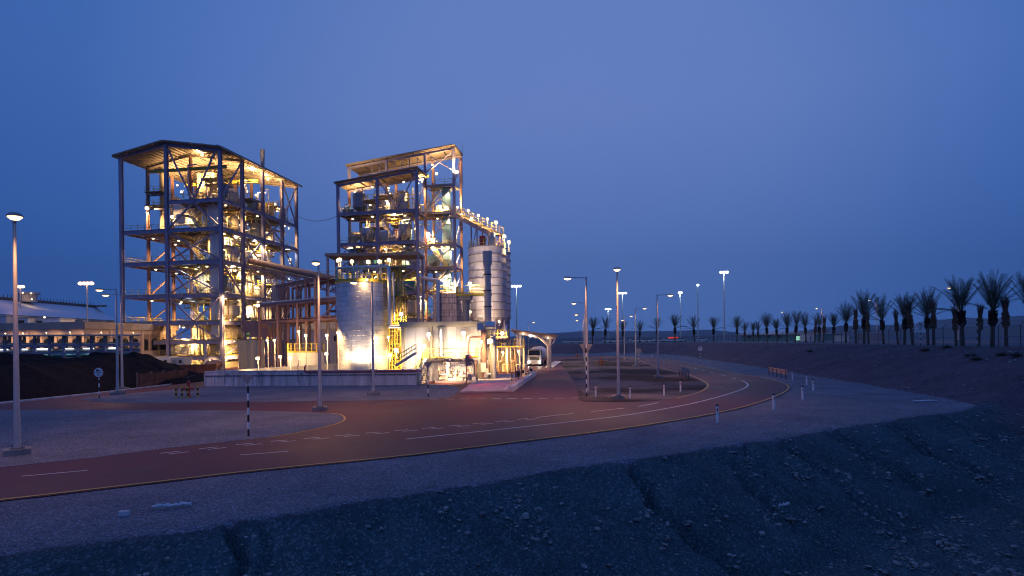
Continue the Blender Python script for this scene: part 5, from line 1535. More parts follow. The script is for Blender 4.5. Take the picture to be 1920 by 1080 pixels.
# filter house
c0, c1 = atd(812, 552, 90), atd(857, 610, 90)
Fh = empty('filter_house', (c0.x, 90, 0), -.17, 'boxy filter house clad in a grid of pinkish metal panels, before the stepped tower', 'filter house')
wd = (c1.x - c0.x) * 1.02
m = MB(); m.span((0, 0, 3), (wd, 5, c0.z)); o = m.build('casing', FILTERP, Fh)
uv = o.data.uv_layers.new(name='uv')
for p in o.data.polygons:
    for li in p.loop_indices:
        v = o.data.vertices[o.data.loops[li].vertex_index].co; uv.data[li].uv = (v.x + v.y, v.z)
m = MB()
for k in range(6): m.span((-.04, -.05, 3.5 + k * (c0.z - 3.5) / 6), (wd + .05, 5.05, 3.58 + k * (c0.z - 3.5) / 6))
for k in range(7): x = wd * k / 6; m.span((x - .03, -.03, 3.01), (x + .03, .0, c0.z - .01))
m.build('stiffener', MGREY, Fh)
m = MB()
for x in (.2, wd - .2):
    for y in (.2, 4.8): m.span((x - .15, y - .15, 0), (x + .15, y + .15, 3))
m.build('support_frame', STEEL, Fh)
for p, q in (((0, .1, c0.z), (wd, .1, c0.z)), ((wd - .1, 0, c0.z), (wd - .1, 5, c0.z)), ((wd + .1, .3, c0.z + .1), (wd + 4.4, -.4, c0.z + .1))): railing(Fh, p, q)
m = MB(); m.span((wd, -.3, c0.z - .35), (wd + 5.4, .9, c0.z - .05)); m.build('catwalk', YEL, Fh)
m = MB(); m.path([(.9, -.4, 3), (.9, -.4, c0.z + 2), (-1.5, -.4, c0.z + 2.5)], .3); m.build('pipe', ALU, Fh, smooth=True)
m = MB(); m.path([(wd + 1.3, .6, 3), (wd + 1.3, .6, c0.z - 1.0)], .55, 14); m.span((wd + .2, -.1, c0.z - 1.0), (wd + 2.2, 1.3, c0.z - .36)); m.build('outlet_duct', MGREY, Fh, smooth=True)
m = MB(); m.cone((-8, 1.5, 5.6), (-.2, 1.5, 5.6), 1.0, n=18); m.build('drum', STEELR, Fh, smooth=True)

# ================================================================== aluminium tank in its bund
TD = 77.0
tcen = atd(681, 600, TD); tr = 93.5 / 2 * TD / F; tz = atd(681, 529, TD).z
T = empty('aluminium_tank', (tcen.x, TD, 0), 0, 'tall cylindrical tank clad in shiny aluminium sheets inside the concrete bund', 'storage tank')
m = MB(); m.lathe((0, 0, 0), [(tr, .1), (tr, tz), (tr * .5, tz + .35), (.1, tz + .5)], 72); m.build('shell', ALUCLAD, T, smooth=True, uvcyl=(0, 0, tr))
m = MB(); m.lathe((0, 0, 0), [(tr + .3, 0), (tr + .3, .25), (tr, .25)], 48); m.build('foundation', CONC, T)
def ringrail(root, r, z, n, h=1.1, toe=True):
    m = MB()
    for k in range(n):
        a = 2 * PI * k / n; a2 = 2 * PI * (k + 1) / n
        p = Vector((r * math.cos(a), r * math.sin(a), z)); q = Vector((r * math.cos(a2), r * math.sin(a2), z))
        m.bar(p, p + Vector((0, 0, h)), .07)
        for hh in (h * .5, h): m.bar(p + Vector((0, 0, hh)), q + Vector((0, 0, hh)), .06)
        if toe: m.bar(p + Vector((0, 0, .1)), q + Vector((0, 0, .1)), .03, .25)
    return m.build('railing', YEL, root)
ringrail(T, tr + .12, tz - .1, 26, 1.5)
m = MB(); m.lathe((0, 0, tz - .25), [(tr, 0), (tr + .3, 0), (tr + .3, .12), (tr, .12)], 48); m.build('top_ring', YEL, T)
rr = random.Random(3)
for k in range(12):
    a = rr.uniform(0, 6.28); q = rr.uniform(.2, .85) * tr; m = MB(); hh = rr.uniform(.9, 2.2)
    m.cone((q * math.cos(a), q * math.sin(a), tz), (q * math.cos(a), q * math.sin(a), tz + hh), rr.uniform(.1, .22), n=10); m.cone((q * math.cos(a), q * math.sin(a), tz + hh * .6), (q * math.cos(a), q * math.sin(a), tz + hh * .7), .32, n=12); m.build('nozzle', rr.choice([CREAM, ALU, WHITE]), T)
m = MB()
lx = atd(729, 500, TD - 1).x - tcen.x; l2 = atd(635, 500, TD - 1).x - tcen.x
zt0 = atd(729, 501, TD).z
m.path([(l2 - .15, -1.2, atd(633, 600, TD).z), (l2 - .15, -1.2, zt0 - .2), (lx, -1.2, zt0)], .20, 12); m.build('riser_pipe', ALU, T, smooth=True)
hz = atd(729, 612, 74).z
m = MB(); m.path([(lx, -1.2, zt0), (lx + .1, -1.2, hz), (atd(903, 610, 74).x - tcen.x, 74 - TD - .6, atd(903, 611, 74).z)], .27, 14)
m.path([(lx + .55, -1.0, zt0 - .8), (lx + .6, -1.0, hz + .8)], .13, 10); m.build('downcomer_pipe', ALU, T, smooth=True)
for px, py, pw in ((634.5, 488.5, 1.4), (637.5, 487, 1.2), (660, 490.5, 1.3), (690.5, 491, 1.3), (711.5, 490.5, 1.2), (729.5, 487.5, 1.3)): wlamp(T, atd(px, py, TD + (2.0 if px > 645 else 1)), pw * .22, 1.0, 'f', 2.2)
wlamp(T, atd(688, 525, TD - tr - .3), .3, .6)
for px in (641, 652, 664, 676, 688, 700, 711, 721): wlamp(T, Vector((atd(px, 676, TD - tr - 1.6).x, TD - math.sqrt(max(.5, (tr + 1.3) ** 2 - (atd(px, 676, TD - tr).x - tcen.x) ** 2)), atd(px, 672, 73).z)), .12, .3, aim=(0, .75, .6), c=(1, .70, .42))  # small lamps added to imitate a bright reflected line and wash the shell
# cage ladder tower right of the tank
c = atd(742, 600, 77.5)
LS = empty('ladder_tower', (c.x, 77.5, 0), 0, 'narrow yellow caged ladder tower against the right side of the aluminium tank', 'ladder tower')
zt_ = atd(742, 503, 77.5).z; z6 = atd(742, 608, 77.5).z
m = MB()
for x in (-.75, 0, .75):
    for y in (-.6, .6): m.bar((x, y, 0), (x, y, zt_), .12)
m.build('post', YEL, LS)
n = 26
for y in (-.6, .6):
    m = MB()
    for k in range(n): m.bar((-.75, y, zt_ * k / n), (.75, y, zt_ * k / n), .05)
    for k in range(0, n, 4): m.bar((-.75, y, zt_ * k / n), (.75, y, zt_ * (k + 4) / n), .06)
    for x in (-.35, .35): m.bar((x, y, 0), (x, y, zt_), .06)
    m.build('ladder_cage', YEL, LS)
for z in (z6, (z6 + zt_) / 2, zt_): deck(LS, -1.5, 1.5, -1.0, 1.0, z, 'fr', False)
wlamp(LS, atd(752, 589, 76), .8, .9); wlamp(LS, atd(743, 657, 75.8), 1.4, 1.1); wlamp(LS, atd(731, 666, 74.8), .8, .9); wlamp(LS, atd(728, 632, 74), .7, .6)
# bund
p0, p1 = gnd(386, 724.5), gnd(782, 722)
p1b = Vector((p1.x + 1.2, p1.y + 16, 0)); p0b = Vector((p0.x + 8.5, p0.y + 24, 0))
BW = empty('bund_wall', (p0.x, p0.y, 0), 0, 'low grey concrete bund wall round the aluminium tank', 'bund wall')
hw = atd(386, 697, p0.y).z
def wall_seg(p, q, h0, h1, th=.35, nm='wall'):
    d = (q - p).normalized(); s = Vector((-d.y, d.x, 0)) * th / 2; m = MB()
    m.add([p - s, q - s, q + s, p + s, p - s + Vector((0, 0, h0)), q - s + Vector((0, 0, h1)), q + s + Vector((0, 0, h1)), p + s + Vector((0, 0, h0))], [(0, 1, 2, 3)[::-1], (4, 5, 6, 7), (0, 1, 5, 4), (1, 2, 6, 5), (2, 3, 7, 6), (3, 0, 4, 7)])
    return m.build(nm, CONC, BW, world=True)
CONCW = CONC
wall_seg(p0, p1, hw, hw); wall_seg(p1 + Vector((0.02, .18, 0)), p1b, hw, hw * .95); wall_seg(p0 + Vector((0.02, .18, 0)), p0b, hw, hw)
m = MB(); n = 22
for k in range(n + 1):
    p = p0.lerp(p1, k / n); m.box((p.x, p.y - .22, hw / 2 - .1), (.09, .1, hw - .25))
m.build('pilaster', CONC, BW, world=True)
m = MB(); m.bar(p0 + Vector((0, -.24, hw * .72)), p1 + Vector((0, -.24, hw * .72)), .1, .07); m.build('conduit', DARKST, BW, world=True)
m = MB(); m.bar(p0 + Vector((0, 0, hw + .03)), p1 + Vector((0, 0, hw + .03)), .5, .07); m.build('coping', CONC, BW, world=True)
m = MB(); q0 = p0.lerp(p1, .48); m.path([q0 + Vector((0, .1, hw + .6)), q0 + Vector((0, -.35, hw + .35)), q0 + Vector((0.1, -.35, hw - .12)), p1 + Vector((.6, -.35, hw - .1))], .07); m.build('red_pipe', REDP, BW, world=True, smooth=True)
for k in (.11, .27, .46, .8):
    p = p0.lerp(p1, k); m = MB(); m.box((p.x, p.y - .3, hw * .8), (.22, .18, .24)); m.path([(p.x - .25, p.y - .28, hw * 1.5), (p.x - .25, p.y - .28, hw * .3), (p.x, p.y - .28, hw * .3)], .03); m.build('junction_box', MGREY, BW, world=True)
# stuff inside the bund: lamp standards
for px, py, tp, dd, lb in ((483, 692, 672, 70, 'near the left end of the bund'), (543.5, 690, 671, 72, 'before the low white tank'), (612.5, 690, 629, 74, 'left of the aluminium tank'), (612, 690, 663, 73, 'low and left of the aluminium tank'), (573, 690, 629, 80, 'above the low white tank'), (560, 690, 622, 82, 'tallest above the low white tank'), (501, 690, 638, 84, 'in front of the pipe rack, left of a pair'), (514, 690, 638, 84.5, 'in front of the pipe rack, right of a pair'), (525, 690, 669, 80, 'beside the pipe rack foot'), (633, 690, 624, 75, 'against the left side of the aluminium tank')):
    P = atd(px, tp, dd); q = empty('lamp_standard', (P.x, dd, 0), 0, 'short lamp standard ' + lb, 'yard lamp', 'yard lamps around the tank')
    m = MB(); m.cone((0, .25, 0), (0, .25, P.z), .06, .05, 8); m.box((0, .25, .1), (.3, .3, .2)); m.build('pole', GALV, q, smooth=True)
    put_lamp('f', q, 0, 0, P.z, FLOODW * .6, 0, .78 if tp > 640 else .65)
# ================================================================== between the towers
# flat canopy beam over the tank top
a, b = atd(609, 476, 92), atd(787, 470, 92)
CN = empty('flat_canopy', (a.x, 92, 0), 0, 'long thin flat roof on posts just above the aluminium tank', 'canopy')
m = MB(); m.span((0, 0, a.z - .35), (b.x - a.x, 5, a.z + .1)); m.build('roof', ROOFM, CN)
for x in (.35, (b.x - a.x) * .55, b.x - a.x - .3):
    for y in (.3, 4.7): m = MB(); m.span((x - .16, y - .16, 0), (x + .16, y + .16, a.z - .36)); m.build('post', STEEL, CN)
zz0 = atd(630, 527, 92).z
m = MB()
for z in (zz0, zz0 - 4.5): m.span((.52, .2, z - .4), ((b.x - a.x) * .55 - .2, .5, z))
m.bar((.5, .3, zz0 - 4.5), (3.5, .3, zz0 - .5), .18); m.build('cross_beam', STEELR, CN)
deck(CN, -1.2, 2.6, -.8, 1.8, zz0 + .3, 'flr', False)
# conveyor from the left tower to the right tower
ga = A.l2w(-.3, ys[2] + 1, 0); pA = atd(470, 489, 118); pB = atd(640, 526, 100)
CV = empty('covered_conveyor', (pA.x, pA.y, 0), 0, 'rusty covered conveyor on a truss, sloping from the gabled tower to the tank canopy', 'conveyor')
d = (pB - pA).normalized(); s = d.cross(Vector((0, 0, 1))).normalized()
m = MB(); m.cone(pA, pB, .58, .58, 16); m.build('cover', STEELR, CV, world=True, smooth=True)
m = MB(); m.bar(pA - Vector((0, 0, .8)), pB - Vector((0, 0, .8)), 2.0, .12); m.build('walkway', DECK, CV, world=True)
m = MB(); n = 16
for sd in (-1, 1):
    for h in (-.9, -2.2): m.bar(pA + s * sd * .9 + Vector((0, 0, h)), pB + s * sd * .9 + Vector((0, 0, h)), .16)
    for k in range(n):
        p = pA.lerp(pB, k / n) + s * sd * .9; q = pA.lerp(pB, (k + 1) / n) + s * sd * .9
        m.bar(p + Vector((0, 0, -.9)), q + Vector((0, 0, -2.2)) if k % 2 else p + Vector((0, 0, -2.2)), .09); m.bar(p + Vector((0, 0, -2.2)), q + Vector((0, 0, -.9)), .09)
m.build('truss', STEELR, CV, world=True)
m = MB()
for k in range(8):
    p = pA.lerp(pB, .02 + k * .045) - s * 1.0 * (1 if s.y > 0 else -1); m.bar(p - Vector((0, 0, .8)), p + Vector((0, 0, .4)), .07)
m.build('railing', YEL, CV, world=True)
# pipe rack
def rack(x0, x1, d0, d1, py0s, label, nm='pipe_rack', posts=6, bent=3.5):
    a = atd(x0, 640, d0); b = atd(x1, 640, d1)
    r = empty(nm, (a.x, d0, 0), 0, label, 'pipe rack')
    zs_ = [atd(x0, py, d0).z for py in py0s]
    dv = Vector((b.x - a.x, d1 - d0, 0)); L_ = dv.length; dv.normalize(); sv = Vector((-dv.y, dv.x, 0))
    for k in range(posts):
        for w_ in (0, bent):
            p = dv * L_ * k / (posts - 1) + sv * w_; m = MB(); m.ibeam(p, p + Vector((0, 0, zs_[0])), .3, .3); m.build('post', STEELR, r)
    for z in zs_:
        for w_ in (0, bent):
            m = MB(); m.ibeam(sv * w_ + Vector((0, 0, z)), dv * L_ + sv * w_ + Vector((0, 0, z)), .22, .4); m.build('beam', STEELR, r)
    m = MB()
    for k in range(posts - 1):
        p = dv * L_ * k / (posts - 1); q = dv * L_ * (k + 1) / (posts - 1)
        for z, z2 in zip(zs_[:-1], zs_[1:]): m.bar(p + Vector((0, 0, z2)), q + Vector((0, 0, z)) if k % 2 else p + Vector((0, 0, z)), .12); m.bar((p + q) / 2 + Vector((0, 0, z2)), (p + q) / 2 + Vector((0, 0, z)), .1)
    m.build('lacing', STEELR, r)
    rr_ = random.Random(int(x0))
    for z in zs_:
        for j in range(5):
            o_ = sv * (bent * (j + .5) / 5); m = MB(); rad = rr_.uniform(.08, .2); m.path([o_ + Vector((0, 0, z + .25 + rad)), dv * L_ + o_ + Vector((0, 0, z + .25 + rad))], rad); m.build('pipe', rr_.choice([ALU, STEELR, LGREY, STEELR]), r, smooth=True)
    return r
rack(512, 592, 100, 88, (539, 574, 606), 'upper reddish truss gallery of pipes running right from the gabled tower', posts=6)
rack(487, 640, 97, 84, (574, 605), 'long lower reddish pipe rack running from the gabled tower to the aluminium tank', posts=5)
r = empty('stub_frame', atd(511, 640, 99) * 1, 0, 'ribbed pinkish vertical panel box at the start of the pipe gallery', 'panel box'); r.location.z = 0
z0_, z1_ = atd(511, 575, 99).z, atd(511, 536, 99).z
m = MB(); m.span((-.0, -.2, z0_), (2.4, 1.6, z1_)); m.build('casing', BEIGE, r)
m = MB()
for k in range(7): m.span((.05 + k * .37, -.28, z0_ + .02), (.13 + k * .37, -.2, z1_ - .02))
m.build('ribs', MGREY, r)
m = MB()
for x in (.15, 2.2): m.span((x - .12, .2, 0), (x + .12, .5, z0_))
m.build('post', STEELR, r)
# stacked dark red boxes at the tower foot
c = atd(470, 640, 103)
r = empty('dark_red_enclosure', (c.x, 103, 0), -.2, 'dark red boxy duct enclosure at the right foot of the gabled tower', 'duct enclosure')
zf = lambda py: atd(470, py, 103).z
m = MB(); m.span((-1.8, 0, zf(622)), (1.5, 3, zf(602))); m.span((.2, -.5, zf(632)), (3.9, 2.5, zf(617))); m.build('casing', STEELR, r)
m = MB()
for x in (-1.6, 1.2, 3.6): m.span((x - .12, .1, 0), (x + .12, .35, zf(632)))
m.build('post', STEELR, r)
m = MB(); m.span((-2.2, -.3, 0), (2.8, -.1, zf(638))); 
for k in range(9): m.span((-2.2 + k * .6, -.36, .02), (-2.1 + k * .6, -.3, zf(638) - .02))
m.build('wall_panel', CREAM, r)
# low white round tank with railed top
c = atd(567, 692, 86); rw = 33 * 86 / F
r = empty('low_white_tank', (c.x + .2, 87, 0), 0, 'low wide white round tank with a yellow railing on top', 'storage tank')
zt_ = atd(567, 661, 86).z
m = MB(); m.lathe((0, 0, 0), [(rw, 0), (rw, zt_), (rw * .5, zt_ + .15)], 40); m.build('shell', WHITE, r, smooth=True); ringrail(r, rw, zt_, 20, 1.3)
m = MB(); m.path([(0, -rw - .3, .2), (0, -rw - .3, zt_ * .7), (0, -rw + .2, zt_ * .7)], .12); m.build('pipe', ALU, r, smooth=True)
# white building behind
a = atd(560, 640, 108); b = atd(626, 640, 108)
r = empty('white_shed', (a.x, 108, 0), 0, 'plain white shed with a grey blue roof behind the low white tank', 'building')
zt_ = atd(560, 618, 108).z; L_ = b.x - a.x + 3
m = MB(); m.span((0, 0, 0), (L_, 9, zt_)); m.build('wall', WHITE, r)
m = MB(); m.add([(-.3, -.3, zt_), (L_ + .3, -.3, zt_), (L_ + .3, 4.5, zt_ + 2.2), (-.3, 4.5, zt_ + 2.2), (L_ + .3, 9.3, zt_), (-.3, 9.3, zt_), (-.3, 4.5, zt_ - .02), (L_ + .3, 4.5, zt_ - .02)], [(0, 1, 2, 3), (3, 2, 4, 5), (0, 3, 5), (1, 4, 2), (0, 5, 4, 1)]); m.build('roof', ROOFM, r)
m = MB(); m.span((3, -.06, zt_ - 2.2), (4, 0, zt_ - 1.2)); m.span((6.5, -.06, zt_ - 2.2), (7.5, 0, zt_ - 1.2)); m.build('window', GLASS, r)
# ------------------------------------------------------------------ main white building
bd = 72.0
a, b = atd(753, 604, bd), atd(907, 604, bd)
Wb = empty('white_building', (a.x, bd, 0), 0, 'plain white flat roofed plant building, brightly lit, right of the aluminium tank', 'building')
wl_ = b.x - a.x; zt_ = a.z
zp = atd(830, 613, bd).z
m = MB(); m.span((.1, 0, 0), (wl_ - .1, 9, zp)); m.build('wall', WHITE, Wb)
m = MB()
for k in range(1, 6): x = wl_ * k / 6; m.span((x - .02, -.012, .3), (x + .02, -.002, zp - .02))
m.build('panel_joint', LGREY, Wb)
m = MB(); m.span((-.25, -.45, zp + .003), (wl_ + .25, 9.3, zt_)); m.build('roof', CREAM, Wb)
m = MB(); m.span((2.6, -.06, 2.7), (4.0, -.015, 5.0)); dd = m.build('door', CREAM, Wb)
m = MB(); m.span((3.8, -.1, 3.7), (3.9, -.06, 3.9)); m.build('handle', BLACK, dd)
for x in (wl_ * .36, wl_ * .02, wl_ * .985):
    m = MB(); m.span((x - .18, -.42, 0), (x + .18, -.06, zp)); m.build('column', CREAM, Wb)
m = MB(); m.cone((wl_ * .485, -.6, 0), (wl_ * .485, -.6, zp), .3, n=18); m.cone((wl_ * .485, -.6, zp - .25), (wl_ * .485, -.6, zp), .3, .55, 18); m.build('downpipe', ALU, Wb, smooth=True)
# white flat wall panels at ground level (lower, in front)
m = MB(); m.span((3.6, -1.7, 0), (wl_ - 1.2, -1.5, 2.6)); lw = m.build('screen_wall', WHITE, Wb)
m = MB()
for x in (5.2, 6.6, 8.2): m.span((x - .02, -1.73, .1), (x + .02, -1.7, 2.55))
m.build('conduit', MGREY, lw)
pz = 2.75
deck(Wb, 2.8, wl_ - .6, -2.6, -.7, pz, 'flr', True)
for x in (3.0, 5.6, 8.2, wl_ - .9):
    m = MB(); m.span((x - .09, -2.5, 0), (x + .09, -2.32, pz - .35)); m.build('platform_post', STEELR, Wb)
flight(Wb, (1.6, -2.2, .1), (3.4, -2.2, pz), across=(0, 1, 0))
m = MB(); m.path([(wl_ - 1.7, -2.7, .2), (wl_ - 1.7, -2.7, 5.2), (wl_ - .1, -2.7, 5.2)], .12); m.build('bent_pipe', STEELR, Wb, smooth=True)
for px, py, pw, k in ((804, 626.5, 1.0, 1.0), (869.5, 625, 1.3, 1.1), (794.5, 649, 1.2, 1.0), (856.5, 661.5, 1.0, .9), (786, 664.5, .7, .8)): wlamp(Wb, atd(px, py, bd - 2.6), pw * .42, k * .85, 'f', c=(1, .76, .52))
# big corner riser column with cowl
c = atd(907, 640, 70)
r = empty('pipe_riser', (c.x, 70, 0), 0, 'thick purple grey riser with bulky elbow box at the white building corner', 'pipe riser')
zf = lambda py: atd(907, py, 70).z
m = MB(); m.cone((0, 0, 0), (0, 0, zf(618)), .32, n=16); m.build('pipe', STEELR, r, smooth=True)
m = MB(); m.span((-.75, -.4, zf(619)), (.0, .5, zf(606))); m.cone((.2, 0, zf(611)), (1.35, 0, zf(611)), .52, n=18); m.build('elbow_box', ALU, r)
m = MB(); m.cone((1.1, .6, 0), (1.1, .6, zf(630)), .35, n=14); m.build('white_pipe', LGREY, r, smooth=True)
m = MB(); m.span((-.35, -.55, 1.0), (.25, -.34, 2.1)); m.build('control_box', WHITE, r)
wlamp(r, atd(919, 640, 69), .6, 1.3)
wlamp(r, atd(903, 641, 68.6), .6, .6)
# structure right of the building: platforms below silos
c = atd(938, 660, 86)
r = empty('loading_platform', (c.x, 86, 0), 0, 'low yellow railed loading platform with tangled pipes under the grey silos', 'platform')
pz = atd(938, 651, 86).z
deck(r, -1.5, 3.6, -1, 3, pz, 'fr', True); deck(r, -1.8, 1.2, -1.5, .5, pz + 1.4, 'flr', True)
for x in (-1.4, 1, 3.4):
    for y in (-.8, 2.8): m = MB(); m.span((x - .1, y - .1, 0), (x + .1, y + .1, pz - .1)); m.build('post', CREAM, r)
for k in range(8):
    m = MB(); x = -1.6 + k * .65; m.path([(x, -.6, .2), (x, -.6, 1.2 + .25 * (k % 3)), (x + .5, -.2, 1.2 + .25 * (k % 3)), (x + .5, -.2, pz + 1.2)], .09); m.build('pipe', (CREAM, ALU, STEELR)[k % 3], r, smooth=True)
m = MB(); m.span((-1.5, 2.2, 0), (2.5, 2.5, pz - .5)); m.build('back_wall', CREAM, r)
wlamp(r, atd(943, 661.5, 84.5), .8, .7); wlamp(r, atd(941, 624.5, 84.5), .9, .9); wlamp(r, atd(972, 658.5, 84), .4, .6)
# equipment skid in front of the white building
def skid(px0, px1, d0, label, seed, n=14):
    a, b = gnd(px0, 721), gnd(px1, 721)
    r = empty('equipment_skid', (a.x, d0, 0), 0, label, 'equipment skid')
    rr_ = random.Random(seed); L_ = (b.x - a.x)
    m = MB(); m.span((0, 0, .05), (L_, 1.5, .3)); m.build('base_frame', STEEL, r)
    for k in range(n):
        x = rr_.uniform(.2, L_ - .3); y = rr_.uniform(.1, 1.3); h = rr_.uniform(.5, 1.5 if x > L_ * .3 else 2.6); m = MB(); t = rr_.random()
        if t < .4: m.cone((x, y, .3), (x, y, h), rr_.uniform(.1, .25), n=12); m.cone((x, y, h * .8), (x, y, h * .86), .33, n=12); nm = 'filter_vessel'
        elif t < .75: m.cone((x - .45, y, h * .6), (x + .45, y, h * .6), rr_.uniform(.18, .33), n=14); m.box((x, y, h * .3 + .1), (.5, .3, h * .35)); nm = 'pump'
        else: m.box((x, y, h * .5 + .15), (.45, .35, h * .7)); nm = 'instrument_box'
        m.build(nm, rr_.choice([WHITE, CREAM, LGREY, WHITE, ALU]), r)
    for k in range(n):
        x = rr_.uniform(0, L_); y = rr_.uniform(0, 1.4); z = rr_.uniform(.5, 2.4 if x < L_ * .4 else 1.2); x2 = rr_.uniform(0, L_); m = MB()
        m.path([(x, y, .25), (x, y, z), (x2, y, z), (x2, y, .3)], rr_.uniform(.03, .08), 6); m.build('pipe', rr_.choice([WHITE, CREAM, ALU, STEELR]), r, smooth=True)
    return r
skid(812, 893, 65.5, 'cluttered white pump and pipe skid, brightly lit, below the railed platform', 8, 20)
skid(915, 930, 71, 'small tangle of white pipes and valves beside the weighbridge', 9, 6)
skid(905, 912, 69.5, 'slim bundle of valves behind the weighbridge ramp', 19, 4)
wlamp(bpy.data.objects['equipment_skid'], Vector((gnd(838, 721).x, 64.6, 1.9)), .7, .4)
r = empty('bund_stair', gnd(791, 722), 0, 'yellow railed steps climbing over the right end of the bund wall', 'steps')
flight(r, (0, 0, .1), (-.2, 5, 2.4), across=(1, 0, 0)); flight(r, (-3.5, 3.5, 2.0), (-1.2, 3.5, 3.4), across=(0, 1, 0))
# weighbridge ramp
pts = [gnd(862, 737.5), gnd(961, 735), gnd(1004, 703), gnd(972, 702), gnd(940, 703), gnd(896, 712)]
wbm = panel_mat('ramp_concrete', (.50, .42, .42), .8, 0, 30, 30, .004, .5)
m = MB(); m.prism([(p.x, p.y) for p in pts], .02, .16); o = m.build('weighbridge_ramp', mat('pink_concrete', (.46, .37, .37), .8, 0, .3, .9, .2, 10)); tag(o, 'pinkish concrete weighbridge ramp beside the truck lane', 'weighbridge')
a, b = gnd(958, 735), gnd(1003, 703.5)
m = MB(); m.bar(a + Vector((0, 0, .25)), b + Vector((0, 0, .25)), .45, .5); o = m.build('ramp_kerb', CONC); tag(o, 'raised concrete kerb along the right edge of the weighbridge', 'kerb')
m = MB(); strip(m, [Vector(gnd(944, 735.5)[:2]), Vector(gnd(957, 722)[:2]), Vector(gnd(969, 712)[:2])], .14, .165); tag(m.build('white_road_marking', LINEW), kind='structure')
for k, (px, py, h, kd) in enumerate(((960, 729, 1.6, 0), (967, 721.5, 1.9, 0), (972, 714, 1.15, 1), (980.5, 711, 1.3, 1), (978, 720, 3.0, 0), (986, 708, .7, 2), (991, 707, .6, 2), (996, 704.5, 1.1, 2), (977, 708, 1.6, 0), (994, 700, 1.5, 0))):
    p = gnd(px, py); q = empty('weighbridge_post' if kd == 0 else 'ticket_box', p, 0, ['front thin dark post', 'second thin dark post', 'dark ticket box', 'pale ticket box', 'tallest thin post', 'small pale block', 'second small pale block', 'rear pale box', 'far thin post beside the ticket boxes', 'rearmost thin post'][k] + ' on the right kerb of the weighbridge', 'post' if kd == 0 else 'ticket box', 'posts and boxes on the weighbridge kerb')
    m = MB()
    if kd == 0: m.cone((0, 0, 0), (0, 0, h), .06, n=8); m.build('post', DARKST, q); m = MB(); m.span((-.26, -.26, 0), (.26, .26, .75)); m.build('base_block', BEIGE, q)
    else: m.prism([(-.25, -.22), (.25, -.22), (.25, .22), (-.25, .22)], 0, h); m.build('casing', DARKST if kd == 1 and k == 2 else BEIGE, q); m = MB(); m.span((-.15, -.235, h * .55), (.15, -.222, h * .85)); m.build('screen', GLASS, q)
# traffic light
p = gnd(874.5, 723)
q = empty('traffic_light', p, .9, 'grey traffic light on a post at the left front corner of the weighbridge', 'traffic light')
m = MB(); m.cone((0, 0, 0), (0, 0, 3.2), .06, n=10); m.build('post', STEELR, q)
m = MB(); m.span((.08, -.2, 2.1), (.42, .1, 3.25)); m.build('signal_box', MGREY, q)
for k in range(3):
    m = MB(); m.cone((.25, -.2, 2.3 + .37 * k), (.25, -.42, 2.27 + .37 * k), .15, .16, 12, False); v = m.build('visor', MGREY, q)
    m = MB(); m.cone((.25, -.205, 2.3 + .37 * k), (.25, -.21, 2.3 + .37 * k), .13, n=12); m.build('lens', REDL if k == 2 else GLASS, v)
light('red_signal_light', q, (.25, -.5, 3.0), 380, (1, .06, .03), .12, (.2, -1, -.35), 150)
# loading canopy over the truck lane
cd = 93.0
a, b = atd(958, 617.5, cd), atd(1045, 630, cd)
C_ = empty('truck_canopy', (a.x, cd, 0), 0, 'sloping monopitch canopy on posts over the tanker truck', 'canopy')
wx = b.x - a.x
m = MB(); m.add([(0, -1, a.z - .2), (wx, -1, b.z - .1), (wx, 7, b.z - .1), (0, 7, a.z - .2), (0, -1, a.z + .02), (wx, -1, b.z + .12), (wx, 7, b.z + .12), (0, 7, a.z + .02)], [(3, 2, 1, 0), (4, 5, 6, 7), (0, 1, 5, 4), (1, 2, 6, 5), (2, 3, 7, 6), (3, 0, 4, 7)]); m.build('roof', STEELR, C_)
m = MB()
for y in (-.6, 3, 6.6): m.ibeam((.3, y, a.z - .45), (wx - .3, y, b.z - .35), .2, .45)
m.build('rafter', STEEL, C_)
xl1, xl2, xr1 = atd(970, 640, cd).x - a.x, atd(976, 640, cd).x - a.x, atd(1031, 640, cd).x - a.x
for x, y in ((xl1, -.4), (xl2, 1.2), (xr1, -.4), (xr1, 6.2), (xl1, 6.2)):
    zt_ = a.z + (b.z - a.z) * x / wx - .6; m = MB(); m.ibeam((x, y, 0), (x, y, zt_), .32, .32)
    if x > 3: m.bar((x, y, zt_ - 1.2), (x - 1.4, y, zt_ + .15), .18); m.bar((x, y, zt_ - 1.2), (x + .9, y, zt_ - .1), .18)
    m.build('post', STEEL, C_)
wlamp(C_, atd(981, 626, cd - .8), .05, .7); wlamp(C_, atd(1027.5, 633.5, cd - .8), .035, .6); wlamp(C_, atd(1003, 631, cd + 5.5), 1.0, .4, aim=(0, .3, -1)); wlamp(C_, atd(995, 630, cd - .5), .5, .4, aim=(0, .6, -.8), c=(1, .76, .52))
for px0, px1, py0, py1, lb in ((1018, 1046, 690, 679, 'narrow raised concrete island at the right post of the truck canopy'), (958, 985, 692, 684, 'raised concrete island at the left posts of the truck canopy')):
    a_, b_ = gnd(px0 + 12 if px0 > 1000 else px0, py0), gnd(px1, py1); m = MB(); s_ = .75 if px0 > 1000 else 1.0
    m.prism([(a_.x - s_, a_.y), (a_.x + s_, a_.y), (b_.x + s_, b_.y), (b_.x - s_, b_.y)], .01, .2); tag(m.build('traffic_island', CONC), lb, 'traffic island')
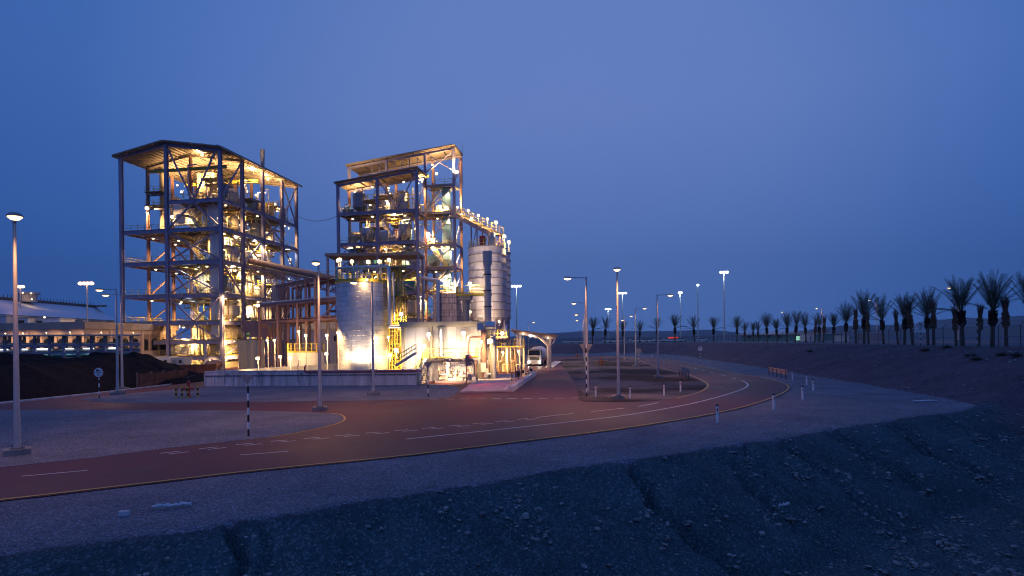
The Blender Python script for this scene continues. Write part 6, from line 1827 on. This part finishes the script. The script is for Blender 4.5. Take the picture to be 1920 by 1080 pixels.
# ------------------------------------------------------------------ tanker truck
tp = gnd(1002, 686.5)
Q = empty('tanker_truck', tp, -.16, 'white tanker truck with lit headlights facing the camera under the canopy', 'truck')
m = MB(); m.add([(-1.25, 0, .75), (1.25, 0, .75), (1.25, 2.1, .75), (-1.25, 2.1, .75), (-1.22, -.05, 1.9), (1.22, -.05, 1.9), (1.22, 2.1, 1.9), (-1.22, 2.1, 1.9), (-1.12, .28, 3.05), (1.12, .28, 3.05), (1.15, 2.1, 3.15), (-1.15, 2.1, 3.15)],
      [(0, 3, 2, 1), (0, 1, 5, 4), (1, 2, 6, 5), (2, 3, 7, 6), (3, 0, 4, 7), (4, 5, 9, 8), (5, 6, 10, 9), (6, 7, 11, 10), (7, 4, 8, 11), (8, 9, 10, 11)]); cb = m.build('cab', CARW, Q)
m = MB(); m.add([(-1.08, .0, 1.98), (1.08, .0, 1.98), (1.0, .24, 2.88), (-1.0, .24, 2.88), (-1.08, .06, 1.98), (1.08, .06, 1.98), (1.0, .3, 2.88), (-1.0, .3, 2.88)], [(0, 1, 2, 3), (7, 6, 5, 4), (0, 4, 5, 1), (1, 5, 6, 2), (2, 6, 7, 3), (3, 7, 4, 0)])
m.v = [(x, y - .045, z) for x, y, z in m.v]; m.build('windscreen', GLASS, Q)
m = MB(); m.span((-1.1, .02, 2.92), (1.1, .1, 3.08)); m.build('sun_visor', DARKST, Q)
m = MB()
for k in range(4): m.span((-.85, -.07, 1.15 + k * .16), (.85, -.0, 1.25 + k * .16))
m.build('grille', BLACK, Q)
m = MB(); m.span((-1.25, -.22, .35), (1.25, .4, .82)); m.build('bumper', WHITE, Q)
for s in (-1, 1):
    m = MB(); m.ball((s * .98, -.25, .75), .24, 12, 7); h_ = m.build('headlight', HEADL, Q); light('headlight_beam', Q, (s * .98, -.75, .75), 160, (1, .9, .7), .1, (0, -1, -.12), 110)
    m = MB(); m.span((s * 1.32 - .12, .15, 2.1), (s * 1.32 + .12, .3, 2.85)); m.bar((s * 1.2, .25, 2.7), (s * 1.35, .22, 2.8), .05); m.build('mirror', BLACK, Q)
    m = MB(); m.span((s * 1.235 - .012, .75, 1.95), (s * 1.235 + .012, 1.6, 2.8)); m.build('side_window', GLASS, Q)
    for y in (1.1, 3.6, 9.2, 10.4):
        m = MB(); m.cone((s * .85, y, .52), (s * 1.22, y, .52), .52, n=20); w_ = m.build('wheel', TYRE, Q); m = MB(); m.cone((s * 1.1, y, .52), (s * 1.24, y, .52), .27, n=14); m.build('rim', GALV, w_)
m = MB(); m.lathe((0, 0, 0), [(.3, 2.5), (1.0, 2.65), (1.18, 2.9), (1.18, 11.0), (.9, 11.3), (.3, 11.4)], 28); m.v = [(x, z, y * 1.0 + 2.35) for x, y, z in m.v]; m.f = [f[::-1] for f in m.f]; m.build('tank', WHITE, Q, smooth=True)
m = MB(); m.span((-.5, 2, .7), (.5, 11.3, 1.0)); m.span((-1.15, 2.3, .85), (1.15, 11.2, 1.2)); m.build('chassis', DARKST, Q)
m = MB(); m.span((.95, 5.2, .85), (1.2, 5.35, 1.0)); m.span((.95, 8.0, .85), (1.2, 8.15, 1.0)); m.build('marker_light', REDE, Q)

# ================================================================== left background
R0, R1 = atd(-90, 553, 165), atd(180, 576, 215)
E0, E1 = atd(-90, 584, 148), atd(217, 601, 188)
S = empty('warehouse', (R1.x, R1.y, 0), 0, 'very long white warehouse with a big sloping roof far behind the beige building', 'warehouse')
bk = lambda e, r_: Vector((2 * r_.x - e.x, 2 * r_.y - e.y, e.z))
b0, b1 = bk(E0, R0), bk(E1, R1)
m = MB(); m.add([R0, R1, E1, E0, b1, b0], [(3, 2, 1, 0), (0, 1, 4, 5), (1, 2, 4), (0, 5, 3)]); rf = m.build('roof', mat('white_roof_sheet', (.52, .55, .62), .45, 0, .06, .2), S, world=True)
m = MB(); g0 = lambda p: Vector((p.x, p.y, 0)); ins = lambda e, r_: e.lerp(Vector((r_.x, r_.y, e.z)), .03)
w0, w1, w2, w3 = ins(E0, R0), ins(E1, R1), ins(b1, R1), ins(b0, R0)
m.add([g0(w0), g0(w1), g0(w2), g0(w3), w0, w1, w2, w3], [(0, 1, 5, 4), (1, 2, 6, 5), (2, 3, 7, 6), (3, 0, 4, 7)]); m.build('wall', WHITE, S, world=True)
m = MB()
for t0, t1 in ((.02, .62), (.70, .76), (.80, .90), (.94, 1.0)):
    p = w0.lerp(w1, t0); q = w0.lerp(w1, t1); off = Vector((.06, -.06, 0)); m.add([p + off - Vector((0, 0, 2.6)), q + off - Vector((0, 0, 2.6)), q + off - Vector((0, 0, .3)), p + off - Vector((0, 0, .3))], [(0, 1, 2, 3)])
m.build('louvre_band', MGREY, S, world=True)
m = MB(); m.bar(R0 + Vector((0, 0, .3)), R1 + Vector((0, 0, .3)), 1.6, .7); 
for k in range(40): p = R0.lerp(R1, k / 40); m.bar(p, p + Vector((0, 0, 1.6)), .12)
q2 = R1.lerp(E1, .45); m.bar(R1 + Vector((0, 0, .3)), q2 + Vector((0, 0, 2.4)), 1.6, .5); m.build('ridge_conveyor', DARKST, rf, world=True)
p = atd(53, 560, 185); m = MB(); m.lathe((p.x, p.y, p.z - 1), [(2.4, 0), (2.4, 2.2), (3.1, 2.3), (3.1, 2.9), (2.2, 2.9)], 16); m.build('roof_turret', MGREY, S, world=True)
for px, py in ((43, 549), (59, 550), (60, 561)):
    P = atd(px, py, 181); o = put_lamp('f', S, P.x - S.location.x, P.y - S.location.y, P.z, 200, 0, .8)
P = atd(84, 595, 140); put_lamp('f', S, P.x - S.location.x, P.y - S.location.y, P.z, 250, 0, .8)
P = atd(126, 602, 140); put_lamp('w', S, P.x - S.location.x, P.y - S.location.y, P.z, 120, 0, 2)
# tank and sheds on the roof level between
for px0, px1, py0, py1, d_, lb in ((-30, 12, 592, 612, 112, 'grey blue rounded roof unit at the left edge above the beige building'), (30, 52, 596, 612, 114, 'small white roof cabin with dark opening above the beige building'), (64, 112, 597, 612, 116, 'long low white roof cabin above the beige building')):
    a, b = atd(px0, py0, d_), atd(px1, py1, d_); r = empty('roof_cabin', (a.x, d_, 0), 0, lb, 'cabin', 'cabins behind the beige building')
    m = MB(); m.span((0, 0, 0), (b.x - a.x, 4, a.z - .15)); m.build('wall', WHITE if px0 > 0 else LGREY, r); m = MB(); m.span((-.2, -.2, a.z - .147), (b.x - a.x + .2, 4.2, a.z)); m.build('roof', LGREY, r)
    m = MB(); m.span((.5, -.05, a.z - 2.2), (1.6, -.003, a.z - .5)); m.build('opening', GLASS, r)
# beige building
Cc, Lp, Rp = atd(157, 603, 98), atd(-150, 609, 105), atd(330, 613, 120)
Bg = empty('beige_building', (Cc.x, Cc.y, 0), 0, 'long low beige building with a deep parapet and arched window panels', 'building')
zt_ = Cc.z
def bface(P, Q, nm, npan):
    P = Vector((P.x, P.y, 0)); Q = Vector((Q.x, Q.y, 0)); d = (Q - P).normalized(); nrm = Vector((d.y, -d.x, 0))
    bk_ = -nrm * .3
    def slab(a, b, z0, z1, off, nm2, m_, par):
        p, q = P + d * a + nrm * off, P + d * b + nrm * off; m = MB()
        m.add([p, q, q - nrm * (off + .3), p - nrm * (off + .3)] , []); m.v = [(v[0], v[1], z0) for v in m.v] + [(v[0], v[1], z1) for v in m.v]
        m.f = [(0, 1, 5, 4), (1, 2, 6, 5), (2, 3, 7, 6), (3, 0, 4, 7), (3, 2, 1, 0), (4, 5, 6, 7)]
        return m.build(nm2, m_, par, world=True)
    L_ = (Q - P).length
    slab(0, L_, 0, zt_ - 1.2, 0, 'wall', BEIGE, Bg); slab(-.2, L_ + .2, zt_ - 1.197, zt_, .35, 'parapet', mat('beige_parapet', (.40, .30, .25), .8, 0, .12, .6), Bg)
    for k in range(npan):
        x = (k + .5) * L_ / npan; w_ = slab(x - 1.1, x + 1.1, zt_ - 5.2, zt_ - 2.0, .06, 'window_panel', mat('window_surround', (.33, .23, .19), .8), Bg)
        m = MB(); p = P + d * x + nrm * .08
        pts_ = [p + d * (math.cos(t) * .8) + Vector((0, 0, zt_ - 3.3 + math.sin(t) * .55)) for t in [PI * i / 8 for i in range(9)]] + [p - d * .8 + Vector((0, 0, zt_ - 5.0)), p + d * .8 + Vector((0, 0, zt_ - 5.0))]
        m.add(pts_, [tuple(range(len(pts_)))]); m.build('pane', GLASS, w_, world=True)
        if k % 3 == 1: slab(x + 1.6, x + 2.1, 0, zt_ - 1.21, .2, 'pilaster', BEIGE, Bg)
for k_, (px_, dd_) in enumerate(((43, 99.5), (87, 98.5), (131, 97.5), (190, 100), (250, 106), (10, 100))):
    P = atd(px_, 612, dd_ - 1.2); put_lamp('f', Bg, P.x - Cc.x, P.y - Cc.y, zt_ - 1.8, 500, 0, .35, (0, .5, -.8))
bface(Lp, Cc, 'l', 12); bface(Cc, Rp, 'r', 9)
m = MB(); m.add([Cc - Vector((0, 0, .3)), Rp + Vector((0, 0, zt_ - Rp.z - .3)), Vector((Rp.x - 30, Rp.y + 20, zt_ - .3)), Lp + Vector((0, 25, zt_ - Lp.z - .3)), Lp + Vector((0, 0, zt_ - Lp.z - .3))], [(0, 1, 2, 3, 4)]); m.build('roof', LGREY, Bg, world=True)
# covered pipe corridor behind the coal
a, b = atd(-120, 630, 80), atd(262, 626, 92)
Pc = empty('covered_pipe_corridor', (a.x, a.y, 0), 0, 'long low pipe corridor with thin grey roof and white strip lights behind the coal', 'pipe corridor')
d = Vector((b.x - a.x, b.y - a.y, 0)); L_ = d.length; d.normalize(); nn = Vector((-d.y, d.x, 0)); zr_ = a.z
P_ = lambda t, o, z: Vector((a.x, a.y, z)) + d * t + nn * o
m = MB(); m.bar(P_(0, 1.5, zr_), P_(L_, 1.5, zr_), 5, .18); m.build('roof', LGREY, Pc, world=True)
for k in range(14):
    t = L_ * (k + .3) / 14
    m = MB()
    for o_ in (0, 3): m.bar(P_(t, o_, 0), P_(t, o_, zr_ - .1), .28)
    m.bar(P_(t, 0, 2), P_(t + 2.5, 0, .2), .14); m.build('post', STEEL, Pc, world=True)
for z, h in ((zr_ - 1.5, .35), (zr_ - 2.6, .3)):
    m = MB(); m.bar(P_(0, -.1, z), P_(L_, -.1, z), .25, h); m.bar(P_(0, 3.1, z), P_(L_, 3.1, z), .25, h); m.build('beam', STEEL, Pc, world=True)
for z, o_, r_ in ((zr_ - 2.2, .6, .22), (zr_ - 2.2, 1.3, .3), (zr_ - 3.0, .5, .25), (zr_ - 3.3, 1.6, .35), (zr_ - 1.2, 1.0, .15)):
    m = MB(); m.cone(P_(0, o_, z), P_(L_, o_, z), r_, n=10); m.build('pipe', (MGREY, LGREY, TEAL)[int(o_ * 10) % 3], Pc, world=True, smooth=True)
m = MB()
for k in range(int(L_ / 1.2)): m.bar(P_(k * 1.2, -.3, zr_ - 1.3), P_(k * 1.2, -.3, zr_ - .3), .06)
m.bar(P_(0, -.3, zr_ - .35), P_(L_, -.3, zr_ - .35), .06); m.build('railing', YEL, Pc, world=True)
for px in (5, 38, 72, 79, 158, 206, 120):
    t = atd(px, 648, 84); k = (Vector((t.x, t.y, 0)) - Vector((a.x, a.y, 0))).dot(d); q = P_(k, .2, zr_ - 1.9) - Pc.location
    put_lamp('w', Pc, q.x, q.y, q.z, 9, math.atan2(d.y, d.x), .9)
for px in (12, 40, 55, 90, 103, 128, 150, 170, 190, 215):
    t = atd(px, 661, 88); q = P_((Vector((t.x, t.y, 0)) - Vector((a.x, a.y, 0))).dot(d), 3.6, 3.5) - Pc.location
    put_lamp('d', Pc, q.x, q.y, q.z, 25, 0, .8)
# coal heap
def heap(name, cx, cy, rx, ry, hh, seed, label, cat, mm):
    m = MB(); n = 70; vs = []
    for j in range(n + 1):
        for i in range(n + 1):
            u = i / n * 2 - 1; v = j / n * 2 - 1; x = u * rx; y = v * ry
            e = max(abs(u) ** 3, abs(v) ** 3)
            q = 1 - max(abs(u), abs(v)); z = hh * min(1, q * max(rx, ry) * .62 / hh * 1.0)
            z = z * (.80 + .35 * mnoise.noise((x * .14 + seed, y * .14, 0)) + .16 * mnoise.noise((x * .5, y * .5, seed))) + .22 * mnoise.noise((x * 1.3, y * 1.3, 2)) * min(1, q * 8)
            vs.append((x, y, max(0, z) - (.15 if q < .01 else 0)))
    m.add(vs, [(j * (n + 1) + i, j * (n + 1) + i + 1, (j + 1) * (n + 1) + i + 1, (j + 1) * (n + 1) + i) for j in range(n) for i in range(n)])
    o = m.build(name, mm, smooth=True); o.location = (cx, cy, 0); tag(o, label, cat); return o
o = heap('coal_heap', -60, 67, 19.5, 15, 3.9, 3, 'huge black heap of coal beside the kerb on the left', 'coal heap', COAL); o.rotation_euler = (0, 0, R(-12))
o = heap('coal_heap', -58, 88.5, 9, 7.5, 3.6, 9, 'smaller peaked black heap of coal touching the rusty plate wall', 'coal heap', COAL); o.rotation_euler = (0, 0, R(-8))
# rusty plate wall
p, q = gnd(262, 728), gnd(352, 716)
r = empty('plate_wall', p, math.atan2(q.y - p.y, q.x - p.x), 'low wall of rusty brown steel plates holding back the coal', 'retaining wall')
L_ = (q - p).length; n = 4
for k in range(n):
    for j in range(2): m = MB(); m.span((L_ * k / n + .03, -.08, j * .78), (L_ * (k + 1) / n - .03, .08, j * .78 + .74)); m.build('plate', RUST, r)
for k in range(n + 1): m = MB(); m.span((L_ * k / n - .1, .1, 0), (L_ * k / n + .1, .3, 1.7)); m.build('post', DARKST, r)
# small things at the foot of the left tower
for px, d_, nm, w_, h_, mm, lb in ((303, 104, 'white_container', 3.2, 2.6, WHITE, 'white machine cabin at the left foot of the gabled tower'), (332, 103, 'white_container', 2.6, 2.5, LGREY, 'grey white cabin with a vent beside the left foot of the tower')):
    p = atd(px, 690, d_); r = empty(nm, (p.x, d_, 0), -TL, lb, 'cabin'); m = MB(); m.span((-w_ / 2, 0, .15), (w_ / 2, 2, h_)); m.build('body', mm, r)
    m = MB(); m.span((-w_ * .35, -.05, .3), (-w_ * .05, -.003, h_ * .8)); m.build('door', MGREY, r); m = MB(); m.cone((w_ * .25, -.06, h_ * .7), (w_ * .25, -.003, h_ * .7), .3, n=14); m.build('vent', BLACK, r)
p = atd(372, 690, 92); r = empty('rusty_skip', (p.x, 92, 0), .2, 'open rusty steel skip in front of the lit tower base', 'skip')
m = MB(); m.add([(-2, -1, .2), (2, -1, .2), (2, 1, .2), (-2, 1, .2), (-2.3, -1.15, 1.5), (2.3, -1.15, 1.5), (2.3, 1.15, 1.5), (-2.3, 1.15, 1.5)], [(3, 2, 1, 0), (0, 1, 5, 4), (1, 2, 6, 5), (2, 3, 7, 6), (3, 0, 4, 7)]); m.add([(-1.9, -.9, .9), (1.9, -.9, .9), (1.9, .9, .9), (-1.9, .9, .9)], [(0, 1, 2, 3)]); m.build('body', RUST, r)
m = MB(); m.bar((-2.3, -1.15, 1.5), (2.3, -1.15, 1.5), .12); m.bar((-2.3, 1.15, 1.5), (2.3, 1.15, 1.5), .12)
for x in (-1.4, 0, 1.4): m.bar((x, -1.05, .2), (x, -1.18, 1.5), .12)
m.build('rim', RUST, r)
for k, (px, d_) in enumerate(((396, 99), (406, 99.4))):
    p = atd(px, 685, d_); r = empty('horizontal_drum', (p.x, d_, 0), 0, ('left' if k == 0 else 'right') + ' of two small reddish drums by the near corner of the gabled tower', 'drum', 'reddish drums by the tower'); m = MB(); m.lathe((0, 0, 0), [(.1, -1.2), (.6, -1), (.72, -.8), (.72, .8), (.6, 1), (.1, 1.2)], 18); m.v = [(x, z, y + 1.3) for x, y, z in m.v]; m.f = [f[::-1] for f in m.f]; m.build('shell', STEELR, r, smooth=True); m = MB(); m.span((-.5, -.7, 0), (.5, -.5, .8)); m.span((-.5, .5, 0), (.5, .7, .8)); m.build('saddle', STEEL, r)
for o_, px, py in ((LT, 394, 676), (LT, 345, 685), (LT, 425, 640), (LT, 365, 672)):
    p = A.px2l(px, py, y=-.6 if px > 390 else 1.6); put_lamp('f', LT, p.x, p.y, p.z, 420, 0, .6)
for px, py, x_ in ((440, 640, 1.6), (432, 600, 1.6), (450, 668, 1.6), (424, 560, .8), (470, 540, .8), (505, 470, .8)):
    p = A.px2l(px, py, x=x_); put_lamp('f', LT, p.x, p.y, p.z, 1500, PI / 2 * 0, .45, (-1, .1, -.35))
# overhead cable between the towers
pa, pb = atd(557, 405, 137), atd(634, 405, 114); m = MB(); n = 14; prev = None
for k in range(n + 1):
    q = pa.lerp(pb, k / n) - Vector((0, 0, 1.1 * math.sin(PI * k / n)))
    if prev is not None: m.cone(prev, q, .05, .05, 5, False)
    prev = q
tag(m.build('overhead_cable', DARKST), 'sagging cable strung between the two steel towers', 'cable')

# ================================================================== far plateau: cars, cabins, long building
def make_car():
    r = empty('parked_car')
    m = MB(); sec = [(-2.25, .55, .75, .62), (-2.2, .35, .95, .80), (-1.5, .30, 1.0, .86), (-.9, .30, 1.0, .88), (.9, .30, 1.02, .88), (1.7, .3, 1.0, .86), (2.2, .35, .92, .80), (2.28, .5, .75, .6)]
    vs = []
    for x, z0, z1, w_ in sec: vs += [(x, -w_, z0), (x, w_, z0), (x, w_ * 1.02, z1 * .85), (x, w_ * .93, z1), (x, -w_ * .93, z1), (x, -w_ * 1.02, z1 * .85)]
    fs = []
    for i in range(len(sec) - 1):
        for j in range(6): fs.append((i * 6 + j, i * 6 + (j + 1) % 6, i * 6 + 6 + (j + 1) % 6, i * 6 + 6 + j))
    fs += [tuple(range(6)), tuple(range(len(vs) - 1, len(vs) - 7, -1))]
    m.add(vs, fs); m.add([(-1.0, -.68, 1.44), (.55, -.68, 1.44), (.55, .68, 1.44), (-1.0, .68, 1.44), (-1.0, -.68, 1.48), (.55, -.68, 1.48), (.55, .68, 1.48), (-1.0, .68, 1.48)], [(3, 2, 1, 0), (4, 5, 6, 7), (0, 1, 5, 4), (1, 2, 6, 5), (2, 3, 7, 6), (3, 0, 4, 7)]); m.build('body', CARW, r, smooth=True)
    m = MB(); m.add([(-1.75, -.8, .98), (1.35, -.8, .98), (1.35, .8, .98), (-1.75, .8, .98), (-1.0, -.67, 1.437), (.55, -.67, 1.437), (.55, .67, 1.437), (-1.0, .67, 1.437)], [(3, 2, 1, 0), (4, 5, 6, 7), (0, 1, 5, 4), (1, 2, 6, 5), (2, 3, 7, 6), (3, 0, 4, 7)]); m.build('window_glass', GLASS, r)
    for x in (-1.4, 1.4):
        for s in (-1, 1): m = MB(); m.cone((x, s * .66, .33), (x, s * .9, .33), .33, n=16); m.build('wheel', TYRE, r)
    return r
car0 = make_car()
ordn = near_words
for k, (px, d_, rz) in enumerate(((1080, 240, .1), (1140, 246, 0), (1150, 238, .1), (1157, 250, .2), (1190, 246, 0), (1206, 240, .05), (1217, 247, .1), (1234, 240, .1), (1252, 244, 0), (1258, 236, .1), (1270, 240, .1), (1277, 250, .1), (1317, 238, 0))):
    x = ray(px, 635)[0] * d_; o = car0 if k == 0 else copy_tree(car0); o.location = (x, d_, zat(x, d_)); o.rotation_euler = (0, 0, rz + (PI if k % 2 else 0))
    tag(o, 'white car parked on the far plateau, %s from the left in the line' % ordn[k], 'car', 'white cars parked beyond the far palms')
LB0, LB1 = atd(1390, 627, 225), atd(1520, 627, 190)
r = empty('long_dark_building', (LB0.x, LB0.y, 3.6), math.atan2(LB1.y - LB0.y, LB1.x - LB0.x), 'long low dark greenish building with one lit window behind the palms', 'building')
L_ = (LB1 - LB0).length; h_ = LB0.z - 3.6
m = MB(); m.span((0, 0, 0), (L_, 12, h_ - .4)); m.build('wall', TEAL, r); m = MB(); m.span((-.5, -1.2, h_ - .397), (L_ + .5, 13, h_)); rf = m.build('roof', LGREY, r)
m = MB()
for k in range(34): m.bar((L_ * k / 34, -1.3, h_ - .1), (L_ * k / 34 + .8, -.2, h_ + .9), .12)
m.build('roof_rib', LGREY, rf)
m = MB(); m.span((L_ * .80, -.06, h_ - 2.4), (L_ * .88, -.003, h_ - 1.0)); m.build('lit_window', emit('green_lit_window', (.45, 1, .75), 1.0), r)
for k in range(4): m = MB(); m.span((L_ * (.1 + .15 * k), -.05, 1), (L_ * (.16 + .15 * k), -.003, 2.4)); m.build('window', GLASS, r)
def cabin(px0, px1, py, d_, mm, lb, z=3.7):
    a, b = atd(px0, py, d_), atd(px1, py, d_); r = empty('plateau_cabin', (a.x, d_, z), 0, lb, 'cabin', 'cabins on the far plateau'); w_ = b.x - a.x; h_ = max(1.5, a.z - z)
    m = MB(); m.span((0, 0, 0), (w_, 4, h_ - .15)); m.build('wall', mm, r); m = MB(); m.span((-.15, -.15, h_ - .147), (w_ + .15, 4.15, h_)); m.build('roof', LGREY, r); m = MB(); m.span((w_ * .4, -.05, 0), (w_ * .6, -.003, h_ * .7)); m.build('door', MGREY, r)
cabin(1513, 1526, 626, 165, WHITE, 'pale white cabin standing alone behind the palms'); cabin(1628, 1655, 624, 125, MGREY, 'dark cabin behind the palms under a street lamp'); cabin(1582, 1592, 634, 140, WHITE, 'small white cabin low between palm trunks')
p = atd(1725, 615, 92); r = empty('sign_board', (p.x, 92, zat(p.x, 92)), 0, 'white panel on a post beyond the fence above a round sign', 'sign panel'); hh = p.z - zat(p.x, 92); m = MB(); m.span((-.9, -.04, hh - .7), (.9, .04, hh + .8)); m.build('panel', SIGNW, r); m = MB(); m.cone((0, .1, 0), (0, .1, hh), .06, n=8); m.build('post', GALV, r)
p = atd(1262, 632, 300); r = empty('red_sign', (p.x, 300, 3.9), 0, 'small glowing red sign beyond the parked cars', 'sign'); m = MB(); m.span((-2.6, -.1, .8), (2.6, .1, 1.9)); m.build('panel', REDE, r); m = MB(); m.span((-2.2, .12, 0), (-2, .3, 1.2)); m.span((2, .12, 0), (2.2, .3, 1.2)); m.build('post', DARKST, r)
# pale bar on posts, added in place of a car's light streak
a, b = atd(1055, 642, 232), atd(1112, 642, 232); r = empty('car_light_streak', (a.x, 232, zat(a.x, 232)), 0, 'long pale bar standing in for a car light streak on the far plateau', 'light streak'); w_ = b.x - a.x
m = MB(); m.span((0, -.1, .45), (w_, .1, .95)); m.build('rail', WHITE, r)
for k in range(6): m = MB(); m.span((w_ * k / 5 - .06, .1, 0), (w_ * k / 5 + .06, .22, .9)); m.build('post', GALV, r)

# ================================================================== evening air
hz = MB(); hz.span((-5200, -120, -9), (5200, 4300, 600))
hm = bpy.data.materials.new('haze'); hm.use_nodes = True
t = hm.node_tree; t.nodes.clear()
o_ = t.nodes.new('ShaderNodeOutputMaterial'); v_ = t.nodes.new('ShaderNodeVolumePrincipled')
v_.inputs['Color'].default_value = (.80, .84, .92, 1); v_.inputs['Density'].default_value = .00012
t.links.new(v_.outputs[0], o_.inputs['Volume'])
tag(hz.build('haze', hm), kind='stuff')
